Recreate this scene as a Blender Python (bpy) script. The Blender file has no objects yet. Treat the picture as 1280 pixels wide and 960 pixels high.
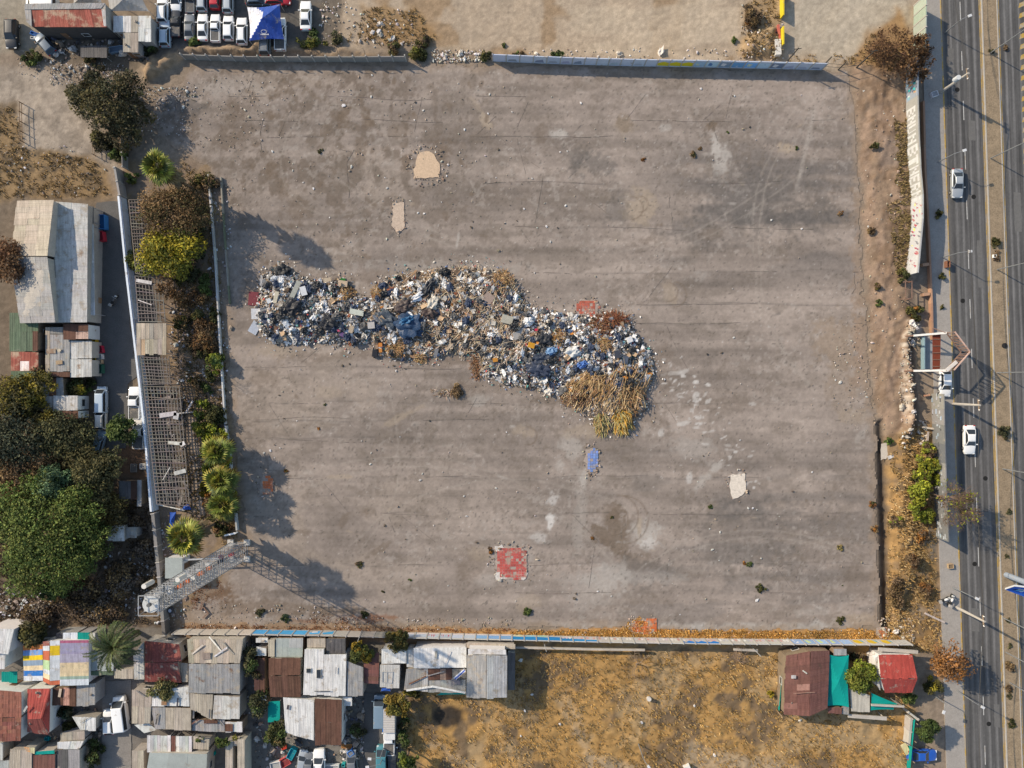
import bpy, bmesh, math, random
import numpy as np
from mathutils import Vector, Matrix, noise, geometry
from math import sin, cos, pi, radians, atan2, hypot
random.seed(7)
sc = bpy.context.scene
COL = sc.collection
# ---------------------------------------------------------------- camera, sky, sun, exposure
H, S = 120.0, 0.125                       # camera height (m); metres per photo pixel on the ground
cd = bpy.data.cameras.new('camera'); cam = bpy.data.objects.new('camera', cd); COL.objects.link(cam)
cam.location = (0, 0, H); cd.sensor_width = 36; cd.lens = 36*H/160.0; cd.clip_end = 3000; sc.camera = cam
w = bpy.data.worlds.new('World'); sc.world = w; w.use_nodes = True
SUN_AZ = (-.875, .485); SUN_EL = radians(31)
nt = w.node_tree; sky = nt.nodes.new('ShaderNodeTexSky'); sky.sky_type = 'NISHITA'; sky.sun_disc = False
sky.sun_elevation = SUN_EL; sky.sun_rotation = atan2(SUN_AZ[0], SUN_AZ[1]); sky.air_density = 1.25; sky.dust_density = 1.0
bg = nt.nodes['Background']; nt.links.new(sky.outputs[0], bg.inputs[0]); bg.inputs[1].default_value = .15
sd = bpy.data.lights.new('sun', 'SUN'); sd.energy = 4.6; sd.angle = radians(.55); sd.color = (1, .86, .665)
sun = bpy.data.objects.new('sun', sd); COL.objects.link(sun)
sdir = Vector((SUN_AZ[0]*cos(SUN_EL), SUN_AZ[1]*cos(SUN_EL), sin(SUN_EL)))
sun.rotation_euler = sdir.to_track_quat('Z', 'Y').to_euler(); sun.location = sdir*200
sc.view_settings.view_transform = 'Standard'; sc.view_settings.look = 'None'
sc.view_settings.exposure = .22; sc.view_settings.gamma = 1; sc.view_settings.use_curve_mapping = False
try: sc.cycles.max_bounces = 5; sc.cycles.diffuse_bounces = 3
except Exception: pass

def P(px, py, z=0.0):
    """the point at height z seen at photo pixel (px, py)"""
    k = S*(1-z/H); return Vector(((px-640)*k, (480-py)*k, z))

# ---------------------------------------------------------------- numpy noise
def vnoise(x, y, seed=0):
    x = np.asarray(x, float); y = np.asarray(y, float)
    xi = np.floor(x).astype(np.int64); yi = np.floor(y).astype(np.int64); fx = x-xi; fy = y-yi
    fx = fx*fx*(3-2*fx); fy = fy*fy*(3-2*fy)
    def h(a, b):
        n = (a*374761393 + b*668265263 + seed*974634777) & 0xffffffff
        n = ((n ^ (n >> 13))*1274126177) & 0xffffffff; n = ((n ^ (n >> 16))*2246822519) & 0xffffffff
        return ((n ^ (n >> 15)) & 0xffff)/65535.0
    a = h(xi, yi)*(1-fx)+h(xi+1, yi)*fx; b = h(xi, yi+1)*(1-fx)+h(xi+1, yi+1)*fx
    return a*(1-fy)+b*fy
def fbm(x, y, seed=0, o=4, g=.5):
    t = 0; a = 1; s = 0
    for i in range(o): t = t+a*vnoise(x*2**i, y*2**i, seed+i*17); s += a; a *= g
    return t/s
def sdf(X, Y, poly):
    """signed distance (m, inside positive) to a polygon given in photo pixels"""
    pts = [((p[0]-640)*S, (480-p[1])*S) for p in poly]; d = np.full(X.shape, 1e9); ins = np.zeros(X.shape, bool)
    for i in range(len(pts)):
        ax, ay = pts[i-1]; bx, by = pts[i]; ex, ey = bx-ax, by-ay; L = ex*ex+ey*ey+1e-9
        t = np.clip(((X-ax)*ex+(Y-ay)*ey)/L, 0, 1); d = np.minimum(d, (X-ax-t*ex)**2+(Y-ay-t*ey)**2)
        if ay != by: ins ^= ((ay > Y) != (by > Y)) & (X < (bx-ax)*(Y-ay)/(by-ay)+ax)
    return np.where(ins, 1, -1)*np.sqrt(d)
def sstep(a, b, x): t = np.clip((x-a)/(b-a), 0, 1); return t*t*(3-2*t)
def mix(c, col, m): return c*(1-m[..., None])+np.array(col)*m[..., None]

# ---------------------------------------------------------------- materials
def N(nt, t, **kw):
    n = nt.nodes.new(t)
    for k, v in kw.items(): setattr(n, k, v)
    return n
MATS = {}
def M(name, col=(.5, .5, .5), var=.22, scale=1.2, rough=.85, metal=0., rust=0., rustcol=(.16, .065, .03), bump=.25, fine=9., spec=.3, trans=0., dust=0., coat=0., streak=0.):
    """painted / natural surface: base colour x face tint x two sizes of noise, optional rust blotches and dust"""
    if name in MATS: return MATS[name]
    m = bpy.data.materials.new(name); m.use_nodes = True; nt = m.node_tree; L = nt.links.new
    b = nt.nodes['Principled BSDF']; b.inputs['Roughness'].default_value = rough; b.inputs['Metallic'].default_value = metal
    b.inputs['Specular IOR Level'].default_value = spec; b.inputs['Coat Weight'].default_value = coat
    at = N(nt, 'ShaderNodeAttribute', attribute_name='Col'); tc = N(nt, 'ShaderNodeTexCoord'); oi = N(nt, 'ShaderNodeObjectInfo')
    ad = N(nt, 'ShaderNodeVectorMath', operation='MULTIPLY_ADD'); L(oi.outputs['Random'], ad.inputs[0]); ad.inputs[1].default_value = (37, 61, 0); L(tc.outputs['Object'], ad.inputs[2])
    n1 = N(nt, 'ShaderNodeTexNoise'); n1.inputs['Scale'].default_value = scale; n1.inputs['Detail'].default_value = 6; n1.inputs['Roughness'].default_value = .65
    n2 = N(nt, 'ShaderNodeTexNoise'); n2.inputs['Scale'].default_value = fine; n2.inputs['Detail'].default_value = 3
    L(ad.outputs[0], n1.inputs['Vector']); L(ad.outputs[0], n2.inputs['Vector'])
    a = N(nt, 'ShaderNodeMath', operation='ADD'); L(n1.outputs[0], a.inputs[0]); L(n2.outputs[0], a.inputs[1])
    mr = N(nt, 'ShaderNodeMapRange'); mr.inputs[1].default_value = .6; mr.inputs[2].default_value = 1.4; mr.inputs[3].default_value = 1-var; mr.inputs[4].default_value = 1+var
    L(a.outputs[0], mr.inputs[0])
    mu = N(nt, 'ShaderNodeVectorMath', operation='MULTIPLY'); L(at.outputs['Color'], mu.inputs[0]); mu.inputs[1].default_value = col
    sc_ = N(nt, 'ShaderNodeVectorMath', operation='SCALE'); L(mu.outputs[0], sc_.inputs[0]); L(mr.outputs[0], sc_.inputs['Scale'])
    out = sc_.outputs[0]
    if streak > 0:     # rain and dirt runs along the slope
        mp = N(nt, 'ShaderNodeMapping'); mp.inputs['Scale'].default_value = (2.6, .35, 1); L(ad.outputs[0], mp.inputs[0]); ns = N(nt, 'ShaderNodeTexNoise'); ns.inputs['Scale'].default_value = 1.3; ns.inputs['Detail'].default_value = 5; L(mp.outputs[0], ns.inputs['Vector'])
        rs = N(nt, 'ShaderNodeMapRange'); rs.inputs[1].default_value = .36; rs.inputs[2].default_value = .62; rs.inputs[3].default_value = 1-streak; rs.inputs[4].default_value = 1+.25*streak; L(ns.outputs[0], rs.inputs[0])
        s2 = N(nt, 'ShaderNodeVectorMath', operation='SCALE'); L(out, s2.inputs[0]); L(rs.outputs[0], s2.inputs['Scale']); out = s2.outputs[0]
    if rust > 0 or dust > 0:
        for amt, cc, scl, off in ((rust, rustcol, .55, 0), (dust, (.34, .29, .23), .8, 11)):
            if amt <= 0: continue
            ad2 = N(nt, 'ShaderNodeVectorMath', operation='ADD'); L(ad.outputs[0], ad2.inputs[0]); ad2.inputs[1].default_value = (off, off, off)
            n3 = N(nt, 'ShaderNodeTexNoise'); n3.inputs['Scale'].default_value = scl; n3.inputs['Detail'].default_value = 8; n3.inputs['Roughness'].default_value = .7
            L(ad2.outputs[0], n3.inputs['Vector'])
            r = N(nt, 'ShaderNodeMapRange'); r.inputs[1].default_value = .66-.3*amt; r.inputs[2].default_value = .74-.24*amt; r.inputs[4].default_value = .92
            L(n3.outputs[0], r.inputs[0])
            mx = N(nt, 'ShaderNodeMix', data_type='RGBA'); L(r.outputs[0], mx.inputs[0]); L(out, mx.inputs[6]); mx.inputs[7].default_value = (*cc, 1); out = mx.outputs[2]
    L(out, b.inputs['Base Color'])
    if bump > 0:
        bp = N(nt, 'ShaderNodeBump'); bp.inputs['Strength'].default_value = bump; bp.inputs['Distance'].default_value = .06; L(n2.outputs[0], bp.inputs['Height']); L(bp.outputs[0], b.inputs['Normal'])
    if trans > 0:
        tr = N(nt, 'ShaderNodeBsdfTranslucent'); L(out, tr.inputs[0]); ms = N(nt, 'ShaderNodeMixShader'); ms.inputs[0].default_value = trans
        L(b.outputs[0], ms.inputs[1]); L(tr.outputs[0], ms.inputs[2]); L(ms.outputs[0], nt.nodes['Material Output'].inputs[0])
    MATS[name] = m; return m

# ---------------------------------------------------------------- mesh builder
W = (1., 1., 1.)
ICO = {}
def ico(sub):
    if sub not in ICO:
        bm = bmesh.new(); bmesh.ops.create_icosphere(bm, subdivisions=sub, radius=1)
        ICO[sub] = (np.array([v.co[:] for v in bm.verts]), [[v.index for v in f.verts] for f in bm.faces]); bm.free()
    return ICO[sub]
class MB:
    def __init__(s): s.v = []; s.f = []; s.c = []; s.m = []
    def poly(s, pts, c=W, mi=0):
        n = len(s.v); s.v += [tuple(p) for p in pts]; s.f.append(tuple(range(n, n+len(pts)))); s.c.append(c); s.m.append(mi); return s
    def arr(s, V, F, c=W, mi=0):
        n = len(s.v); s.v += [tuple(p) for p in V]; s.f += [tuple(i+n for i in f) for f in F]
        s.c += c if isinstance(c, list) else [c]*len(F); s.m += [mi]*len(F); return s
    def hexa(s, a, c=W, mi=0):        # 8 points: bottom loop, top loop
        return s.arr(a, [(3, 2, 1, 0), (4, 5, 6, 7), (0, 1, 5, 4), (1, 2, 6, 5), (2, 3, 7, 6), (3, 0, 4, 7)], c, mi)
    def box(s, ctr, size, rz=0, c=W, mi=0, R=None):
        x, y, z = size[0]/2, size[1]/2, size[2]/2; R = R or Matrix.Rotation(rz, 3, 'Z'); C = Vector(ctr)
        return s.hexa([C+R@Vector(p) for p in ((-x, -y, -z), (x, -y, -z), (x, y, -z), (-x, y, -z), (-x, -y, z), (x, -y, z), (x, y, z), (-x, y, z))], c, mi)
    def beam(s, p0, p1, w, h=None, c=W, mi=0):
        p0, p1 = Vector(p0), Vector(p1); d = p1-p0; L = d.length
        if L < 1e-5: return s
        R = d.to_track_quat('X', 'Z').to_matrix(); return s.box((p0+p1)/2, (L, w, h or w), c=c, mi=mi, R=R)
    def tube(s, p0, p1, r0, r1=None, n=6, c=W, mi=0, caps=True):
        p0, p1 = Vector(p0), Vector(p1); r1 = r0 if r1 is None else r1; d = p1-p0
        if d.length < 1e-6: return s
        R = d.to_track_quat('Z', 'Y').to_matrix(); b = len(s.v)
        for p, r in ((p0, r0), (p1, r1)):
            for k in range(n): s.v.append(tuple(p+R@Vector((r*cos(2*pi*k/n), r*sin(2*pi*k/n), 0))))
        F = [(b+k, b+(k+1) % n, b+n+(k+1) % n, b+n+k) for k in range(n)]
        if caps: F += [tuple(b+n-1-k for k in range(n)), tuple(b+n+k for k in range(n))]
        s.f += F; s.c += [c]*len(F); s.m += [mi]*len(F); return s
    def path(s, pts, r, n=6, c=W):
        for a, b in zip(pts, pts[1:]): s.tube(a, b, r, r, n, c)
        return s
    def prism(s, pts, z0, z1, c=W, mi=0):
        n = len(pts); b = len(s.v); s.v += [(p[0], p[1], z0) for p in pts]+[(p[0], p[1], z1) for p in pts]
        F = [tuple(b+n-1-k for k in range(n)), tuple(b+n+k for k in range(n))]+[(b+k, b+(k+1) % n, b+n+(k+1) % n, b+n+k) for k in range(n)]
        s.f += F; s.c += [c]*len(F); s.m += [mi]*len(F); return s
    def blob(s, ctr, rad, rz=0, seed=0, amp=.3, freq=1.6, sub=2, c=W, mi=0):
        V, F = ico(sub); q = V*freq+seed*7.31
        d = 1+amp*(2*np.array([noise.noise(Vector(p)) for p in q])) if len(V) < 900 else 1
        Q = V*np.reshape(d, (-1, 1))*np.array(rad); ca, sa = cos(rz), sin(rz)
        Q = np.stack([Q[:, 0]*ca-Q[:, 1]*sa, Q[:, 0]*sa+Q[:, 1]*ca, Q[:, 2]], 1)+np.array(ctr)
        return s.arr(Q.tolist(), F, c, mi)
    def build(s, name, mats, parent=None, label=None, cat=None, group=None, kind=None, smooth=False, loc=None):
        me = bpy.data.meshes.new(name); off = Vector(loc) if loc is not None else (parent_loc(parent) if parent else Vector((0, 0, 0)))
        V = np.array(s.v, float).reshape(-1, 3)-np.array(off[:]); me.from_pydata(V.tolist(), [], s.f)
        mats = mats if isinstance(mats, (list, tuple)) else [mats]
        for m in mats: me.materials.append(m)
        if len(mats) > 1: me.polygons.foreach_set('material_index', s.m)
        at = me.attributes.new('Col', 'FLOAT_COLOR', 'FACE')
        at.data.foreach_set('color', np.hstack([np.array([c[:3] for c in s.c], float).reshape(-1, 3), np.ones((len(s.c), 1))]).ravel())
        if smooth: me.polygons.foreach_set('use_smooth', [True]*len(s.f))
        me.update(); o = bpy.data.objects.new(name, me); COL.objects.link(o)
        if parent: o.parent = parent
        elif loc is not None: o.location = loc
        tag(o, label, cat, group, kind); return o
def parent_loc(p):
    l = Vector((0, 0, 0))
    while p is not None: l = l+p.location; p = p.parent
    return l
def tag(o, label=None, cat=None, group=None, kind=None):
    for k, v in (('label', label), ('category', cat), ('group', group), ('kind', kind)):
        if v: o[k] = v
    return o
def thing(name, label, cat, loc=(0, 0, 0), group=None):
    o = bpy.data.objects.new(name, None); COL.objects.link(o); o.location = loc; o.empty_display_size = .3
    return tag(o, label, cat, group)
def dup(root, loc, rz=0., label=None, group=None, scale=1., paint=None):
    r = root.copy(); COL.objects.link(r); r.location = loc; r.rotation_euler = (0, 0, rz); r.scale = (scale,)*3
    if label: r['label'] = label
    if group: r['group'] = group
    for ch in list(root.children):
        c = ch.copy(); COL.objects.link(c); c.parent = r
        for g in list(ch.children): d = g.copy(); COL.objects.link(d); d.parent = c
    if paint: repaint(r, paint)
    return r
def repaint(r, m):
    for c in r.children:
        if c.get('paint'): c.material_slots[0].link = 'OBJECT'; c.material_slots[0].material = m
def jit(c, a=.15): k = 1+random.uniform(-a, a); return tuple(max(0, x*k*(1+random.uniform(-a, a)*.25)) for x in c)

# grid sheets: a dense sheet clipped to a ragged outline, with painted (weathering) colours
def gridsheet(name, xs, ys, Z, C, keep=None, mat=None, **kw):
    nx, ny = len(xs), len(ys); X, Y = np.meshgrid(xs, ys)
    V = np.stack([X, Y, Z], -1).reshape(-1, 3); idx = np.arange(nx*ny).reshape(ny, nx)
    F = np.stack([idx[:-1, :-1], idx[:-1, 1:], idx[1:, 1:], idx[1:, :-1]], -1).reshape(-1, 4)
    if keep is not None:
        k = (keep[:-1, :-1] & keep[:-1, 1:] & keep[1:, 1:] & keep[1:, :-1]).ravel(); F = F[k]
    used = np.unique(F); mp = np.full(nx*ny, -1); mp[used] = np.arange(len(used)); V = V[used]; F = mp[F]; Cc = C.reshape(-1, 3)[used]
    me = bpy.data.meshes.new(name); me.vertices.add(len(V)); me.vertices.foreach_set('co', V.ravel())
    me.loops.add(F.size); me.loops.foreach_set('vertex_index', F.ravel().astype(np.int32))
    me.polygons.add(len(F)); me.polygons.foreach_set('loop_start', np.arange(0, F.size, 4, dtype=np.int32)); me.polygons.foreach_set('loop_total', np.full(len(F), 4, dtype=np.int32))
    me.polygons.foreach_set('use_smooth', [True]*len(F))
    me.update(calc_edges=True); me.validate()
    at = me.attributes.new('Col', 'FLOAT_COLOR', 'POINT'); at.data.foreach_set('color', np.hstack([Cc, np.ones((len(Cc), 1))]).ravel())
    me.materials.append(mat); o = bpy.data.objects.new(name, me); COL.objects.link(o); return tag(o, **kw)
# ---------------------------------------------------------------- the ground, one sheet to the horizon
LOT = [(190,120),(226,100),(240,84),(400,78),(600,80),(1030,88),(1062,90),(1068,150),(1076,260),(1082,380),(1089,470),(1094,525),(1097,650),(1100,785),(1000,790),(830,789),(640,786),(420,781),(235,784),(222,778),(262,735),(302,700),(303,660),(290,530),(280,400),(268,225),(255,205),(215,185),(176,150)]
DITCH = [(1094,526),(1103,524),(1108,570),(1111,650),(1113,720),(1114,794),(1099,794),(1098,700),(1095,600)]
DITCH2 = [(1138,400),(1141,400),(1142,470),(1149,545),(1144,545),(1138,480)]
def axis(a, b, st): return np.concatenate([[-900, -420, -200, a-25], np.arange(a, b+st/2, st), [b+25, 200, 420, 900]])
gx, gy = axis(-86, 86, .33), axis(-66, 66, .33)
X, Y = np.meshgrid(gx, gy); WX = X+1.1*(fbm(X/2.2, Y/2.2, 3)-.5)*2; WY = Y+1.1*(fbm(X/2.2, Y/2.2, 4)-.5)*2
def zone(poly, f=.8): return sstep(-f, f, sdf(WX, WY, poly))
C = np.zeros(X.shape+(3,))+np.array((.235, .185, .14)); Z = (fbm(X/5, Y/5, 8, 4)-.5)*.3
n2 = fbm(X/1.3, Y/1.3, 21, 4); n3 = fbm(X/6, Y/6, 22, 4); n4 = fbm(X/.5, Y/.5, 23, 3)
north = [(425,-80),(1142,-80),(1146,20),(1112,80),(1060,88),(985,82),(620,72),(560,64),(520,56),(430,60)]
zn = zone(north); C = mix(C, (.36, .285, .21), zn); C = mix(C, (.25, .17, .10), zn*sstep(.52, .62, n3)*.75); C = mix(C, (.43, .35, .26), zn*sstep(.5, .62, fbm(X/14, Y/4, 31))*.7)
zl = zone([(985,-80),(1142,-80),(1142,30),(1100,80),(990,72)], 1.5); C = mix(C, (.40, .345, .27), zl*.85)
C = mix(C, (.27, .17, .08), zone([(455,8),(520,10),(555,45),(480,55),(450,48)])*.8)
C = mix(C, (.28, .19, .10), zone([(930,5),(972,-10),(976,75),(925,72)])*.8); C = mix(C, (.30, .18, .08), zone([(1060,85),(1085,40),(1125,10),(1150,60),(1130,100)])*.9)
yard = zone([(192,-80),(428,-80),(420,50),(200,60)]); C = mix(C, (.105, .098, .09), yard)
C = mix(C, (.16, .13, .10), zone([(395,0),(428,-20),(428,58),(400,55)])*.8)
C = mix(C, (.27, .235, .185), zone([(-90,-80),(32,-80),(45,40),(60,62),(-90,62)]))
C = mix(C, (.145, .118, .09), zone([(38,38),(190,38),(195,70),(150,95),(60,75)]))
lane0 = zone([(-90,84),(50,84),(105,108),(150,215),(118,196),(20,182),(-90,125)]); C = mix(C, (.33, .275, .22), lane0); C = mix(C, (.215, .178, .142), lane0*sstep(.47, .6, n2)*.7)
scrub = zone([(-90,125),(18,130),(30,182),(118,196),(145,248),(-90,252)]); C = mix(C, (.24, .165, .09), scrub); C = mix(C, (.12, .09, .06), scrub*sstep(.5, .6, n2)*.8)
C = mix(C, (.16, .125, .092), zone([(-90,248),(150,248),(192,560),(170,620),(-90,560)]))
garden = zone([(150,200),(266,200),(303,660),(303,695),(215,790),(190,640)]); C = mix(C, (.205, .155, .115), garden); C = mix(C, (.25, .175, .10), garden*sstep(.5, .6, n2)*.7)
C = mix(C, (.34, .275, .22), zone([(233,520),(250,520),(262,600),(262,640),(244,635)])*.9)
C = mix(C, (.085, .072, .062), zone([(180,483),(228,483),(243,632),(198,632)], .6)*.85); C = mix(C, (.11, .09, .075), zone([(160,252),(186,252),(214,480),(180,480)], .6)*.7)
C = mix(C, (.17, .095, .055), zone([(140,558),(178,556),(186,600),(150,600)])*.85)
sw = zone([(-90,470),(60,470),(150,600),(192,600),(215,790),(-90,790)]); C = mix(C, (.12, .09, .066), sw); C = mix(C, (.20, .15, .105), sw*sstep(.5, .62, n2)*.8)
C = mix(C, (.165, .15, .135), zone([(-90,790),(222,786),(506,796),(506,1060),(-90,1060)], .3)); C = mix(C, (.18, .165, .145), zone([(330,905),(455,900),(455,1060),(330,1060)], .3))
sf = zone([(508,806),(1142,814),(1140,1060),(508,1060)], .4)
C = mix(C, (.35, .21, .08), sf); C = mix(C, (.13, .096, .065), sf*sstep(.48, .61, fbm(X/2.6, Y/2.6, 33, 4))*.85); C = mix(C, (.38, .265, .14), sf*sstep(.52, .64, n3)*.75)
for a in ([(690,868),(745,960),(752,960),(697,868)], [(703,866),(733,925),(738,923),(708,864)], [(535,925),(640,985),(640,990),(530,930)], [(860,930),(1000,960),(1000,1000),(840,990)], [(728,940),(835,965),(830,985),(720,960)]): C = mix(C, (.37, .28, .18), zone(a, .7)*sf*.8)
bx, by = (560-640)*S, (480-897)*S
C = mix(C, (.035, .03, .026), sstep(1.15, .7, np.hypot((X-bx)/2.5, (Y-by)/1.9)+(n2-.5)*.7)*.92)   # dark round patch
eb = zone([(1064,85),(1146,85),(1140,380),(1152,545),(1106,545),(1097,525),(1086,400),(1077,200)]); C = mix(C, (.235, .168, .118), eb); C = mix(C, (.13, .095, .066), eb*zone([(1118,150),(1136,150),(1140,250),(1137,350),(1122,350),(1108,262),(1122,215)], 1.)*sstep(.42, .58, n2)*.85)
C = mix(C, (.30, .21, .15), eb*sstep(.5, .6, fbm(X/1.2, Y/5, 41))*.75); C = mix(C, (.19, .125, .08), eb*sstep(.53, .62, n2)*.6)
C = mix(C, (.235, .18, .145), zone([(1100,170),(1133,172),(1132,205),(1105,210)])*.8)
C = mix(C, (.42, .37, .31), zone([(1133,402),(1148,405),(1150,420),(1130,440),(1128,560),(1123,550),(1125,430)], .4)*sstep(.4, .55, n4)*.9)
eg = zone([(1108,545),(1166,525),(1176,790),(1170,815),(1106,806)]); C = mix(C, (.285, .175, .075), eg); C = mix(C, (.17, .12, .075), eg*sstep(.48, .6, n2)*.75); C = mix(C, (.30, .23, .16), eg*sstep(.55, .63, n3)*.8)
sand = zone([(226,778),(420,779),(640,788),(775,787),(785,774),(800,770),(818,786),(1000,789),(1112,786),(1135,806),(1135,812),(226,798)], .5)
C = mix(C, (.25, .17, .11), sand); C = mix(C, (.40, .215, .07), sand*sstep(-22, 2, X)*.85)
C = mix(C, (.085, .068, .053), sstep(-.2, .3, sdf(X, Y, DITCH))*.9)  # shade put into the ditch bed: soil colour darkened along the trench
C = mix(C, (.25, .2, .15), np.maximum(sstep(81, 86, np.abs(X)), sstep(62, 66, np.abs(Y))))
C = C*(.74+.52*n4)[..., None]*(.86+.28*fbm(X/.33, Y/.33, 51, 2))[..., None]
C[(np.abs(X) > 87) | (np.abs(Y) > 67)] = (.25, .2, .15)
# relief
lotd = sdf(X, Y, LOT); flat = sstep(.2, -3.0, lotd)
Z = Z+(eb+eg*.6)*sstep(.4, .75, 1-abs(fbm(X/1.5, Y/4.5, 61, 4)-.5)*4)*.16+eb*(fbm(X/.8, Y/.8, 62)-.3)*.5+eb*fbm(X/4, Y/7, 63)*.4+eg*n2*.35
def hill(poly, h, f, nz=.6): return sstep(0, f, sdf(WX, WY, poly))*h*(1-nz+2*nz*fbm(X/1.1, Y/1.1, 71, 4))
mounds = hill([(168,82),(185,66),(225,56),(240,72),(232,84),(205,100),(180,108)], 1.3, 2.2)+hill([(205,60),(250,54),(335,56),(420,60),(500,66),(500,72),(330,71),(240,70)], 1.5, 1.2)
Z = Z+mounds; mm = sstep(.25, .8, mounds); C = mix(C, (.33, .235, .15), mm*.85); C = C*(1-.25*mm*(n4 > .55))[..., None]
Z = Z+hill([(930,40),(975,30),(976,78),(925,74)], .9, 1.5)+hill([(1128,405),(1138,402),(1138,545),(1124,545)], 1.5, 1.0)+hill([(1112,545),(1140,540),(1150,700),(1120,790),(1112,790)], .7, 1.5)
Z = Z-1.9*sstep(-.15, .35, sdf(X+.5*(n2-.5), Y, DITCH))-1.1*sstep(-.1, .3, sdf(X, Y, DITCH2))
Z = Z+sf*(n2-.5)*.5
road_x = lambda y: (1175+32*(480-y/S)/960.-640)*S           # west edge of the near carriageway at world y
flat = flat*sstep(0, -1.5, X-road_x(Y)+3.0)*np.maximum(sstep(.3, -1, sdf(X, Y, [(116,240),(160,240),(190,570),(136,570)])), 0)
flat = flat*(1-zone([(-90,790),(222,786),(506,796),(506,1060),(-90,1060)], .5))
Z = Z*flat-.10+.085*np.clip(eb+zn+sand+eg+garden*.9, 0, 1)*sstep(.1, -.1, sdf(X, Y, DITCH))*sstep(1.5, 2.5, road_x(Y)-3-X); Z[(np.abs(X) > 88) | (np.abs(Y) > 68)] = -.12
mg = M('ground_earth', (1, 1, 1), .22, 1.6, .95, fine=7, bump=.6, spec=.1)
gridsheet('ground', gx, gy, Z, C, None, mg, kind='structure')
GZ = (gx, gy, Z)
def gz(x, y):
    i = min(max(np.searchsorted(gx, x)-1, 0), len(gx)-2); j = min(max(np.searchsorted(gy, y)-1, 0), len(gy)-2)
    return float(max(Z[j:j+2, i:i+2].max(), -.1))

# ---------------------------------------------------------------- the abandoned asphalt lot
ax, ay = np.arange(-58.5, 58.5, .2), np.arange(-39.5, 51, .2)
X, Y = np.meshgrid(ax, ay); WX = X+.9*(fbm(X/1.4, Y/1.4, 5)-.5)*2; WY = Y+.9*(fbm(X/1.4, Y/1.4, 6)-.5)*2
d = sdf(WX, WY, LOT); keep = d > 0
n1 = fbm(X/.45, Y/.45, 101, 3); n2 = fbm(X/1.6, Y/1.6, 102, 4); n3 = fbm(X/9, Y/6, 103, 4); st = fbm(X/34, Y/1.3, 104, 3); st2 = fbm(X/5, Y/.45, 105, 3)
C = np.zeros(X.shape+(3,))+np.array((.25, .208, .179))
C = C*(1+(st-.5)*.64+(st2-.5)*.14+(n3-.5)*.6+(n2-.5)*.26)[..., None]
PX, PY = X/S+640, 480-Y/S
C = mix(C, (.275, .225, .18), sstep(.5, .64, n3)*.45*sstep(700, 350, PX))
C = mix(C, (.15, .118, .094), sstep(.50, .64, fbm(X/1.5, Y/1.9, 110, 5, .62))*.85*sstep(760, 420, PX)*sstep(400, 230, PY))       # earthy mottles, north west
C = mix(C, (.17, .14, .115), sstep(.56, .68, fbm(X/2.6, Y/1.3, 111, 4))*.4)
C = mix(C, (.13, .116, .108), sstep(.42, .64, fbm(X/12, Y/2.4, 112, 3))*.7*sstep(780, 900, PX)*sstep(380, 300, PY)*sstep(140, 215, PY))
C = mix(C, (.16, .142, .13), sstep(.48, .66, fbm(X/7, Y/1.6, 113, 3))*.45*sstep(700, 800, PX)*sstep(520, 640, PY))
for yy, x0, x1, k in ((172,330,640,.3),(230,600,1060,.2),(284,640,1060,.22),(341,660,1075,.35),(381,790,1080,.4),(404,790,1080,.3),(424,850,1085,.25),(460,300,620,.25),(504,330,1085,.3),(526,300,600,.45),(548,300,520,.4),(597,350,1085,.35),(620,330,600,.2),(642,470,1090,.35),(665,300,700,.25),(706,330,1090,.3),(740,640,1090,.25),(563,640,1085,.25)):
    wob = yy+1.2*np.sin(PX/47.+yy)+8*(fbm(X/7, Y*0+yy, 120, 3)-.5)
    m = np.exp(-((PY-wob)/1.1)**2)*sstep(x0, x0+25, PX)*sstep(x1, x1-25, PX)*sstep(.3, .6, fbm(X/4, Y*0+yy, 122, 3))*(.3+fbm(X/1.8, Y*0+yy, 121, 3)); C = mix(C, (.115, .10, .09), np.clip(m*k*1.5, 0, 1))
C = mix(C, (.155, .125, .10), sstep(.55, .63, fbm(X/.7, Y/.9, 114, 5, .65))*.42*sstep(.42, .6, fbm(X/7, Y/7, 115))); C = mix(C, (.36, .32, .285), sstep(.58, .68, fbm(X/.9, Y/.8, 116, 5, .65))*.38*sstep(.45, .6, fbm(X/8, Y/6, 117)))
BR, DK, PA, TN, CH = (.15, .112, .082), (.1, .093, .088), (.40, .365, .33), (.335, .27, .205), (.50, .47, .44)
def blob(px, py, rx, ry, col, k=.8, ang=0, rag=.9, sd=0):
    global C
    x, y = X-(px-640)*S, Y-(480-py)*S; a = radians(ang); u, v = x*cos(a)-y*sin(a), x*sin(a)+y*cos(a)
    q = np.hypot(u/(rx*S), v/(ry*S)); sel = q < 2.2
    m = np.zeros(X.shape); m[sel] = sstep(1.15, .55, q[sel]+(n2[sel]-.5)*rag*1.6+(n1[sel]-.5)*rag*1.2)*k; C = mix(C, col, m)
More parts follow.
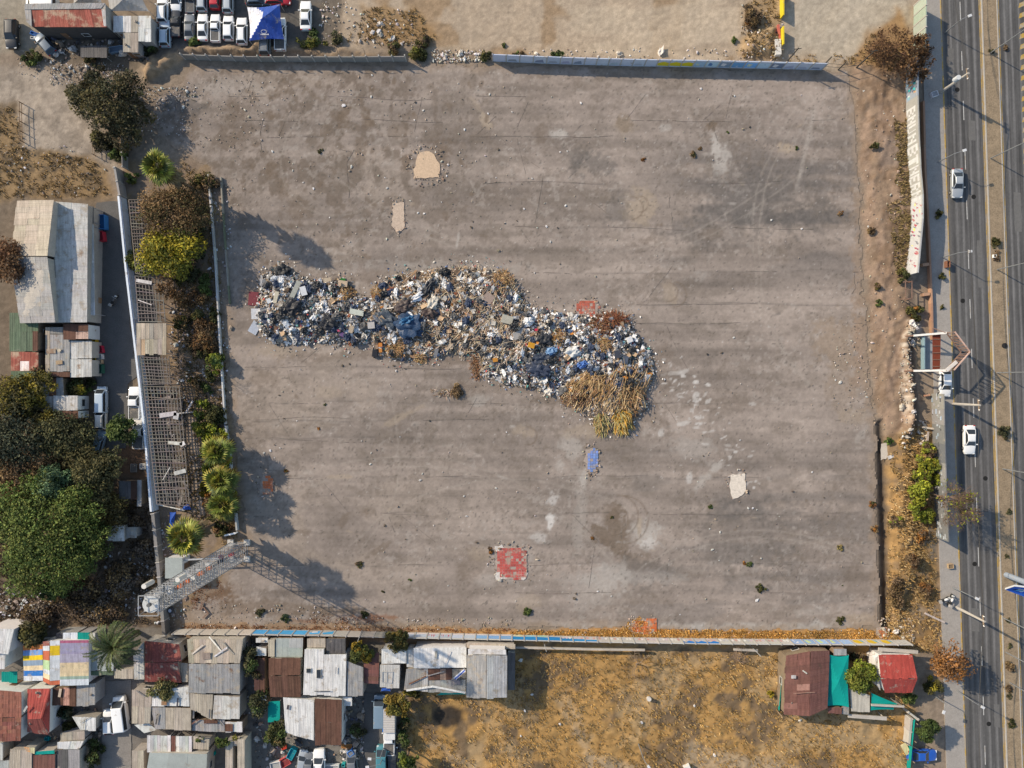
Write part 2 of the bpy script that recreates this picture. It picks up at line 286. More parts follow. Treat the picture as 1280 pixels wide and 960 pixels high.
for b in ((430,145,9,16,BR,.8),(455,142,6,8,BR,.6),(352,115,22,4,BR,.5,-35),(385,112,20,3,BR,.45,40),(500,165,18,10,BR,.4),(507,205,9,13,BR,.75),(450,192,8,18,BR,.6),(340,210,9,14,BR,.6),(370,265,14,20,BR,.45),(352,235,10,14,BR,.5),(415,300,20,8,BR,.3),
    (545,195,22,24,BR,.55),(778,156,12,9,BR,.75),(778,158,16,12,TN,.35),(608,152,14,8,TN,.75,60),(595,130,18,5,TN,.4,50),(572,300,2,12,PA,.6,10),(700,168,12,7,PA,.8),(740,205,26,16,DK,.45),(720,200,14,24,DK,.35),(675,170,9,14,BR,.4),
    (895,185,7,24,PA,.9),(905,200,9,20,PA,.75),(890,158,9,7,BR,.8),(830,160,10,5,PA,.5),(800,258,22,20,TN,.7),(890,292,26,10,BR,.55),(770,262,16,22,DK,.4),(810,300,12,7,BR,.4),(838,365,12,14,TN,.55),(985,185,12,9,TN,.9),(900,290,70,22,DK,.3),(960,250,90,40,DK,.3),(1010,270,50,22,DK,.35),(880,345,12,9,PA,.35),
    (690,625,10,9,CH,.6),(688,655,6,12,CH,.95),(676,672,10,6,CH,.5),(730,600,5,22,PA,.6,5),(715,560,16,16,PA,.5),(700,580,9,12,PA,.5),(725,640,10,60,PA,.3),(735,540,30,10,TN,.5),(770,665,34,28,BR,.75),(760,640,22,10,BR,.4),(805,668,26,20,PA,.7),(812,680,14,12,CH,.5),(800,660,4,16,TN,.7),
    (800,700,34,16,BR,.4),(812,712,44,18,DK,.4),(810,722,60,8,PA,.3),(758,722,24,22,PA,.45),(740,735,36,30,PA,.3),(870,478,5,3,CH,.9,-15),(886,481,5,3,CH,.9),(845,466,16,3,CH,.55,-10),(870,495,4,5,CH,.8),(885,502,6,3,CH,.85,-35),(850,530,12,3,CH,.6,-15),(826,541,6,4,CH,.6,-50),(865,560,30,14,PA,.35),(880,600,20,6,PA,.5,-50),(895,585,16,5,PA,.6,-40),(862,598,4,7,CH,.6),(940,505,6,3,CH,.7),(910,505,60,12,BR,.2),
    (655,540,14,8,TN,.5),(500,522,30,5,TN,.5,-25),(410,490,20,8,TN,.35),(600,500,14,8,PA,.4),(430,596,22,3,TN,.6),(460,640,14,6,BR,.25),(430,650,12,4,BR,.35,-60),(458,640,3,9,BR,.4),(345,600,16,12,BR,.35),(370,665,24,4,BR,.4),(474,686,16,4,BR,.4,-35),(590,705,20,22,BR,.35),(610,725,18,8,PA,.3),(660,755,22,12,TN,.4),(640,705,24,24,PA,.35),(600,692,12,9,TN,.4),
    (345,440,40,10,TN,.5),(400,445,60,8,BR,.35),(330,470,20,12,BR,.35),(560,450,60,8,BR,.4),(620,485,60,8,BR,.3),(700,500,40,14,BR,.3),(790,520,40,24,BR,.35),(830,460,16,40,BR,.25),(570,335,110,12,PA,.35),(470,345,50,10,BR,.35),
    (285,110,40,14,PA,.3),(230,130,30,12,DK,.5),(300,150,26,40,BR,.3),(310,360,20,16,BR,.45),(330,760,60,10,BR,.55),(420,765,50,8,BR,.7),(270,740,26,14,(.14,.085,.05),.8),(285,755,20,8,BR,.5),(460,772,40,5,(.2,.085,.04),.7),(385,777,30,4,(.2,.085,.04),.6),(1075,330,12,100,(.27,.195,.14),.6),(1080,200,8,100,(.27,.195,.14),.6),(1055,430,36,40,(.28,.215,.16),.7),(1080,440,20,60,(.28,.20,.145),.8),(1060,480,30,40,(.26,.205,.16),.5),(1070,520,22,10,TN,.4),(1075,545,16,5,PA,.35,-50),(1070,730,24,40,BR,.2),(1075,775,26,8,TN,.6),(1020,765,30,6,PA,.3),(930,680,60,50,DK,.25),(960,640,80,14,DK,.25)): blob(*b)
m = sstep(-.4, .4, sdf(WX, WY, [(690,780),(760,782),(800,785),(830,779),(1062,780),(1062,795),(690,795)])); C = mix(C, (.36, .335, .31), m*.8*(.5+n2)); C = C*(1-.25*m*(np.mod(PX+PY*.2, 9) < .9))[..., None]
for k in range(90):
    t_ = random.random(); blob(835+110*t_+random.gauss(0, 11), 462+140*t_+random.gauss(0, 12), random.uniform(1, 5), random.uniform(.8, 2.2), CH, random.uniform(.3, .8), random.uniform(-60, 10))
for k in range(70): blob(random.uniform(300, 620), random.uniform(100, 330), random.uniform(1.5, 6), random.uniform(1.5, 9), BR, random.uniform(.3, .7), random.uniform(-30, 30))
for k in range(60): blob(random.uniform(320, 1080), random.uniform(100, 770), random.uniform(1.5, 7), random.uniform(.8, 2.5), random.choice([BR, TN, DK, PA]), random.uniform(.25, .55), random.uniform(-50, 50))
for cx, cy, r, y0, y1 in ((500,900,330,520,760),(512,905,322,520,760),(1200,300,260,100,500),(1210,305,262,100,500),(700,-100,420,200,330),(706,-96,428,200,340),(300,560,200,460,700),(950,900,240,640,780),(958,905,236,640,780),(420,200,70,100,320),(640,900,300,560,700)):
    q = np.hypot(PX-cx, PY-cy); C = mix(C, (.33, .29, .25), np.exp(-((q-r-3*(n3-.5)*4)/1.1)**2)*sstep(y0, y0+30, PY)*sstep(y1, y1-30, PY)*.38*(.3+n2))
ang = sstep(.9, .2, np.abs((X-(1003-640)*S)*.975-(Y-(480-205)*S)*.22)*1.6)*sstep(120, 150, PY)*sstep(250, 220, PY); C = mix(C, (.38, .34, .30), ang*.42*(.4+n1))   # old tyre tracks
for cx, cy, r in ((835,365,12),(842,368,16),(660,545,11),(765,650,20),(772,645,26),(780,650,30),(800,255,10),(790,260,14)):
    q = np.hypot(PX-cx, PY-cy); C = mix(C, BR, np.exp(-((q-r)/1.0)**2)*sstep(0, 6, PX-cx+4)*.6)
edge = sstep(1.6, 0, d+(n2-.5)*2); C = mix(C, (.255, .195, .145), edge*.75)                      # earth washed over the rim
C = mix(C, (.47, .44, .41), (fbm(X/.24, Y/.24, 130, 2) > .88)*(n3 > .45)*.4); C = mix(C, (.09, .08, .07), (fbm(X/.3, Y/.3, 131, 2) < .19)*.55)
C = C*(.86+.28*n1)[..., None]*(.91+.18*vnoise(X/.2, Y/.2, 133))[..., None]
def lotsheet(Cc): return gridsheet('asphalt_lot', ax, ay, X*0-.035+.02*n3, Cc, keep, M('worn_asphalt', (1, 1, 1), .16, 2.2, .93, fine=11, bump=.35, spec=.15), kind='structure')
lotsheet(C)

# crisp cracks and paving seams in the asphalt
mb = MB()
def crack(x, y, a, n, wd, wob=.5, st_=.5, depth=1):
    p = Vector((x, y, 0)); prev = None; aa = a
    for i in range(n):
        aa += random.gauss(0, wob); aa += (a-aa)*.35; q = p+Vector((cos(aa), sin(aa), 0))*st_*random.uniform(.6, 1.4); s = Vector((-sin(aa), cos(aa), 0))*wd*random.uniform(.3, 1)*.5
        if sdf(np.array([q.x]), np.array([q.y]), LOT)[0] < .6: return
        cur = (q-s, q+s)
        if prev and random.random() > .10: mb.poly([(v.x, v.y, .003) for v in (prev[0], cur[0], cur[1], prev[1])], jit((.13, .11, .095), .3))
        prev = cur; p = q
        if depth and random.random() < .05: crack(p.x, p.y, a+random.choice((-1, 1))*random.uniform(.6, 1.5), random.randint(4, 14), wd*.7, wob, st_, 0)
for yy, x0, x1 in ((172,330,640),(230,600,1060),(284,640,1060),(341,660,1075),(381,790,1080),(404,790,1080),(460,300,600),(504,330,1085),(526,300,600),(548,300,520),(597,350,1085),(642,470,1090),(706,330,1090),(740,640,1090),(120,280,700),(150,300,1040)):
    x = x0
    while x < x1:
        L_ = random.randint(8, 40); q = P(x, yy+random.uniform(-1, 1)); crack(q.x, q.y, random.gauss(0, .015), L_, .07, .05, .55); x += L_*4.6+random.uniform(40, 220)
for k in range(5): q = P(random.uniform(260, 1070), random.uniform(100, 770)); crack(q.x, q.y, random.choice((0, 1.57, random.uniform(0, 3.1))), random.randint(8, 20), .08, .45, .4)
mb.build('asphalt_cracks', M('crack_dirt', (1, 1, 1), .2, 2, .95), kind='structure')
# ---------------------------------------------------------------- avenue, pavements, lanes
def sheet(name, poly, z, m, rag=0., step=.7, c=W, pz=0, **kw):
    """a flat sheet from a photo outline, its edge optionally ragged"""
    pts = [P(a, b, pz) for a, b in poly]; out = []
    for i in range(len(pts)):
        a, b = pts[i-1], pts[i]; n = max(1, int((b-a).length/step)) if rag else 1
        for k in range(n):
            p = a.lerp(b, k/n)
            if rag: p = p+Vector((noise.noise(p*1.3), noise.noise(p*1.3+Vector((9, 4, 2))), 0))*rag+Vector((random.uniform(-1, 1), random.uniform(-1, 1), 0))*rag*.25
            out.append((p.x, p.y, z))
    ar = sum(out[i-1][0]*out[i][1]-out[i][0]*out[i-1][1] for i in range(len(out)))
    if ar < 0: out.reverse()
    mb = MB(); tris = geometry.tessellate_polygon([[Vector(p) for p in out]])
    mb.arr(out, [t if (Vector(out[t[1]])-Vector(out[t[0]])).cross(Vector(out[t[2]])-Vector(out[t[0]])).z > 0 else t[::-1] for t in tris], c)
    return mb.build(name, m, **kw)
def rx(off, py): return 1175+32*py/960.+off        # pixel x at a distance off the near kerb line
def strip(name, o0, o1, z, m, y0=-120, y1=1080, c=W, curb=None, **kw):
    n = 48; mb = MB(); ys = np.linspace(y0, y1, n+1)
    for a, b in zip(ys[:-1], ys[1:]):
        q = [P(rx(o0, b), b), P(rx(o1, b), b), P(rx(o1, a), a), P(rx(o0, a), a)]
        for p in q: p.z = z
        if curb: mb.hexa([(p.x, p.y, z-curb) for p in q]+q, c)
        else: mb.poly(q, c)
    return mb.build(name, m, **kw)
mroad = M('road_asphalt', (.085, .083, .086), .2, .7, .8, fine=8, bump=.2)
def roadsheet(name, o0, o1, lanes):
    ys = np.linspace(-120, 1080, 601); os_ = np.linspace(o0, o1, int((o1-o0)*1.6)); O, YP = np.meshgrid(os_, ys)
    Xw, Yw = (1175+32*YP/960.+O-640)*S, (480-YP)*S
    c = np.ones(O.shape)*.082+(fbm(O/1.5, YP/90, 201, 4)-.5)*.085+(fbm(O/6, YP/30, 202)-.5)*.04
    for l in lanes: c += .07*np.exp(-((O-l)/1.5)**2)*(.5+fbm(O/3, YP/40, 203))
    c = np.clip(c*(.85+.3*fbm(O*1., YP/2, 204, 2)), .04, .3)
    CC = np.stack([c, c*.965, c*.945], -1); CC = mix(CC, (.22, .19, .16), np.maximum(sstep(o0+4, o0, O), sstep(o1-3, o1, O))*.7)
    i = np.arange(len(os_)*len(ys)).reshape(len(ys), len(os_)); F = np.stack([i[1:, :-1], i[1:, 1:], i[:-1, 1:], i[:-1, :-1]], -1).reshape(-1, 4)
    V = np.stack([Xw, Yw, Xw*0-.03], -1).reshape(-1, 3); me = bpy.data.meshes.new(name); me.from_pydata(V.tolist(), [], F.tolist())
    at = me.attributes.new('Col', 'FLOAT_COLOR', 'POINT'); at.data.foreach_set('color', np.hstack([CC.reshape(-1, 3), np.ones((len(V), 1))]).ravel())
    me.materials.append(M('road_surface', (1, 1, 1), .14, .8, .8, fine=8, bump=.2)); o = bpy.data.objects.new(name, me); COL.objects.link(o); tag(o, kind='structure')
roadsheet('road', 1, 50, (12, 20, 32, 41)); roadsheet('far_road', 71, 128, (80, 88, 98, 108, 118))
mcon = M('pavement_concrete', (.30, .275, .25), .2, .9, .9, fine=6, bump=.3); mkerb = M('kerb_concrete', (.38, .35, .31), .2, 1.5, .9)
myel = M('yellow_road_paint', (.42, .27, .06), .4, 3, .7, dust=.7); mwht = M('white_road_paint', (.46, .45, .43), .35, 3, .7, dust=.5)
strip('pavement', -24, -.5, .06, mcon, curb=.2, kind='structure'); strip('kerb', -.5, 1, .075, myel, curb=.2, kind='structure')
med = M('median_soil', (.25, .19, .125), .4, .8, .95, fine=5, bump=.5)
strip('median_strip', 52.5, 70, .05, med, curb=.2, kind='structure'); strip('median_kerb', 51, 52.5, .09, mkerb, curb=.2, kind='structure'); strip('median_kerb', 70, 71.3, .09, mkerb, curb=.2, kind='structure')
strip('edge_line', 48.2, 49.3, -.024, myel, kind='structure'); strip('edge_line', 50, 50.9, -.024, myel, kind='structure'); strip('edge_line', 72.2, 73.3, -.024, myel, kind='structure')
for i, y in enumerate(range(-60, 1040, 62)): strip('lane_marking', 24.5, 25.5, -.024, mwht, y, y+24, kind='structure')
for i, (o_, y, L_, w_) in enumerate(((8,60,40,7),(30,150,26,9),(36,300,60,6),(10,420,34,8),(33,640,44,8),(14,760,30,9),(38,880,30,7),(84,240,50,9),(90,500,40,8))):
    sheet('road_patch', [(rx(o_, y), y), (rx(o_+w_, y), y+1), (rx(o_+w_, y+L_), y+L_), (rx(o_, y+L_), y+L_-1)], -.027, M('road patch', (.06, .058, .06) if i % 2 else (.13, .125, .12), .2, 2, .85), .12, .6, kind='structure')
for i, (o_, y) in enumerate(((18,112),(34,246),(16,376),(37,598),(20,705),(31,905))):
    p = P(rx(o_, y), y); MB().tube((p.x, p.y, -.06), (p.x, p.y, -.018), .36, .36, 16, (.1, .1, .1)).build('manhole_cover', M('road patch', (.06, .058, .06)), kind='structure')
for y in range(-100, 330, 13):   # yellow hatching on the far carriageway
    q = [P(rx(98+(330-y)*.004, y), y), P(rx(108, y), y-4), P(rx(108, y), y+2), P(rx(98, y), y+6)]
    mb = MB(); mb.poly([(p.x, p.y, -.022) for p in q[::-1]]); mb.build('hatch_marking', myel, kind='structure')
strip('service_lane', 128, 190, .06, mcon, curb=.2, kind='structure')
mlane = M('lane_asphalt', (.10, .096, .093), .3, .6, .85, fine=6)
sheet('lane', [(120,252),(154,252),(162,400),(172,470),(160,480),(158,560),(134,562),(119,470)], -.02, mlane, .25, kind='structure')
sheet('alley', [(128,852),(164,850),(164,1060),(126,1060)], -.02, M('alley_concrete', (.21, .195, .18), .25, .8, .9, fine=5), .1, kind='structure')
sheet('alley', [(455,866),(482,866),(484,1060),(454,1060)], -.02, mlane, .1, kind='structure')
# bare slabs of former floors, flush with the asphalt
def floor(name, poly, col, label, var=.3, dust=.4, rag=.25, z=.062, sc_=2.2): return sheet(name, poly, z, M(label, col, var, sc_, .8, dust=dust, fine=6), rag, .35, kind='structure')
def tiles(poly, col, label, size=.42, gap=.035, miss=.1):
    sheet('floor_screed', poly, .058, M('floor screed', (.33, .27, .23), .35, 2, .9), .35, .3, kind='structure'); pts = [P(*q) for q in poly]; mb = MB(); x0, x1, y0, y1 = min(p.x for p in pts), max(p.x for p in pts), min(p.y for p in pts), max(p.y for p in pts)
    gx_, gy_ = np.meshgrid(np.arange(x0, x1, size), np.arange(y0, y1, size)); ok = sdf(gx_+.2*(fbm(gx_*2, gy_*2, 401)-.5), gy_+.2, poly) > .12; wear = fbm(gx_/.9, gy_/.9, 402, 3)
    for x, y, w_ in zip(gx_[ok], gy_[ok], wear[ok]):
        if random.random() < miss*(3 if w_ > .62 else .6): continue
        s = size-gap; mb.box((x+size/2, y+size/2, .068+random.uniform(0, .012)), (s, s, .02), c=jit(tuple(q*(1.25-.6*w_) for q in (1, 1, 1)), .16))
    return mb.build('tiled_floor', M(label, col, .25, 1.3, .75, dust=.5, fine=6), kind='structure')
def floor_(name, poly, col, label, *a): return tiles(poly, col, label)
floor_('tiled_floor', [(621,684),(654,684),(659,694),(659,722),(648,725),(622,723),(618,705)], (.42, .085, .072), 'red tile', .3, .5, .3)
floor_('tiled_floor', [(719,379),(727,374),(744,374),(749,382),(748,392),(738,396),(722,393),(717,387)], (.42, .11, .07), 'brick tile', .3, .3, .3)
floor_('tiled_floor', [(790,776),(819,772),(820,790),(806,793),(790,790),(784,783)], (.52, .13, .035), 'orange tile', .3, .35, .35)
floor_('tiled_floor', [(331,593),(339,596),(342,617),(325,618),(325,604)], (.55, .16, .06), 'orange clay tile', .35, .35, .3)
floor_('tiled_floor', [(1095,785),(1106,784),(1108,797),(1095,796)], (.45, .15, .06), 'orange tile corner', .35, .45, .3)
floor_('tiled_floor', [(733,561),(745,560),(746,577),(744,589),(733,590),(731,575)], (.15, .23, .50), 'blue tile', .25, .4, .2)
floor('concrete_floor', [(517,212),(524,190),(537,189),(542,194),(549,204),(550,222),(517,223)], (.52, .38, .26), 'tan floor', .2, .15, .2)
floor('concrete_floor', [(491,254),(505,253),(506,285),(498,292),(490,282)], (.46, .36, .28), 'tan slab', .25, .3, .2)
floor('concrete_floor', [(913,593),(932,592),(932,612),(930,618),(916,624),(912,613)], (.60, .53, .45), 'pale slab', .25, .25, .25)
for poly, c in (([(618,683),(628,681),(630,688),(622,692)], PA), ([(619,716),(629,712),(634,722),(620,725)], PA), ([(650,712),(660,716),(655,724),(645,724)], CH)): sheet('concrete_floor', poly, .067, M('broken screed', (.52, .48, .44), .4, 3, .9), .25, .3, kind='structure')
# ---------------------------------------------------------------- foliage
rng = np.random.default_rng(11)
mleaf = M('leaf', (1, 1, 1), .18, .8, .75, fine=4, bump=0, trans=.22, spec=.2)
mdry = M('dry_leaf', (1, 1, 1), .25, 1.2, .9, fine=5, bump=0, trans=.12, spec=.05)
mbark = M('bark', (.13, .095, .07), .3, 3, .95, fine=12); mbare = M('bare_branch', (.17, .125, .095), .25, 3, .95, fine=9)
def unit(n):
    v = rng.normal(size=(n, 3)); return v/np.linalg.norm(v, axis=1, keepdims=True)
def leaves(mb, ctr, nrm, size, cols, asp=.55):
    """leaf-sized rhombs at given centres"""
    n = len(ctr); a = np.cross(nrm, unit(n)); a /= np.linalg.norm(a, axis=1, keepdims=True)+1e-9; b = np.cross(nrm, a)
    s = np.reshape(size, (-1, 1)); k = rng.uniform(.7, 1.3, (n, 1)); V = np.stack([ctr-a*s, ctr-b*s*asp*k, ctr+a*s*k, ctr+b*s*asp], 1).reshape(-1, 3)
    i = np.arange(n)*4; mb.arr(V.tolist(), np.stack([i, i+1, i+2, i+3], 1).tolist(), [tuple(c) for c in cols])
def crown(mb, c, R, cols, dens=1., leaf=.3, nclump=None, hollow=.35, flat=1., asp=.55, tint=.45):
    R = np.array(R, float); k = nclump or int(10+R[0]*R[1]*2.2); d = unit(k); d[:, 2] = np.abs(d[:, 2])*1.1-.35
    d *= (rng.uniform(hollow, 1, (k, 1)))**.7; cc = np.array(c)+d*R*.82*(1+.25*(rng.random((k, 1))-.5)); cr = (R[0]+R[1])/2*rng.uniform(.16, .4, k)
    cols = np.array(cols); base = cols[rng.integers(0, len(cols), k)]*(1+tint*rng.uniform(-1, 1, (k, 1)))
    n = int(dens*150*max(R[0]*R[1], .15)/(leaf/.3)**1.6); w_ = cr**2/np.sum(cr**2); who = rng.choice(k, n, p=w_)
    u = unit(n); p = cc[who]+u*(cr[who]*rng.uniform(.35, 1.08, n)**.6)[:, None]*np.array([1, 1, .8*flat])
    nr = u*.7+unit(n)*.8+np.array([0, 0, .35]); nr /= np.linalg.norm(nr, axis=1, keepdims=True)
    lc = np.clip(base[who]*rng.uniform(.65, 1.4, (n, 1)), .004, .9)
    leaves(mb, p, nr, leaf*rng.uniform(.6, 1.3, n), lc, asp); return cc
G_DK = [(.058,.062,.032),(.074,.074,.036),(.092,.082,.04)]; G_OL = [(.07,.07,.025),(.09,.08,.025),(.05,.055,.02)]; G_MID = [(.075,.105,.03),(.10,.125,.034),(.058,.08,.026)]
G_YEL = [(.20,.17,.022),(.25,.20,.025),(.13,.125,.025)]; G_LIME = [(.26,.27,.03),(.20,.23,.03),(.15,.17,.03)]; BRN = [(.17,.095,.045),(.13,.075,.04),(.20,.12,.055)]; ORG = [(.30,.135,.035),(.24,.11,.035),(.18,.09,.04)]; G_BLU = [(.06,.10,.055),(.08,.12,.065)]
DRY = [(.20,.135,.065),(.155,.105,.06),(.115,.08,.05)]
def ground_of(px, py, h): p = P(px, py, h); return Vector((p.x, p.y, max(gz(p.x, p.y), -.1)))
def tree(name, label, px, py, r, h, cols, dens=1., leaf=.3, cat='tree', group=None, trunk_r=None, mat=None, low=.35, asp=.55, cen=.68, lobes=()):
    rr = r if isinstance(r, tuple) else (r, r); R = (rr[0]*S*(1-.7*h/H), rr[1]*S*(1-.7*h/H), h*(1-low)*.55); b = ground_of(px, py, h*cen)
    root = thing(name, label, cat, b, group); c = (b.x, b.y, b.z+h-R[2]); tr = trunk_r or .06+.028*h
    mb = MB(); cc = crown(mb, c, [q*(.74 if lobes else 1) for q in R], cols, dens, leaf, asp=asp)
    for lx, ly, lz, lr in lobes: cc = np.vstack([cc, crown(mb, (c[0]+lx*R[0], c[1]+ly*R[1], c[2]+lz*R[2]), [q*lr for q in R], cols, dens, leaf, asp=asp)])
    mb.build('crown', mat or mleaf, root)
    t = MB(); f = Vector((b.x, b.y, b.z+h*low)); t.tube(b-Vector((0, 0, .15)), f, tr, tr*.72, 8)
    for q in cc[::max(1, len(cc)//9)]:
        m = f.lerp(Vector(q), .5)+Vector((0, 0, .12*h)); t.tube(f, m, tr*.5, tr*.3, 5); t.tube(m, q, tr*.3, tr*.09, 5)
    t.build('trunk', mbark, root, smooth=True); return root
def shrub(name, label, px, py, r, cols, h=None, dens=1.2, leaf=.2, group=None, cat='shrub', mat=None, z=None):
    rr = r if isinstance(r, tuple) else (r, r); R = (rr[0]*S, rr[1]*S, (h or (rr[0]+rr[1])/2*S*.9)); b = ground_of(px, py, R[2]*.5)
    if z is not None: b.z = z
    mb = MB(); crown(mb, (b.x, b.y, b.z+R[2]*.35), (R[0], R[1], R[2]*.75), cols, dens, leaf, hollow=.2)
    for k in range(4):
        a = random.uniform(0, 6.28); mb.tube(b-Vector((0, 0, .1)), b+Vector((cos(a)*R[0]*.5, sin(a)*R[1]*.5, R[2]*.6)), .04, .015, 5, (.12, .085, .06))
    return mb.build(name, mat or mleaf, None, label, cat, group, loc=b)
def twig(mb, p, d, L, r, depth, spread=.6, droop=0., c=W, n=3):
    q = p+d*L; mb.tube(p, q, r, r*.62, 5 if r > .05 else 3, c, caps=False)
    if depth == 0: return
    for k in range(n):
        e = d+Vector((random.gauss(0, spread), random.gauss(0, spread), random.gauss(0, spread*.7)-droop)); e.normalize()
        twig(mb, p.lerp(q, random.uniform(.55, 1)), e, L*random.uniform(.62, .85), r*.58, depth-1, spread, droop, c, n)
def bare_tree(name, label, base, tilt, h, r=.16, depth=5, spread=.55, n=3, leafcols=None, nl=0, group=None, c=W, cat='bare tree', droop=0.):
    b = Vector(base); root = thing(name, label, cat, b, group); mb = MB(); twig(mb, b, Vector(tilt).normalized(), h*.33, r, depth, spread, droop, c, n)
    mb.build('branches', mbare, root)
    if nl:
        V = np.array(mb.v)[rng.integers(len(mb.v)//6, len(mb.v), nl)]+rng.normal(0, .15, (nl, 3)); m2 = MB(); cl = np.array(leafcols)[rng.integers(0, len(leafcols), nl)]*rng.uniform(.6, 1.4, (nl, 1))
        leaves(m2, V, unit(nl), .2*rng.uniform(.6, 1.3, nl), cl); m2.build('leaves', mdry, root)
    return root
mfrond = M('palm_frond', (1, 1, 1), .2, 1.5, .6, fine=5, bump=0, trans=.18, spec=.35)
def fan_palm(name, label, px, py, r, h, group=None, cols=((.24,.25,.045),(.15,.18,.035),(.33,.30,.05),(.09,.11,.03)), nf=34):
    R = 1.08*r*S*(1-h/H); b = ground_of(px, py, h); root = thing(name, label, 'palm tree', b, group); top = b+Vector((0, 0, h-.4))
    t = MB()
    for k in range(8): a, c = b.lerp(top, k/8)-Vector((0, 0, .1)), b.lerp(top, (k+1)/8); t.tube(a, c, .26-.012*k, .24-.012*k, 9, jit((1, 1, 1), .2))
    t.build('trunk', mbark, root); mb = MB()
    for i in range(nf):
        az = i*2.39996+random.uniform(-.2, .2); el = radians(78-112*(i/nf)+random.uniform(-8, 8)); d = Vector((cos(az)*cos(el), sin(az)*cos(el), sin(el))); side = Vector((-sin(az), cos(az), 0)); up = side.cross(d)*-1
        L = R*random.uniform(.16, .52); p = top+d*L; mb.tube(top, p, .025, .018, 3, (.12, .11, .04)); c = jit(random.choice(cols), .25); c = tuple(x*y for x, y in zip(c, (1.1, .72, .75))) if i > nf*.8 else c
        for k in range(11):
            a = radians(-70+140*k/10); fl = R*.58*(.75+.25*cos(a))*random.uniform(.85, 1.1); e = (d*cos(a)+side*sin(a)+Vector((0, 0, -.12))).normalized(); tip = p+e*fl+Vector((0, 0, -.22*fl)); mid = p+e*fl*.5; wd = e.cross(up).normalized()*fl*.10
            cc = jit(c, .4); mb.poly([p, mid-wd, tip, mid+wd], cc)
    for i in range(70):      # dead fronds hanging down the trunk
        az = random.uniform(0, 6.283); z = h*random.uniform(.50, .93); o = b+Vector((cos(az)*.25, sin(az)*.25, z)); w_ = random.uniform(.5, 1.0)*min(1.4, R*.5); e = o+Vector((cos(az)*w_, sin(az)*w_, -random.uniform(.9, 1.6))); s = Vector((-sin(az), cos(az), 0))*.42; mb.poly([o, o.lerp(e, .6)-s, e, o.lerp(e, .6)+s], jit((.16, .115, .06), .3))
    mb.build('crown', mfrond, root); return root
def date_palm(name, label, px, py, r, h, nf=40, cols=((.055,.075,.025),(.09,.11,.035),(.035,.045,.02))):
    R = r*S*(1-h/H); b = ground_of(px, py, h); root = thing(name, label, 'palm tree', b); top = b+Vector((0, 0, h-.6)); t = MB()
    for k in range(10): t.tube(b.lerp(top, k/10)-Vector((0, 0, .1)), b.lerp(top, (k+1)/10), .38, .34, 9, jit((1, 1, 1), .25))
    t.build('trunk', mbark, root); mb = MB()
    for i in range(nf):
        az = i*2.39996; el0 = radians(80-105*(i/nf)+random.uniform(-6, 6)); L = R*random.uniform(.95, 1.12); c = jit(random.choice(cols), .3); p = Vector(top); el = el0
        for k in range(9):
            d = Vector((cos(az)*cos(el), sin(az)*cos(el), sin(el))); q = p+d*L/9*1.05; mb.tube(p, q, .035-.003*k, .03-.003*k, 3, (.13, .12, .05), caps=False); side = Vector((-sin(az), cos(az), 0))
            for s in (-1, 1):
                for j in range(3):
                    o = p.lerp(q, (j+.5)/3); ll = R*.17*(1-.75*abs(k/9-.4)); e = (d*.75+side*s*.9+Vector((0, 0, random.uniform(-.1, .35)))).normalized(); wv = d*.085; mb.poly([o-wv, o+e*ll*.5-wv*1.2, o+e*ll, o+e*ll*.5+wv*1.2][::s], jit(c, .25))
            p = q; el -= radians(9+k*1.2)
    mb.build('crown', mfrond, root); return root

# west side
tree('broad_tree', 'large dark olive tree at the north west corner of the lot', 128, 128, (52,52), 8.5, [(.056,.058,.032),(.072,.066,.036),(.09,.074,.038),(.12,.10,.04)], .65, .2, lobes=((.5,.5,-.2,.5),(-.6,.2,-.3,.5),(.3,-.65,-.3,.5),(-.35,.65,-.3,.42),(.7,-.2,-.4,.4)), low=.1, cen=.6)
shrub('shrub', 'wispy olive fringe on the west side of the large dark corner tree', 97, 118, (20,16), [(.085,.075,.03),(.06,.055,.03)], 3.5)
shrub('shrub', 'olive brush on the south foot of the large dark corner tree', 128, 172, (16,22), [(.095,.085,.03),(.06,.055,.03)], 3.5)
fan_palm('fan_palm', 'single green fan palm south of the large dark corner tree', 195, 208, 24, 12.5)
tree('brown_tree', 'rusty brown tree touching the north side of the bright yellow tree', 216, 265, (54,38), 6.5, [(.20,.125,.06),(.15,.095,.05),(.10,.085,.035),(.24,.16,.08)], .9, .17)
tree('yellow_tree', 'bright yellow green tree beside the skeletal shed roof', 211, 315, (44,36), 6.5, [(.30,.25,.025),(.24,.21,.025),(.16,.16,.03),(.34,.27,.03)], 1.4, .22)
shrub('shrub', 'loose pale green shrub hanging over the tin fence by the yellow tree', 166, 325, (14,17), G_MID+G_YEL[2:], 3.5)
shrub('shrub', 'dense green shrub at the low white wall east of the yellow tree', 256, 354, (15,14), G_MID, 3)
shrub('shrub', 'dark green shrub under the rusty brown tree', 240, 285, (24,14), G_DK, 3)
bare_tree('bare_tree', 'leafless grey tree beside the southern shed grid', P(232,455,0), (.05,.0,1), 7, .14, 5, .7)
bare_tree('bare_tree', 'leafless brown scrub between yellow tree and patched shed roof', P(222,365,0), (.1,0,1), 6, .12, 5, .8, leafcols=BRN, nl=900)
shrub('shrub', 'yellow green shrub on the low white wall by the leafless grey tree', 268, 453, (14,17), G_LIME[1:]+G_MID[:1], 3)
shrub('shrub', 'small lime bush at the top of the palm row', 252, 505, (9,8), G_LIME, 2.4); shrub('shrub', 'round lime bush beside the shed debris', 249, 537, (12,14), G_LIME[1:]+G_YEL[2:], 3)
shrub('shrub', 'tall olive shrub against the low wall above the palm row', 268, 520, (12,20), G_OL, 3)
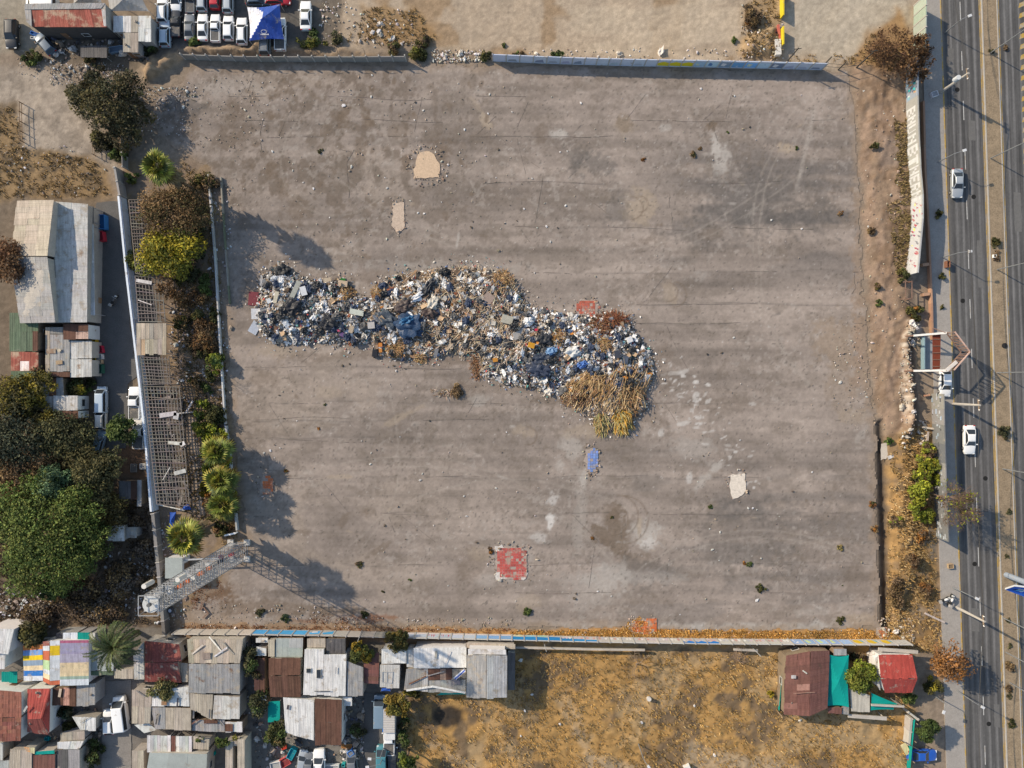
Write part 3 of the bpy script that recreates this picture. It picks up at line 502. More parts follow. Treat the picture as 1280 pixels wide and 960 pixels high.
for x, y, r, l in ((270,565,20,'northernmost fan palm of the row by the low wall'), (275,600,21,'middle fan palm of the row by the low wall'), (277,632,19,'southernmost fan palm of the row by the low wall')): fan_palm('fan_palm', l, x, y, r+2, 4.4, 'fan palms in a row by the low wall')
shrub('shrub', 'straw coloured bush at the foot of the palm row', 261, 627, (10,20), DRY+ORG[:1], 2.5, mat=mdry); shrub('shrub', 'ochre and green bush west of the palm row', 254, 612, (9,12), G_YEL, 2)
shrub('shrub', 'straggly brown green shrub south of the palm row', 276, 664, (12,12), G_OL+BRN[:1], 2)
fan_palm('fan_palm', 'solitary fan palm north of the telecom mast', 230, 673, 27, 12)
shrub('shrub', 'dry brown brush behind the low wall at mid length', 256, 420, (18,30), DRY+BRN, 2, mat=mdry); shrub('shrub', 'green weeds along the low wall by the patched roof', 267, 395, (6,16), G_OL, 1.4)
shrub('shrub', 'ochre weeds along the wall near the single fan palm', 255, 228, (22,12), G_OL+DRY, 1.6); shrub('shrub', 'green bush between corner tree and lane wall', 147, 193, (14,15), G_MID+G_OL, 2.5)
shrub('shrub', 'little palm like shrub beside the lane wall', 163, 222, (9,8), G_YEL[2:]+G_MID, 1.8)
tree('autumn_tree', 'reddish brown tree overhanging the west edge of the gabled roofs', 6, 328, (28,38), 8, [(.15,.075,.04),(.11,.06,.035),(.18,.10,.05)], .75, .2)
tree('yellow_tree', 'yellow and olive tree by the flat roofs on the west edge', 20, 497, (46,40), 7, [(.17,.14,.03),(.24,.19,.03),(.10,.085,.03),(.07,.065,.03)], .9, .19, lobes=((.5,.4,-.2,.5),(-.4,-.5,-.2,.5),(.5,-.5,-.3,.5))); shrub('shrub', 'yellow green bush crowding the small white roof', 98, 483, (19,13), G_YEL[:1]+G_OL+G_MID, 2.8)
tree('dark_tree', 'dark green tree below the yellow tree on the west edge', 15, 552, (46,42), 7.5, [(.065,.072,.046),(.082,.088,.052),(.05,.055,.036)], .9, .2); tree('dark_tree', 'dark tree between west edge and the small rusty edged roof', 72, 546, (48,32), 6, [(.082,.085,.04),(.115,.108,.044),(.068,.068,.034)], .9, .19)
tree('citrus_tree', 'round leafy citrus tree beside the parked white vehicles', 151, 536, (23,22), 4.5, G_MID+[(.11,.14,.035)], 1.5, .24)
tree('brown_tree', 'brown withered tree on the west edge', 24, 590, (48,34), 6, [(.17,.11,.06),(.21,.14,.07),(.13,.085,.05)], .9, .18, mat=mdry); tree('feathery_tree', 'blue green feathery tree in the middle of the grove', 64, 604, (27,27), 7.5, [(.09,.15,.075),(.12,.18,.09),(.07,.11,.06)], 1.3, .2)
tree('dark_tree', 'dark olive tree right of the blue green feathery tree', 113, 590, (42,40), 7.5, [(.072,.074,.034),(.10,.09,.04),(.125,.11,.045)], .9, .19, lobes=((.55,.3,-.2,.5),(-.5,.45,-.3,.5),(.1,-.6,-.2,.55))); tree('broad_tree', 'largest broad green tree of the western grove', 50, 668, (78,76), 10, [(.105,.145,.036),(.14,.18,.045),(.072,.10,.028),(.17,.19,.05)], .8, .19, lobes=((.5,.35,-.2,.5),(-.55,.3,-.1,.52),(.35,-.55,-.25,.48),(-.3,-.6,-.15,.5),(.75,-.15,-.4,.36),(-.1,.75,-.3,.36)))
tree('yellow_tree', 'sparse yellow olive tree south of the dark olive tree', 130, 640, (34,30), 5, [(.10,.09,.035),(.14,.11,.035),(.07,.062,.03)], .8, .18); tree('broad_tree', 'small green tree at the south tip of the grove', 62, 735, (24,18), 5, G_MID, 1.1)
for i, (x, y, rx_, ry_) in enumerate(((105,690,30,20),(150,725,32,24),(90,745,40,22),(45,770,34,14),(195,735,14,30),(125,765,44,16),(178,690,20,16),(165,655,16,14),(30,625,24,16),(8,700,16,24))):
    shrub('dry_scrub', 'tangle of dry grey brown scrub below the western grove', x, y, (rx_, ry_), DRY+[(.09,.07,.055),(.13,.11,.09)], 1.8, 1.1, .2, 'dry scrub below the western grove', mat=mdry)
for x, y in ((110,735),(150,760),(175,720),(85,770)): bare_tree('bare_shrub', 'leafless grey shrub in the scrub below the grove', P(x, y, 0), (random.uniform(-.2,.2), .1, 1), 4, .06, 4, .8, group='leafless shrubs below the grove', cat='bare shrub')
tree('dark_tree', 'dark tree shading the corner of the striped colourful roof', 40, 790, (25,19), 5.5, G_DK+G_OL, 1.5, .22); date_palm('date_palm', 'big feathery date palm between striped roof and red roof', 140, 810, 36, 7.5)
tree('feathery_tree', 'wispy olive tree over the pale tin roof south of the red roof', 200, 862, (24,15), 5, [(.16,.15,.06),(.09,.095,.035),(.20,.17,.07)], 1., .2)
tree('round_tree', 'round tree with yellow fruit beside the white skylight roof', 450, 816, (17,17), 4.8, [(.07,.08,.022),(.05,.06,.02),(.22,.15,.02)], 1.9, .18); tree('round_tree', 'round ochre and green tree growing over the blue painted wall', 497, 801, (18,16), 4.8, [(.10,.09,.03),(.07,.075,.025),(.18,.13,.035)], 1.7, .18)
tree('yellow_tree', 'yellow orange tree beside the delivery truck', 497, 884, (19,18), 4.5, [(.20,.15,.035),(.13,.12,.03),(.24,.16,.03)], 1.5, .2); tree('green_tree', 'lime green tree top at the south edge beside the alley', 508, 950, (16,14), 5, G_LIME[1:]+G_MID, 1.4, .22)
shrub('shrub', 'dark ivy hedge along the alley fence', 504, 922, (9,24), G_DK+G_MID, 2.4); shrub('shrub', 'small green yellow bush beside the yellow orange tree', 516, 866, (12,7), G_OL+G_YEL, 2)
tree('green_tree', 'green and ochre tree beside the bright white roof', 345, 918, (17,20), 4.5, G_MID+G_OL+[(.17,.12,.05)], 1.4, .2); tree('dark_tree', 'narrow dark tree squeezed east of the big grey roof', 314, 830, (10,24), 5, G_DK+G_MID[2:], 1.4, .22)
tree('dark_tree', 'dark green tree in the yard below the narrow tree', 322, 882, (14,22), 4.5, G_DK+G_MID[2:], 1.3, .22); shrub('shrub', 'dark shrub in the shady yard beside the rusty roof', 447, 912, (11,14), G_DK+G_MID[2:], 2.2)
shrub('shrub', 'climbing green creeper on the wall below the grey roofs', 287, 921, (16,6), G_MID+G_YEL[2:], 2, z=2.2); shrub('shrub', 'green creeper beside the striped metal carport', 257, 917, (9,4), G_MID, 1.6, z=2.0)
shrub('shrub', 'dark leafy bush in the patio east of the red hipped roof', 80, 893, (17,10), G_DK+G_BLU, 2.2); shrub('shrub', 'olive bush beside the white patio', 84, 909, (13,9), G_OL, 2.2); shrub('shrub', 'tall green bush along the alley wall at the south west', 114, 945, (10,22), G_OL+G_MID, 3)
# north
for x, y, rx_, ry_, l, cs in ((37,70,14,11,'green bush below the black jeep', G_OL+G_MID), (113,75,11,9,'ochre bush below the long rusty shed', G_OL+DRY), (186,58,13,14,'dark green bush beside the tan annex roof', G_MID[2:]+G_DK), (243,49,15,7,'green bush in front of the parked grey cars', G_MID), (392,42,8,8,'dark green weed by the white saloon', G_MID[2:]), (420,46,10,10,'dark brush at the yard corner', G_DK), (520,66,15,13,'yellow green bush growing over the north wall', G_OL+G_YEL[2:]), (490,60,13,11,'ochre bush leaning on the north wall', G_OL+DRY), (528,52,12,12,'dry thorny bush behind the north wall', DRY+G_OL), (607,71,8,8,'olive bush at the start of the painted north wall', G_OL), (696,68,14,5,'green weeds behind the painted north wall', G_MID), (646,68,12,4,'low weeds at the west end of the painted wall', G_MID+DRY), (630,56,3,4,'tiny green weed on the pale dirt', G_MID), (918,50,5,5,'small green weed by the dirt bank', G_MID), (390,52,26,5,'green grass clump behind the north wall', G_MID+G_YEL[2:]), (940,22,12,18,'dry ochre brush west of the yellow panels', DRY+ORG[:1])):
    shrub('shrub', l, x, y, (rx_, ry_), cs, None, 1.2, .17)
bare_tree('bare_tree', 'big leafless brown tree at the north east corner', P(1122,82,0), (-.05,.12,1), 8.5, .22, 6, .85, 4, [(.13,.075,.04),(.17,.10,.05),(.10,.06,.035)], 3600, c=(.8,.6,.5))
for x, y, rx_, ry_, cs, l in ((262,552,12,15,G_LIME,'lime bush left of the first palm in the row'),(281,583,12,13,G_LIME,'yellowish bush on the wall beside the first two palms'),(262,590,13,14,G_LIME,'green bush left of the middle palm'),(284,617,12,14,G_LIME+G_YEL[2:],'green bush on the wall beside the last two palms'),(266,645,10,9,G_OL+DRY,'olive brush below the palm row'),(274,546,12,12,G_LIME+G_MID,'green bush above the palm row'),(262,470,9,9,G_OL,'olive brush on the low wall south of the leafless grey tree'),(259,485,8,8,G_MID,'small green bush above the lime bush'),(236,340,14,12,G_DK+G_OL,'dark underbrush east of the yellow tree'),(236,250,20,12,BRN+G_OL,'brown bush at the north end of the garden strip')):
    shrub('shrub', l, x, y, (rx_, ry_), cs, 2.4)
for k, (x, y, rx_, ry_, cs) in enumerate(((246,372,14,13,DRY+BRN),(228,400,12,14,DRY+G_OL),(247,396,11,12,G_OL),(238,430,14,12,DRY),(252,440,11,12,G_OL+DRY),(222,345,14,12,G_DK+G_OL),(244,480,11,13,DRY+G_OL),(247,520,9,9,G_MID+G_LIME[1:]),(264,536,10,10,G_LIME),(257,570,10,12,G_MID+G_LIME[:1]),(258,604,9,11,G_LIME+DRY),(284,642,9,12,G_OL+ORG[:1]),(268,660,10,8,DRY+G_OL),(206,245,14,10,BRN+DRY),(190,300,9,12,G_OL+G_YEL[2:]),(247,318,11,12,G_DK+G_MID))):
    shrub('shrub', 'rough bush in the overgrown strip between shed skeleton and low wall', x, y, (rx_, ry_), cs, 2., .9, .18, 'rough bushes filling the overgrown strip', mat=mdry if cs[0] in DRY else None)
# east strip
tree('autumn_tree', 'orange leaved tree on the pavement by the red roofed house', 1188, 830, (29,30), 6.5, ORG+[(.26,.13,.05)], .62, .2); tree('lime_tree', 'yellow green tree between teal sail and red roofed house', 1077, 846, (25,22), 5, G_LIME[1:]+G_YEL[2:]+[(.10,.13,.025)], 1.5, .2)
tree('round_tree', 'round dark green tree on the pavement behind the blue car', 1163, 914, (16,17), 5, [(.05,.075,.022),(.065,.09,.025)], 2., .17); shrub('shrub', 'green bush below the red roofed house', 1137, 872, (14,9), G_MID, 2.2); shrub('shrub', 'olive bush with yellow flowers east of the red roofed house', 1165, 858, (16,12), G_OL+G_YEL[:1], 2.4)
shrub('shrub', 'dark bush north of the yellow green tree', 1074, 822, (13,9), G_DK+DRY, 2); shrub('shrub', 'small yellow bush by the teal mesh fence', 964, 868, (5,6), [(.35,.26,.02),(.28,.22,.03)], 1.2)
for x, y, rx_, ry_, h_, l, cs in ((1150,622,11,13,2.6,'lime green bush under the leaning bare tree', G_LIME), (1144,600,9,10,2.2,'lime and olive bush north of the leaning bare tree', G_LIME+G_OL), (1163,582,16,13,3.2,'loose yellow green bush at the top of the pavement wall', G_LIME+G_YEL[:1]), (1174,600,9,12,2.6,'small loose lime bush over the pavement wall', G_LIME+DRY), (1160,560,12,12,2.5,'sparse lime bush at the pavement edge', G_LIME+DRY), (1158,645,12,12,2.5,'small lime bush south of the leaning bare tree', G_LIME), (1110,551,8,6,1.2,'single green bush at the ditch corner', G_MID+[(.12,.2,.03)]), (1098,378,6,5,1,'small dark green bush on the bare berm', G_MID), (1128,345,8,11,2,'olive bush at the end of the graffiti wall', G_OL), (1145,390,14,12,2,'ochre bush north of the billboard frame', G_OL+ORG[:1]), (1117,652,14,8,1.4,'lime tinted weeds beside the ditch', G_LIME+DRY), (1092,183,7,6,1,'ochre green weed at the lot edge', G_OL), (1097,358,6,7,.9,'yellowed weed on the berm', DRY+G_OL), (1089,288,7,5,.8,'dry weed clump on the berm', DRY), (1174,266,5,8,1,'weed beside the shaded pavement', G_OL), (1178,346,5,6,1,'weed at the kerb by the lamp post', G_OL), (1178,384,3,4,.6,'small weed at the kerb', G_OL), (1091,632,6,5,.9,'ochre weed on the ditch rim', ORG+G_OL), (1094,660,5,8,.8,'dry weed on the ditch rim', DRY+ORG), (1120,740,12,24,1.2,'grey dry brush beside the ditch end', DRY), (1150,670,10,14,1.3,'tan brush on the grassy berm', DRY+ORG), (1138,700,12,14,1.3,'brown brush on the grassy berm', DRY+BRN), (1158,735,9,16,1.2,'ochre brush along the pavement', ORG+DRY)):
    shrub('shrub', l, x, y, (rx_, ry_), cs, h_, 1.1, .17, mat=mdry if cs[0] in DRY else None)
bare_tree('bare_tree', 'leaning bare tree spreading over the pavement and kerb', P(1155,614,0), (.42,-.16,.8), 8.5, .12, 6, .36, 4, G_LIME+DRY, 520, c=(1.05,.95,.9), droop=-.04)
tree('lime_tree', 'ragged bright yellow green tree on the grassy berm under the leaning bare tree', 1149, 612, (15,36), 3.6, G_LIME+[(.34,.34,.035)], .8, .2, lobes=((.3,.8,-.1,.5),(-.4,-.75,-.1,.5),(.7,.2,-.2,.5),(.9,.85,-.1,.35)), low=.1)
bare_tree('bare_tree', 'pale bare tree leaning over the south boundary wall', P(795,830,0), (.0,.45,1), 5.5, .1, 5, .6, c=(1.6,1.6,1.5)); bare_tree('bare_tree', 'pale bare sapling by the boundary wall west of the rusty house', P(922,825,0), (-.1,.2,1), 5, .09, 5, .65, c=(1.6,1.5,1.4)); bare_tree('bare_tree', 'grey leafless bush east of the red roofed house', P(1157,835,0), (.3,.1,1), 4, .08, 5, .7, c=(1.2,1.1,1.)); bare_tree('bare_tree', 'brown leafless bush between rusty house and boundary wall', P(1082,817,0), (.1,.1,1), 3, .06, 5, .8)
bare_tree('bare_tree', 'rusty leafed sapling over the corner of the rusty roof', P(985,822,0), (.4,.15,1), 4.6, .07, 5, .6, leafcols=ORG, nl=350, c=(1.2,1.1,1.))
for k, (x, y, r, cs) in enumerate(((1256,540,9,G_DK),(1258,60,4,DRY),(1240,64,4,G_DK),(1247,300,8,G_OL),(1246,320,6,DRY),(1262,640,4,G_DK),(1260,697,4,G_DK),(1261,776,4,G_DK),(1263,835,8,DRY),(1262,860,6,DRY),(1263,870,4,G_DK),(1265,905,6,G_OL),(1263,808,4,G_DK))):
    shrub('verge_shrub', 'low dusty shrub on the strip between the two carriageways', x, y, (r, r*1.2), cs, r*.11, 1.1, .15, 'low shrubs between the carriageways')
# lone weeds on the lot
for x, y, r, cs, l in ((660,765,8,G_MID,'leafy green weed near the south wall on bare asphalt'), (326,766,8,G_MID[2:]+G_DK,'westernmost dark green weed near the south wall'), (356,774,7,G_MID[2:]+G_BLU,'dark green weed east of its twin near the south wall'), (455,769,7,G_OL,'olive weed beside the red brown leaf litter'), (866,192,6,G_OL+DRY,'ochre green weed tuft near the pale concrete scar'), (875,186,4,DRY+ORG[:1],'straw tuft touching the ochre green weed'), (910,165,2.5,G_MID,'thin green weed along the pale concrete scar'), (996,185,4,G_MID,'small green weed by the sandy patch'), (1051,266,5,ORG+DRY,'ochre tuft near the east rim'), (804,199,4,ORG,'orange straw tuft in the northern half'), (888,634,4,G_MID,'green tuft south of the pale slab'), (938,706,5,G_MID,'green tuft in the south east quarter'), (930,704,4,ORG,'orange tuft next to the green tuft in the south east'), (1051,685,6,[(.24,.2,.08),(.3,.23,.1)],'straw coloured tuft near the ditch'), (613,689,6,ORG+DRY,'ochre tuft at the corner of the red tiled floor'), (400,189,5,G_OL+G_DK,'olive tuft on the mottled north west asphalt'), (449,706,6,G_OL+DRY,'flat olive tuft in the south west quarter'), (357,589,4,ORG+G_OL,'ochre tuft near the orange clay tiles'), (1053,732,1,G_MID,'tiny weed near the ditch'), (951,736,8,G_OL,'sparse weeds north of the pale apron'), (740,672,4,ORG+DRY,'rusty tuft beside the brown stain'), (765,647,3,G_OL,'small weed on the brown stain'), (512,725,3,G_MID,'tiny green weed in the south west quarter'), (478,740,3,G_OL,'tiny olive weed near the mast shadow'), (1052,776,7,G_OL,'olive weed on the pale apron'), (568,490,12,DRY,'thin dry stalks south of the heap'), (398,536,3,ORG,'small orange tuft west of centre'), (406,506,2.5,G_MID,'tiny bright green weed west of centre')):
    shrub('weed', l, x, y, (r, r*.85), cs, r*.06, 1.1, .11, cat='weed', mat=mdry if cs[0] in DRY+ORG else None)

# ---------------------------------------------------------------- dry grass and ground litter nobody could count
def tufts(name, polys, n, cols, size=(.3, .7), dens=.45, blades=7, seed=5, wd=.07, m=None):
    mb = MB(); cols = np.array(cols); xs = [(p[0]-640)*S for q in polys for p in q]; ys = [(480-p[1])*S for q in polys for p in q]
    x = rng.uniform(min(xs), max(xs), n*4); y = rng.uniform(min(ys), max(ys), n*4); k = np.zeros(len(x), bool)
    for q in polys: k |= sdf(x, y, q) > .1
    k &= np.hypot((x-(-9.75))/3.0, (y+52.1)/2.4) > 1; k &= .55*fbm(x/2.2, y/2.2, seed, 3)+.45*fbm(x/7, y/6, seed+3, 3)+rng.uniform(-.12, .12, len(x)) > dens; x, y = x[k][:n], y[k][:n]; h = np.array([gz(a, b) for a, b in zip(x, y)]); tone = .55+.9*fbm(x/6, y/5, seed+9, 3)
    ti = np.repeat(np.arange(len(x)), blades); nb = len(ti); az = rng.uniform(0, 6.283, nb); L = rng.uniform(*size, nb); lean = rng.uniform(.25, 1.1, nb)
    o = np.stack([x[ti]+rng.normal(0, .12, nb), y[ti]+rng.normal(0, .12, nb), h[ti]-.05], 1); d = np.stack([np.cos(az)*np.sin(lean), np.sin(az)*np.sin(lean), np.cos(lean)], 1); s = np.stack([-np.sin(az), np.cos(az), np.zeros(nb)], 1)*wd
    V = np.stack([o-s, o+s, o+d*(L*.6)[:, None]+s*.8, o+d*L[:, None]], 1).reshape(-1, 3); i = np.arange(nb)*4
    c = cols[rng.integers(0, len(cols), nb)]*rng.uniform(.6, 1.35, (nb, 1))*tone[ti][:, None]
    mb.arr(V.tolist(), np.stack([i, i+1, i+2, i+3], 1).tolist(), [tuple(q) for q in c]); return mb.build(name, m or mdry, kind='stuff')
GR = [(.42,.27,.11),(.36,.23,.085),(.46,.34,.18),(.28,.19,.10)]
tufts('dry_grass', [[(508,812),(1135,818),(1132,1000),(508,1000)]], 5200, [(.52,.315,.10),(.44,.265,.08),(.54,.37,.16),(.35,.22,.085),(.22,.15,.075),(.30,.25,.17)], (.2, .6), .38, wd=.045)
tufts('dry_grass', [[(1110,548),(1164,530),(1174,790),(1185,815),(1130,815),(1108,800)]], 1300, GR, (.25, .6), .47)
tufts('dry_grass', [[(640,788),(775,787),(785,776),(800,772),(818,786),(1000,789),(1112,786),(1130,806),(640,800)]], 1600, [(.50,.27,.07),(.42,.22,.06),(.5,.33,.13)], (.2, .45), .25)
tufts('dry_grass', [[(-40,135),(18,135),(32,185),(118,200),(140,245),(-40,250)], [(455,8),(520,12),(550,52),(430,58)], [(930,5),(974,-10),(974,75),(925,72)], [(1060,80),(1090,40),(1128,60),(1120,90)], [(985,68),(1100,70),(1095,80),(985,80)]], 3400, [(.30,.2,.085),(.23,.155,.08),(.34,.25,.13)], (.25, .6), .36)
tufts('dry_grass', [[(1116,150),(1135,150),(1140,250),(1137,350),(1120,350),(1106,262),(1120,215)]], 480, [(.26,.19,.10),(.2,.16,.07),(.33,.24,.12)], (.25, .6), .42)
tufts('leaf_litter', [[(380,772),(395,765),(470,772),(475,780),(380,781)], [(235,735),(275,725),(285,755),(240,765)], [(226,780),(640,786),(640,792),(226,788)]], 1100, [(.24,.085,.035),(.30,.12,.045),(.2,.1,.05)], (.1, .35), .3, wd=.05)
tufts('dry_grass', [[(225,200),(262,215),(300,655),(290,690),(232,655),(215,400)]], 1500, [(.25,.17,.08),(.15,.13,.05),(.2,.13,.07)], (.2, .6), .45); tufts('dry_grass', [[(1232,-20),(1243,-20),(1272,980),(1261,980)]], 700, [(.3,.23,.12),(.2,.16,.09)], (.15, .35), .5)
tufts('dry_scrub_cover', [[(-30,470),(60,470),(150,600),(190,610),(205,780),(-30,785)]], 2200, [(.12,.09,.06),(.09,.07,.05),(.17,.12,.07)], (.3, .8), .4)
# ---------------------------------------------------------------- roofs and buildings
MK = {
 'rust': M('rusty_sheet', (.125, .062, .042), .3, 1.3, .85, rust=.35, rustcol=(.075, .036, .025), streak=.22), 'grey': M('grey_zinc', (.29, .285, .28), .26, .9, .6, rust=.26, rustcol=(.17, .10, .06), dust=.4, streak=.22), 'pale': M('pale_sheet', (.50, .485, .46), .22, .8, .65, rust=.22, rustcol=(.26, .18, .12), dust=.45, streak=.22),
 'white': M('white_sheet', (.62, .61, .59), .18, .8, .6, rust=.1, rustcol=(.32, .24, .17), dust=.34, streak=.22), 'tan': M('tan_sheet', (.40, .345, .28), .22, .9, .8, rust=.12, dust=.2, streak=.22), 'red': M('red_sheet', (.22, .06, .048), .28, .9, .7, dust=.3, streak=.22), 'brick': M('red_tile', (.25, .10, .07), .3, 1.2, .85, dust=.15, streak=.22),
 'brightred': M('red_painted_roof', (.36, .062, .048), .22, .9, .65, dust=.3, streak=.22), 'green': M('green_sheet', (.10, .14, .085), .25, .9, .7, dust=.15, streak=.22), 'teal': M('teal_cloth', (.0, .30, .26), .16, .8, .85, bump=.1, trans=.15), 'dark': M('dark_sheet', (.10, .095, .095), .3, 1, .7, dust=.15, streak=.22), 'blue': M('blue_cloth', (.03, .10, .42), .15, 1, .7, trans=.1),
 'redrust': M('red_rusty_sheet', (.30, .085, .06), .25, 1.1, .8, rust=.5, rustcol=(.42, .30, .21), streak=.22), 'brown': M('brown_red_sheet', (.165, .075, .06), .25, 1.1, .8, rust=.25, rustcol=(.10, .055, .04), streak=.22), 'plain': M('painted_panel', (1, 1, 1), .22, 1.3, .7, dust=.34, streak=.22), 'poly': M('translucent_sheet', (.42, .45, .43), .2, .9, .4, dust=.2, trans=.25)}
MW = {'plaster': M('wall_plaster', (.42, .38, .33), .25, 1, .9, dust=.2), 'white': M('white_wall', (.66, .65, .63), .15, 1, .85, dust=.2), 'brick': M('brick_wall', (.26, .13, .09), .3, 2, .9, dust=.2), 'wood': M('board_wall', (.22, .16, .11), .3, 1.5, .9), 'dark': M('dark_wall', (.06, .055, .055), .3, 1.5, .9), 'grey': M('grey_wall', (.30, .29, .28), .25, 1, .9), 'zinc': M('zinc_wall', (.32, .32, .32), .2, 1, .6, rust=.2)}
mglass = M('window_glass', (.03, .035, .04), .1, 1, .12, spec=.6, bump=0); mframe = M('window_frame', (.5, .48, .45), .15, 2, .7); mdoor = M('door_wood', (.17, .10, .06), .25, 2, .8); mwood = M('weathered_wood', (.30, .22, .15), .35, 2, .9); msteel = M('galvanised_steel', (.42, .42, .42), .2, 2, .5, metal=.3); mrsteel = M('rusty_steel', (.20, .125, .095), .3, 2, .8, rust=.3)
def bil(q, u, v): return (q[0]*(1-u)+q[1]*u)*(1-v)+(q[3]*(1-u)+q[2]*u)*v
def roofmesh(mb, q, sheet=.95, row=2.6, ribs=True, tint=.10, odd=(), cell=None, th=.035):
    """overlapping metal sheets on the quad q (u = across the sheets, v = along them), each a little off"""
    U = ((q[1]-q[0]).length+(q[2]-q[3]).length)/2; V = ((q[3]-q[0]).length+(q[2]-q[1]).length)/2; nu = max(1, round(U/sheet)); nv = max(1, round(V/row))
    nrm = (q[1]-q[0]).cross(q[3]-q[0]).normalized(); nrm = nrm if nrm.z > 0 else -nrm
    for i in range(nu):
        for j in range(nv):
            c = jit(W, tint); k = random.uniform(.0, .02)+.018*((i+j) % 2)
            if cell: c = cell((i+.5)/nu, (j+.5)/nv) or c
            elif odd and random.random() < .10: c = random.choice(odd)
            e = .015/max(V, .5)+random.uniform(-.03, .05)/max(V, .5)*(j in (0, nv-1)); e += random.choice((0, 0, 0, .10, -.07))/max(V, .5)*(j == nv-1); a, b = bil(q, i/nu, max(0, j/nv-e)), bil(q, (i+1)/nu, max(0, j/nv-e)); d, cc = bil(q, i/nu, min(1.03, (j+1)/nv+e)), bil(q, (i+1)/nu, min(1.03, (j+1)/nv+e))
            lo = [p+nrm*k for p in (a, b, cc, d)]; hi = [p+nrm*(k+th+random.uniform(0, .012)) for p in (a, b, cc, d)]
            if (b-a).cross(d-a).z < 0: lo.reverse(); hi.reverse()
            mb.hexa(lo+hi, c)
            if ribs:
                for t in (.12, .5, .88):
                    p0, p1 = hi[0].lerp(hi[1], t), hi[3].lerp(hi[2], t)
                    if (b-a).cross(d-a).z < 0: p0, p1 = hi[3].lerp(hi[2], t), hi[0].lerp(hi[1], t)
                    mb.beam(p0+nrm*.004, p1+nrm*.004, .06, .02, c)
def opening(root, a, b, t, kind, z0=.0, top=2.5, wmat=None):
    """door or window set 2-3 cm proud on the wall running from a to b"""
    d = (b-a); L = d.length; d = d/L; n = Vector((d.y, -d.x, 0)); ang = atan2(d.y, d.x); c = a+d*(L*t)
    if kind == 'door':
        h = min(2.05, top-.15); o = MB().box((c.x+n.x*.03, c.y+n.y*.03, z0+h/2), (.9, .06, h), ang).build('door', mdoor, root); k = c+d*.34+n*.075; MB().box((k.x, k.y, z0+1), (.12, .05, .05), ang).build('handle', msteel, o)
    else:
        h = .9 if top > 2.2 else .6; zc = z0+min(1.5, top-.65); f = MB(); w2 = 1.1
        for s in (-1, 1):
            f.box((c.x+d.x*s*w2/2+n.x*.04, c.y+d.y*s*w2/2+n.y*.04, zc), (.07, .08, h+.07), ang); f.box((c.x+n.x*.04, c.y+n.y*.04, zc+s*h/2), (w2-.08, .075, .07), ang)
        o = f.build('window', mframe, root); MB().box((c.x+n.x*.02, c.y+n.y*.02, zc), (w2-.08, .03, h-.08), ang).build('pane', mglass, o)
def building(name, label, cat, roofs, wall='plaster', group=None, opens=(), inset=.18, base=None):
    """roofs: (photo quad, height or 4 heights, material key[, options]) - each gets walls of its own below it"""
    Q = []
    for r in roofs:
        zz = r[1] if isinstance(r[1], (list, tuple)) else (r[1],)*4; Q.append([P(*p, z) for p, z in zip(r[0], zz)])
    ctr = sum((p for q in Q for p in q), Vector())/(4*len(Q)); root = thing(name, label, cat, (ctr.x, ctr.y, 0), group)
    for q, r in zip(Q, roofs):
        o = dict(r[3]) if len(r) > 3 else {}; wm = o.pop('wall', wall); mk = o.pop('mat', r[2]); nw = o.pop('nowall', False); sw = o.pop('swap', False)
        mb = MB(); roofmesh(mb, [q[1], q[2], q[3], q[0]] if sw else q, **o); mb.build('roof', MK[mk], root)
        c = sum(q, Vector())/4; s = [p+(c-p).normalized()*inset for p in q]; ar = sum(s[i-1].x*s[i].y-s[i].x*s[i-1].y for i in range(4))
        if ar < 0: s = s[::-1]
        if nw:
            for p in s: mb2 = MB().tube((p.x, p.y, -.1), (p.x, p.y, p.z-.03), .05, .05, 6); mb2.build('post', msteel, root)
        else:
            mb = MB(); mb.hexa([(p.x, p.y, -.12) for p in s]+[(p.x, p.y, p.z-.03) for p in s], jit(W, .1)); mb.build('wall', MW[wm], root)
        for i, t, k in (opens if r is roofs[0] else ()): opening(root, Vector((s[i].x, s[i].y, 0)), Vector((s[(i+1) % 4].x, s[(i+1) % 4].y, 0)), t, k, 0, min(s[i].z, s[(i+1) % 4].z))
    return root
def R4(x0, y0, x1, y1): return [(x0, y0), (x1, y0), (x1, y1), (x0, y1)]
R_ = [(.55, .28, .18), (.45, .24, .17)]; RU = [(3.4, 4.6, 5.2), (2.2, 2.4, 2.4)]
DW = ((0, .3, 'door'), (0, .7, 'window'), (2, .4, 'window'), (1, .5, 'window'), (3, .5, 'window'))
# north west
building('long_shed', 'long shed with rust streaked red roof inside a grey parapet', 'shed', [([(40,34),(134,34),(127,11),(40,12)], [4.1,4.1,4.3,4.3], 'redrust', dict(sheet=.9, row=4, tint=.18))], 'dark', opens=((0,.3,'door'),(0,.6,'window')))
r = building('shed_parapet', 'grey sheet lean-to along the back and ends of the long rusty shed', 'lean-to', [([(31,12),(127,11),(132,4),(31,5)], 4.4, 'grey'), ([(31,12),(39,12),(40,34),(33,27)], 4.35, 'grey'), ([(127,12),(132,5),(133,33),(130,33)], 4.35, 'pale')], 'grey')
building('annex', 'white and tan tin annex east of the long rusty shed', 'shed', [(R4(142,20,164,40), 3, 'white'), (R4(164.3,20,173,40), 3.05, 'tan'), (R4(173.3,20,189,52), 3, 'white')], 'grey', opens=DW)
building('annex', 'single pitch tan annex roof in front of the white tin annex', 'shed', [(R4(154,41,173,65), [3,3,2.6,2.6], 'tan')], 'grey', opens=DW[:2])
building('tin_shelter', 'dark flat shelter roof below the long rusty shed', 'shelter', [(R4(101,57,134,72), 1.6, 'dark', dict(nowall=True))])
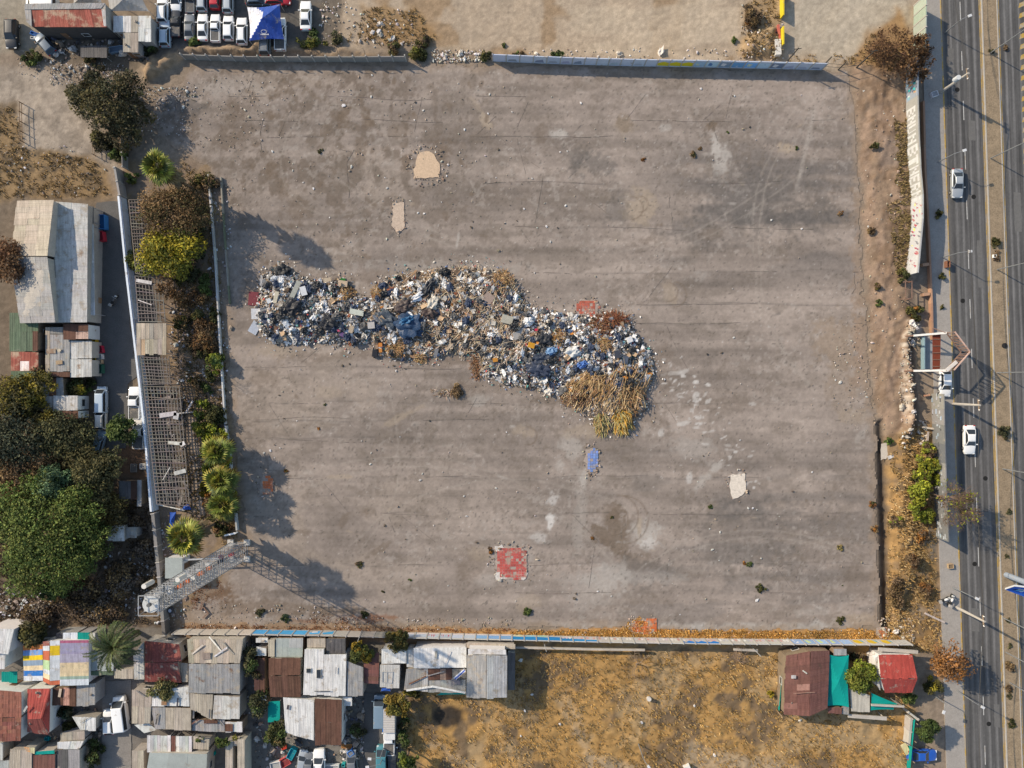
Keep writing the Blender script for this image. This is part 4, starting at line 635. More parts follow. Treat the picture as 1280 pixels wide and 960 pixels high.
def canopy(name, label, cat, pts, zc, zm, mat, sag=.35, n=14, pole=True, under=None, stripe=None, logo=False, group=None):
    """a tensioned cloth: corner points (px, py, z) with edges that curve inwards and a raised middle"""
    q = [P(*p) for p in pts]; ctr = sum(q, Vector())/4; root = thing(name, label, cat, (ctr.x, ctr.y, 0), group); mb = MB(); V = []; 
    for j in range(n+1):
        for i in range(n+1):
            u, v = i/n, j/n; p = bil(q, u, v); e = (16*u*(1-u)*v*(1-v)); b = max(4*u*(1-u)*(1-4*v*(1-v)), 4*v*(1-v)*(1-4*u*(1-u))); p = p.lerp(ctr, .07*b); pk = max(0, 1-2*max(abs(u-.5), abs(v-.5))); p.z = p.z-sag*(1-pk)*(4*u*(1-u)*.5+4*v*(1-v)*.5)*.4+(zm)*pk**1.1; V.append(p)
    for j in range(n):
        for i in range(n):
            a = j*(n+1)+i; c = stripe(i/n, j/n) if stripe else W; f = [V[a], V[a+1], V[a+n+2], V[a+n+1]]
            if (f[1]-f[0]).cross(f[3]-f[0]).z < 0: f.reverse()
            mb.poly(f, c); mb.poly([x-Vector((0, 0, .02)) for x in f[::-1]], c)
    cl = mb.build('canopy', MK[mat], root, smooth=False)
    if pole:
        for p in q: MB().tube((p.x, p.y, -.1), (p.x, p.y, p.z-.02), .04, .04, 6).build('pole', msteel, root)
    return root, q, V
canopy('shade_canopy', 'pale grey shade canopy behind the white tin annex', 'canopy', [(132,-8,3),(176,-10,3),(186,14,2.7),(136,14,2.7)], 3, .9, 'grey'); canopy('shade_canopy', 'small pale canopy tip behind the long rusty shed', 'canopy', [(88,-12,3),(124,-12,3),(128,5,2.7),(92,4,2.7)], 3, .9, 'grey')
rt, q, V = canopy('gazebo', 'blue gazebo with one white quarter sheltering cars in the yard', 'gazebo', [(312,51,2.4),(355,49,2.4),(350,5,2.4),(309,9,2.4)], 2.6, 1.5, 'plain', stripe=lambda u, v: (.62, .63, .70) if u < v*.999 and u < 1-v+.2 and u < .5 else (.018, .06, .30) if (u+v < 1 or v < .5) else (.03, .085, .36))
mb = MB(); c0 = P(330, 40, 2.95); b0 = P(331, 43.2, 2.86)
for k in range(14):
    a0, a1 = 2*pi*k/14, 2*pi*(k+1)/14; mb.beam(c0+Vector((.42*cos(a0), .25*sin(a0), .1-.25*sin(a0)*-.3)), c0+Vector((.42*cos(a1), .25*sin(a1), .1-.25*sin(a1)*-.3)), .05, .02)
for k in range(7): mb.box((b0.x-.55+.18*k, b0.y, b0.z+.06), (.12, .18, .02))
mb.build('emblem', MK['white'], rt)
# west houses
building('gabled_house', 'gabled building with bent ridge, tan and grey west slope and smooth grey east slope', 'house', [([(22,251),(67.5,250),(59.5,320),(14,320)], [4.2,5.9,6.5,4.2], 'tan', dict(swap=True, tint=.08)), ([(14,321),(59.5,321),(69.5,403),(25,404)], [4.1,6.2,5.2,3.9], 'grey', dict(swap=True, tint=.08)), ([(68,252),(110,255),(109,403),(70,403)], [4.6,4.4,4.0,4.2], 'pale', dict(swap=True, tint=.06))], 'plaster', opens=DW)
building('awning', 'narrow white awning along the lane side of the gabled building', 'awning', [([(110.5,281),(117,281),(119,394),(112,394)], 2.9, 'white', dict(sheet=3, row=2, nowall=True)), ([(110.5,257),(117,258),(117,279),(110.5,279)], 2.9, 'dark', dict(nowall=True))])
building('green_shed', 'green tin shed with white and rust streaked cross bands', 'shed', [(R4(12,391,48,439), 3.3, 'green'), (R4(14,440,48,463), 3.35, 'redrust', dict(sheet=1.2, row=1.4, odd=[(3,9,12)]*3)), (R4(14,464,49,520), 3.25, 'green')], 'wood', opens=DW); building('tin_strip', 'narrow strip of brown sheet beside the green tin shed', 'shed', [(R4(41,414,47.5,438), 3.6, 'rust')], 'wood')
building('rusty_porch', 'small porch of dark rust sheets below the gabled building', 'porch', [(R4(79.5,405,110.5,424), 3.5, 'rust', dict(sheet=2.2, row=1.3, odd=[(4,5.5,6.5),(3.5,5,6)]))], 'white')
building('flat_house', 'house with dark grey flat roof and pale lane side half', 'house', [(R4(63,418,87.5,464), 3.1, 'grey', dict(tint=.06)), (R4(88,426,115,448), 3.0, 'pale'), (R4(88,449,115,471), 3.05, 'pale'), (R4(64,465,87.5,471), 3.15, 'rust', dict(sheet=1.5)), (R4(57,409,62.5,471), 2.9, 'tan', dict(sheet=.9, row=1)), (R4(63,409,79,417), 2.85, 'grey')], 'plaster', opens=DW)
building('tin_house', 'low grey tin house south of the dark flat roof', 'house', [([(54,472),(79,472),(80,496),(52,496)], 2.8, 'grey', dict(odd=R_))], 'wood', opens=DW[:2])
building('white_house', 'small white roof edged with a rust strip among the trees', 'house', [(R4(67,494.5,97.5,513), 3.2, 'pale', dict(tint=.05)), (R4(68,513.5,98,523), 3.15, 'rust', dict(sheet=2)), (R4(51,495,66,513), 2.9, 'pale')], 'white', opens=DW)
building('tin_shack', 'dim grey tin shack in the shade of the dark olive tree', 'shack', [(R4(149,601,171,624), 2.4, 'dark', dict(odd=R_)), (R4(171.5,600,177,632), 2.1, 'grey')], 'wood', opens=DW[:2]); building('shack', 'white box shack among scrub below the grove', 'shack', [([(136,658),(155,656),(156,676),(134,676)], 2.5, 'white', dict(tint=.05)), (R4(157,659,171,672), 1.9, 'grey')], 'grey', opens=DW[:2])
building('tin_shack', 'small blue grey shed roof hidden under trees west of the citrus tree', 'shack', [(R4(83,538,94,544), 2.2, 'grey')], 'wood'); building('tin_shack', 'half hidden white sheet roof near the blue green tree', 'shack', [(R4(80,567,97,571), 2.2, 'pale')], 'wood')
building('equipment_cabin', 'pale green equipment cabin beside the telecom mast', 'cabin', [(R4(206.5,697,228,723), 2.9, 'poly', dict(sheet=2.7, row=3.3, ribs=False, tint=.02))], 'white', opens=((1,.5,'door'),))
# south west slum
building('white_house', 'tall white house on the west edge with dark windows', 'house', [([(-20,786),(18,786),(11,817),(-20,815)], 5.2, 'white', dict(tint=.04)), ([(-20,816),(7,817),(6,836),(-20,836)], 4.4, 'white', dict(tint=.04))], 'white', opens=((1,.3,'window'),(1,.7,'window'),(0,.8,'window')))
building('teal_shelter', 'dark teal shelter between white house and brick roofs', 'shelter', [(R4(2,839,22,853), 2.2, 'teal', dict(sheet=.6, nowall=True))])
OR_, BL, YE, GB, CR, DB, LG, RD, LV, MG = (.62,.20,.05), (.16,.30,.60), (.72,.48,.01), (.24,.32,.42), (.70,.55,.34), (.02,.15,.45), (.45,.60,.33), (.50,.13,.06), (.40,.36,.45), (.33,.42,.33)
WV = (.62,.64,.67)
st = lambda lst: (lambda u, v: jit(next(c for t, c in lst if v <= t), .06))
building('striped_house', 'house roofed in bright stripes of orange, blue, yellow and lavender sheets', 'house', [
 ([(29,807),(53.5,805),(54,851),(30,851)], [3.6,4.1,4.1,3.6], 'plain', dict(sheet=3.2, row=.8, swap=False, ribs=False, cell=st([(.16,OR_),(.32,BL),(.47,YE),(.63,GB),(.76,CR),(.91,DB),(1.1,WV)]))),
 ([(54,802),(62,801),(62.3,856),(54.4,852)], [4.12,4.3,4.3,4.12], 'plain', dict(sheet=1.2, row=.7, ribs=False, cell=st([(.12,(.27,.09,.07)),(.26,WV),(.4,RD),(.68,LG),(.78,WV),(.92,CR),(1.1,RD)]))),
 ([(62.6,801),(75,800.5),(75,856),(62.8,857)], [4.32,4.2,4.2,4.32], 'plain', dict(sheet=1.7, row=.75, ribs=False, cell=st([(.14,WV),(.28,(.62,.42,.01)),(.84,(.52,.55,.57)),(.92,YE),(1.1,RD)]))),
 ([(75.2,800.5),(111,800),(111,855),(75.2,856)], [4.2,3.6,3.6,4.2], 'plain', dict(sheet=4.5, row=.42, ribs=False, cell=st([(.06,(.42,.12,.2)),(.3,(.33,.30,.42)),(.53,LV),(.8,CR),(.88,MG),(1.1,WV)])))], 'white', opens=DW)
building('lean_to', 'row of white panels and one teal panel behind the striped roof', 'lean-to', [([(70,791),(97,790.5),(97,799),(70,799.5)], 2.9, 'plain', dict(sheet=1.1, ribs=False, cell=lambda u, v: (.55,.6,.68) if int(u*8) % 2 == 0 else (.06,.06,.07))), (R4(97.3,790.5,112,799), 2.95, 'teal', dict(sheet=1)), (R4(112.5,791,119,799), 2.9, 'pale')], 'grey')
building('tin_house', 'pale green and tan tin roofs under the date palm', 'house', [([(112,815),(143,812),(142,838),(112,838)], 2.9, 'poly'), (R4(112,838.5,142,844), 2.8, 'green'), (R4(143,836,167,848), 2.7, 'tan')], 'plaster', opens=DW)
building('red_house', 'red tin roofed house east of the date palm', 'house', [([(181,801),(224,805),(227,827),(181.5,827)], [3.2,3.2,3.9,3.9], 'red', dict(sheet=1)), ([(181.5,828),(222,828),(227,853),(181,852)], [3.9,3.9,3.2,3.2], 'red', dict(sheet=1))], 'plaster', opens=DW)
building('tin_strip', 'whitish tin strip west of the red tin roof', 'shed', [([(167,818),(180,802),(180.5,849),(168,849)], 2.9, 'pale')], 'grey'); building('tin_strip', 'junk strewn pale tin roof east of the red tin roof', 'shed', [([(224,828),(235,829),(235,852),(228,852)], 3.0, 'tan', dict(odd=R_))], 'wood')
building('big_house', 'large stepped house with patched tan top and long grey lower roofs', 'house', [([(234,799),(304,799),(300,829),(236,828)], [3.8,3.8,4.2,4.2], 'tan', dict(tint=.2, odd=[(1.8,1.9,2),(1.6,1.7,1.8)])), ([(236,829.5),(300,830),(300,867),(236,865)], [4.2,4.2,3.7,3.7], 'grey', dict(sheet=1.2, row=5, tint=.05)), ([(268,869),(300,870.5),(299.5,899),(266,898)], 3.4, 'pale', dict(sheet=1.4, row=4, tint=.05)), ([(237,866),(266.5,868),(265,899),(238,886)], 3.3, 'tan', dict(odd=[(1.9,2,2.1)]*2))], 'plaster', opens=DW)
building('lean_to', 'patchwork lean-to of grey, rust and white sheets below the large stepped house', 'lean-to', [([(240,900),(281,899),(281,915),(240,913)], 2.7, 'grey', dict(odd=R_)), (R4(255,899.5,272,904), 2.9, 'rust'), ([(282,902),(303,902),(303,915),(282,915)], 2.8, 'white', dict(odd=R_)), (R4(282,905,291,914), 2.95, 'rust')], 'wood')
building('tin_house', 'tan roofed house beside the alley with vans', 'house', [([(165,862),(190,864),(188,904),(165,904)], 3.1, 'tan', dict(tint=.14, odd=[(1.5,1.5,1.5)]))], 'plaster', opens=DW)
building('white_house', 'white roof under the wispy tree south of the red roof', 'house', [([(191,862),(236,858),(237,883),(190,882)], 3.2, 'white', dict(tint=.05))], 'white', opens=DW); building('tin_house', 'stained tan tin roof with rust marks below the white roof', 'house', [([(189,884),(207,884),(207,911),(194,911)], 3.0, 'grey'), ([(207.3,884),(239,885),(239,913),(207.3,911.5)], 3.05, 'tan', dict(sheet=1.5, row=4, tint=.06, odd=[(.8,.55,.4)]))], 'wood', opens=DW[:2])
building('tarp_shelter', 'white tarpaulin shelter at the alley corner', 'shelter', [([(168,906),(186,904),(196,912),(180,916)], 2.2, 'white', dict(sheet=9, row=9, ribs=False, nowall=True))])
building('carport', 'carport of bright white ribbed metal with one brown strip', 'carport', [(R4(184,919,213.5,940), 2.9, 'white', dict(sheet=.5, row=4, tint=.2, nowall=True)), (R4(214,920,219.5,940), 2.85, 'brown', dict(nowall=True)), (R4(220,920,240,941), 2.9, 'white', dict(sheet=.5, row=4, tint=.2, nowall=True))])
building('wide_house', 'wide pale roof at the south edge below the ribbed carport', 'house', [([(187,941),(259,942),(257,985),(180,985)], 3.6, 'poly', dict(sheet=3, row=6, tint=.05, ribs=False))], 'plaster', opens=DW); building('tin_house', 'small tan roof with grey border east of the ribbed carport', 'house', [([(241,919.5),(262,924),(261,937),(241,936)], 2.8, 'tan', dict(tint=.05))], 'plaster')
building('tin_house', 'cream plank roofs at the south edge beside the alley', 'house', [(R4(165,938,180,985), 2.8, 'tan', dict(sheet=.9, row=6))], 'plaster'); building('courtyard_house', 'cream roofed courtyard house east of the wide pale roof', 'house', [(R4(282,926,291,985), 3, 'tan'), (R4(297,924,306,985), 3, 'tan'), (R4(291.3,926,296.7,932), 2.9, 'tan')], 'plaster')
building('brick_house', 'brick red roofed house on the west edge with weathered lower half', 'house', [([(-20,861),(27,865),(27,896),(-20,897)], [4.2,4.2,4.5,4.5], 'brick', dict(sheet=.9, row=.7)), ([(-20,897.5),(27,897),(26,925),(-20,928)], [4.5,4.5,4.0,4.0], 'brick', dict(sheet=.7, row=.6, tint=.35))], 'white', opens=((1,.3,'window'),(1,.7,'window'),(2,.5,'door')))
building('red_house', 'hipped bright red roof on the house between brick roof and patio', 'house', [([(34.5,861),(63,860.5),(52,897),(35,898)], [3.6,3.6,4.4,4.2], 'brightred', dict(sheet=1)), ([(63,860.5),(61.5,917),(52,897.5),(52.2,897)], [3.6,3.4,4.4,4.4], 'brightred', dict(sheet=1)), ([(35,898.5),(52,898),(61,918),(34,915)], [4.2,4.4,3.3,3.3], 'red', dict(sheet=1))], 'white', opens=DW)
building('rust_shelter', 'rust and white patched shelter south of the striped roof', 'shelter', [([(64,860),(95,859),(95,882),(63,881)], 2.9, 'rust', dict(odd=[(4,4.4,5)]*3))], 'wood'); building('tin_house', 'plain grey ribbed roof beside the rust shelter', 'house', [([(96,856),(119,854),(119,881),(96,883)], 3.0, 'grey', dict(tint=.03))], 'grey', opens=DW[:2])
building('patio_roof', 'white patio cover with scattered twigs next to the alley', 'shelter', [([(90,895),(120,897),(120,913),(101,913)], 2.3, 'white', dict(sheet=2, row=3, tint=.06))], 'plaster')
building('tin_house', 'low tan roof with grey wall south of the patio', 'house', [([(76,916),(106,914),(106,924),(76,926)], 2.5, 'tan', dict(tint=.1))], 'grey'); building('tin_house', 'half white half grey roof at the south west edge', 'house', [([(72,927),(105,926),(100,936),(72,936)], 2.7, 'white'), ([(71,936.5),(100,937),(100,985),(71,985)], 2.7, 'dark', dict(odd=[(3,3,3)]))], 'plaster')
building('tin_house', 'tan plank roofed house with a bright green awning edge', 'house', [([(13,936),(40,938),(40,985),(10,985)], 3.0, 'tan', dict(tint=.1)), ([(42,944),(69,943),(69,985),(42,985)], 2.9, 'brown', dict(odd=[(1.8,1.8,1.6)]*3)), ([(44,939.5),(68,937.5),(68.5,942),(44,943)], 3.0, 'teal', dict(sheet=1.5)), ([(30,933),(44,934),(43.5,943),(33,939)], 3.1, 'plain', dict(cell=lambda u, v: random.choice([(.6,.3,.12),(.55,.5,.3),(.5,.55,.38)])))], 'plaster', opens=DW)
building('tin_house', 'pale roof sliver at the south west corner', 'house', [([(-20,930),(4,928),(4,950),(-20,952)], 2.6, 'pale'), ([(-20,953),(12,950),(10,985),(-20,985)], 2.5, 'poly')], 'plaster')
# south middle
building('tin_house', 'white and tan little roofs under the blue painted wall', 'house', [([(321,808),(333,810),(333,820),(319,819)], 2.8, 'white'), (R4(320,797.5,335,803), 2.7, 'white', dict(tint=.05)), (R4(335.5,799,343.5,821), 2.95, 'tan')], 'plaster'); building('metal_house', 'bare metal and polycarbonate roof north of the rust brown roof', 'house', [([(345,797.5),(379,797.5),(378,821),(344,821)], 2.8, 'poly', dict(sheet=2, row=1.5, tint=.14))], 'wood')
building('rusty_house', 'rust brown roof with pale repair strips beside the skylight roof', 'house', [([(336,822.5),(376,822),(375.5,844),(336,844)], [3.1,3.1,3.5,3.5], 'rust', dict(odd=[(2.4,2.8,3)])), ([(336,845),(375.5,845),(376.5,871),(338,870)], [3.5,3.5,3.1,3.1], 'rust', dict(odd=[(2.4,2.8,3)]))], 'plaster', opens=DW)
r = building('white_house', 'white roof with two dark skylights under the blue painted wall', 'house', [([(381,811),(405,811),(405,869),(379,869)], 3.4, 'white', dict(sheet=1.2, row=6, tint=.03)), ([(405.3,818),(433,818),(432,869.5),(405.3,869.5)], 3.42, 'white', dict(sheet=1.2, row=6, tint=.03))], 'white', opens=DW)
for x, y, w_, h_ in ((386, 838, .65, .6), (398.5, 842, .6, 1.25)):
    p = P(x, y, 3.5); k = MB().box((p.x, p.y, 3.56), (w_+.12, h_+.12, .1)).build('skylight', mframe, r); MB().box((p.x, p.y, 3.625), (w_, h_, .02)).build('pane', mglass, k)
building('lean_to', 'see-through tan lean-to behind the skylight roof', 'lean-to', [(R4(384,798,407,809), 2.8, 'tan', dict(odd=[(.6,.6,.55)]*3))], 'wood'); building('pergola', 'dark slatted cage roof against the blue painted wall', 'pergola', [(R4(408,798,432,816), 2.9, 'dark', dict(sheet=.6, row=3, odd=[(3.4,3.2,3.2)]*3))], 'wood')
building('grey_house', 'smooth grey roof strip east of the skylight roof', 'house', [([(433.5,826),(454,834),(454,870),(433.5,870)], 3.2, 'grey', dict(tint=.03))], 'plaster', opens=DW[:2]); building('pergola', 'mauve brown slatted pergola over the gate of the alley', 'pergola', [([(455,816),(474,816),(473,855),(455,854)], 2.7, 'brown', dict(sheet=3, row=.5, tint=.25, odd=[(2.8,3,3.2)]*2, nowall=True))])
building('bright_house', 'brilliant white roof at the south yard', 'house', [([(354,871.5),(392.5,875),(392.5,925),(357,915)], 3.3, 'white', dict(sheet=1.2, row=6, tint=.02))], 'white', opens=DW); building('rusty_house', 'plain dark rust roof beside the brilliant white roof', 'house', [([(393.5,873),(427.5,874.5),(427,931),(394,931)], 3.4, 'rust', dict(row=3.5, sheet=.9, odd=[(2.2,2.4,2.5)]))], 'white', opens=DW)
building('teal_shelter', 'bright teal cover with rounded end in the south yard', 'shelter', [([(335,877),(350,876),(350,901),(335,902)], 2.4, 'teal', dict(sheet=2.5, row=4, ribs=False, nowall=True, tint=.04))]); building('tin_house', 'leaning white sheet roof west of the teal cover', 'house', [([(314,872),(333,868),(333,888),(316,890)], 2.6, 'white')], 'wood'); building('tin_house', 'dark weathered roof between narrow tree and rust brown roof', 'house', [([(318,824),(331,822),(331,868),(318,862)], 2.8, 'rust', dict(odd=[(.8,.8,1)]*2))], 'wood')
building('porch', 'small white porch sheet by the alley gate', 'porch', [([(428.5,870.5),(440,871),(440,882),(431,882)], 2.6, 'white', dict(sheet=2, row=2, nowall=True))])
building('terrace_house', 'long white flat terrace along the painted south wall', 'house', [([(477,811),(508,811),(508,829),(477,829)], 3.1, 'white', dict(sheet=2, tint=.04)), ([(517,810),(583,809),(583,834.5),(517,834.5)], 3.15, 'white', dict(sheet=4, row=4, ribs=False, tint=.04)), (R4(508.4,812,516.6,834), 2.9, 'pale')], 'white', opens=DW)
building('tin_house', 'grey roof with a loose rectangular frame on it east of the pergola', 'house', [([(475,830),(500,831),(499,860),(475,859.5)], 3.0, 'pale', dict(tint=.06))], 'plaster', opens=DW); building('tin_house', 'long patched roof of grey and rust sheets by the dry field', 'house', [([(508,836),(535,835.5),(535,864),(505,862)], 2.8, 'grey', dict(odd=[(1.5,1.5,1.5)])), ([(535.3,835.5),(565,836),(565,849),(535.3,850)], 2.85, 'rust', dict(odd=[(2.6,3.6,4)]*3)), ([(535.3,850.5),(582,849),(582,866),(535.3,865)], 2.75, 'grey', dict(odd=[(1.6,1.6,1.6),(.5,.45,.4)])), (R4(565.3,836,582.5,848.5), 2.8, 'tan', dict(odd=R_))], 'plaster', opens=DW)
building('gabled_warehouse', 'big grey gabled roof with white ridge cap at the edge of the dry field', 'warehouse', [([(584,818.5),(608,819),(608,872.5),(583,871.5)], [4.2,5.0,5.0,4.2], 'grey', dict(sheet=1, row=8, tint=.04)), ([(608.4,819),(634,819),(633.5,872),(608.4,872.5)], [5.0,4.2,4.2,5.0], 'pale', dict(sheet=1, row=8, tint=.04)), ([(585,811),(632.5,812),(632.5,818),(585,817.5)], 4.4, 'white', dict(sheet=6, row=1, ribs=False))], 'white', opens=DW); building('lean_to', 'dark grey lean-to east of the big gabled roof', 'lean-to', [([(634.5,815),(644,816),(643.5,862),(634.5,862)], [3.4,3.1,3.1,3.4], 'dark')], 'zinc'); building('lean_to', 'pale concrete strip roof above the big gabled roof', 'lean-to', [([(583,803),(644,805),(644,811),(583,809.5)], 2.6, 'tan', dict(sheet=4))], 'plaster')
# south east
building('rusty_house', 'large brown gabled roof by the dry field under the painted wall', 'house', [([(982,819.5),(1012.5,814),(1011.5,895),(980,893)], [3.3,4.0,4.0,3.3], 'brown', dict(sheet=.9, row=2.2, swap=True, odd=[(2.0,2.4,2.4),(1.5,1.6,1.6)])), ([(1013,814),(1037,813),(1034,885),(1012,895)], [4.0,3.5,3.5,4.0], 'brown', dict(sheet=.9, row=2.2, swap=True)), (R4(1035,884,1052,892), 2.9, 'brown')], 'wood', opens=DW)
building('tin_strip', 'grey tin strip above the teal sail', 'shed', [(R4(1042,811,1058,819), 3.1, 'grey')], 'wood')
canopy('shade_sail', 'large teal shade sail stretched between the brown roof and the lime tree', 'shade sail', [(1030,884,2.6),(1061,884,3.2),(1061,819,3.3),(1036,818,3.4)], 3, .35, 'teal'); canopy('shade_sail', 'smaller teal shade sail with a beam below the red roofed house', 'shade sail', [(1088,888,2.5),(1117,887,2.4),(1122,880,2.7),(1089,866,2.7)], 3, .1, 'teal')
building('greenhouse_roof', 'green and white striped translucent roof beside the teal sail', 'shelter', [([(1062,860),(1087,869),(1087,890),(1064,889)], 2.6, 'plain', dict(sheet=.9, row=3, ribs=False, cell=lambda u, v: (.10,.30,.22) if int(u*5) % 2 else (.45,.42,.36), nowall=True)), ([(1057,857),(1061.6,860),(1061,893),(1052,892)], 2.7, 'grey')], 'wood')
building('red_house', 'house with smooth bright red two plane roof near the avenue', 'house', [([(1098,818),(1140,818),(1146.5,848),(1101,848)], [3.2,3.2,4.1,4.1], 'brightred', dict(sheet=.45, row=4, tint=.04)), ([(1101,848.6),(1146.5,848.6),(1140,865.5),(1106,865.5)], [4.1,4.1,3.2,3.2], 'brightred', dict(sheet=.45, row=4, tint=.04))], 'white', opens=DW); building('lean_to', 'narrow white plaster strip west of the bright red roof', 'lean-to', [([(1094,822),(1097.5,820),(1100,862),(1097,858)], 2.8, 'pale')], 'white')
for l, a, b, z, c in (('thick white concrete beam south of the green striped roof',(1060,894.5),(1108,898),2.2,.55), ('white beam in front of the smaller teal sail',(1089,881),(1130,883),2.9,.28), ('brown plank capping the wall above the red roofed house',(1098,811.5),(1147,815),2.6,.5)):
    MB().beam(P(*a, z), P(*b, z), c, .25).build('beam', MW['plaster'], None, l, 'beam', loc=P(*a, 0))
for x, y in ((1062,894.6),(1106,897.8),(1091,881.1),(1128,883)): p = P(x, y, 2.2); MB().tube((p.x, p.y, -.1), (p.x, p.y, 2.08), .09).build('support_post', MW['plaster'], None, 'short concrete post carrying a beam south of the red roofed house', 'post', 'posts under the garden beams', loc=(p.x, p.y, 0))
def loose(name, label, cat, px, py, z, L, w_, ang, col, m=None, group=None, h=.04):
    p = P(px, py, z); return MB().box((p.x, p.y, z+h/2), (L, w_, h), radians(ang), c=jit(col, .2)).build(name, m or MK['plain'], None, label, cat, group, loc=p)
GP = 'loose boards and sheets lying on the shack roofs'
for x, y, z, L, w_, a, c in ((247,812,4.12,2.2,.25,40,(.5,.45,.4)),(270,806,4.06,3.2,.2,-50,(.62,.6,.56)),(285,810,4.1,2.6,.2,-45,(.3,.27,.24)),(258,820,4.25,1.2,1.0,5,(.3,.25,.2)),(276,815,4.2,2.4,.22,35,(.65,.62,.6)),(222,878,3.38,1.4,.2,85,(.05,.05,.06)),(196,899,3.2,1.6,.2,80,(.1,.09,.09)),(262,892,3.5,1.3,.25,88,(.1,.1,.11)),(242,893,3.5,1.2,.25,88,(.09,.1,.12)),(205,879,3.4,.8,.6,0,(.32,.16,.08)),(244,902,2.95,1.3,.2,35,(.2,.1,.07)),(275,903,2.95,1.3,.12,-50,(.1,.1,.1)),(360,884,3.5,.7,.35,80,(.05,.05,.06)),(403,864,3.62,2.4,.12,0,(.08,.08,.08)),(420,838,3.62,1.0,.12,85,(.4,.4,.4)),(522,850,3.0,2.9,.18,25,(.16,.07,.04)),(545,842,3.05,2.6,.16,15,(.3,.28,.26)),(570,852,2.98,1.4,.9,0,(.11,.12,.14)),(32,886,4.5,1,.3,60,(.4,.38,.35)),(75,866,3.1,1.3,.4,80,(.6,.45,.35)),(74,453,3.25,1.0,.6,5,(.32,.22,.14)),(64,439,3.2,1.4,.7,0,(.33,.23,.15)),(74,438,3.3,.5,.4,20,(.42,.36,.27)),(176,867,3.3,1.6,.12,-35,(.2,.2,.22)),(108,899,2.45,2.2,.06,30,(.15,.13,.1)),(105,905,2.45,2,.06,80,(.15,.13,.1)),(1006,840,4.05,.8,.2,-35,(.5,.45,.42)),(992,846,3.95,.7,.5,0,(.45,.42,.4)),(1005,866,4.1,3.2,.07,3,(.35,.2,.15)),(560,822,3.3,2,.1,70,(.5,.48,.45)),(545,818,3.3,1.1,.3,85,(.4,.36,.3))): loose('loose_board', 'loose board or sheet lying on a shack roof', 'board', x, y, z+.06, L, w_, a, c, group=GP)
# frame on the grey roof; flag cloth; cloth over the alley; poles with cloth
mb = MB(); z = 3.12
for a, b in (((478,840),(491,840)),((491,840),(490,854)),((490,854),(478,853)),((478,853),(478,840)),((484,840),(484,853))): mb.beam(P(*a, z), P(*b, z), .09, .06)
mb.build('loose_grille', msteel, None, 'rectangular pale metal frame lying on a grey roof', 'frame', loc=P(484, 847, z))
canopy('hanging_cloth', 'blue and white cloth strung over the patched roofs', 'cloth', [(566,848,3.3),(570,850,3.4),(582,839,3.9),(580,836,3.9)], 3, .05, 'plain', stripe=lambda u, v: (.05,.10,.42) if .25 < u < .8 else (.7,.72,.78), n=8)
canopy('tarpaulin', 'bright blue tarpaulin at the alley entrance', 'tarpaulin', [(476,864,2.3),(488,864,2.3),(488,860,2.4),(477,860,2.4)], 2, .05, 'blue', n=6); canopy('tarpaulin', 'green net edge along the patched roofs by the dry field', 'net', [(546,869,1.8),(582,868,1.9),(580,865,2.4),(550,866,2.4)], 2, .05, 'teal', n=6)
MB().beam(P(508, 863, 3.1), P(541, 858, 3.2), .28, .12).beam(P(541, 858, 3.2), P(582, 866, 3.1), .28, .12).build('gutter_beam', MK['white'], None, 'bent white gutter over the patched roofs by the dry field', 'gutter', loc=P(541, 858, 0))

SP = []
for q in [o for o in bpy.data.objects if o.name.split('.')[0] == 'roof' and o.parent and o.parent.get('category') in ('house', 'shed', 'lean-to', 'shack')]:
    me = q.data; n = len(me.vertices)
    for _ in range(random.choice((0, 1, 2, 2, 3))):
        f = random.choice(me.polygons); 
        if f.normal.z < .7 or f.area < .4: continue
        c = q.parent.location+f.center; r_ = random.uniform(.12, .26); SP.append((c.x+random.uniform(-.3, .3), c.y+random.uniform(-.6, .6), c.z+.05, r_))
pr = []
for k, (x, y, z, r_) in enumerate(SP):
    if len(pr) < 6: o = MB().blob((0, 0, .5), (1, .75, .6), seed=k*4.1, amp=.35, sub=2, c=jit(random.choice([(.3,.26,.22),(.18,.15,.13),(.36,.2,.13),(.45,.42,.38)]), .1)).build('roof_stone', MK['plain'], None, 'stone or brick weighting down a tin roof', 'stone', 'stones weighting the tin roofs'); pr.append(o)
    else: o = random.choice(pr).copy(); COL.objects.link(o)
    o.location = (x, y, z); o.scale = (r_,)*3; o.rotation_euler = (0, 0, random.uniform(0, 6))
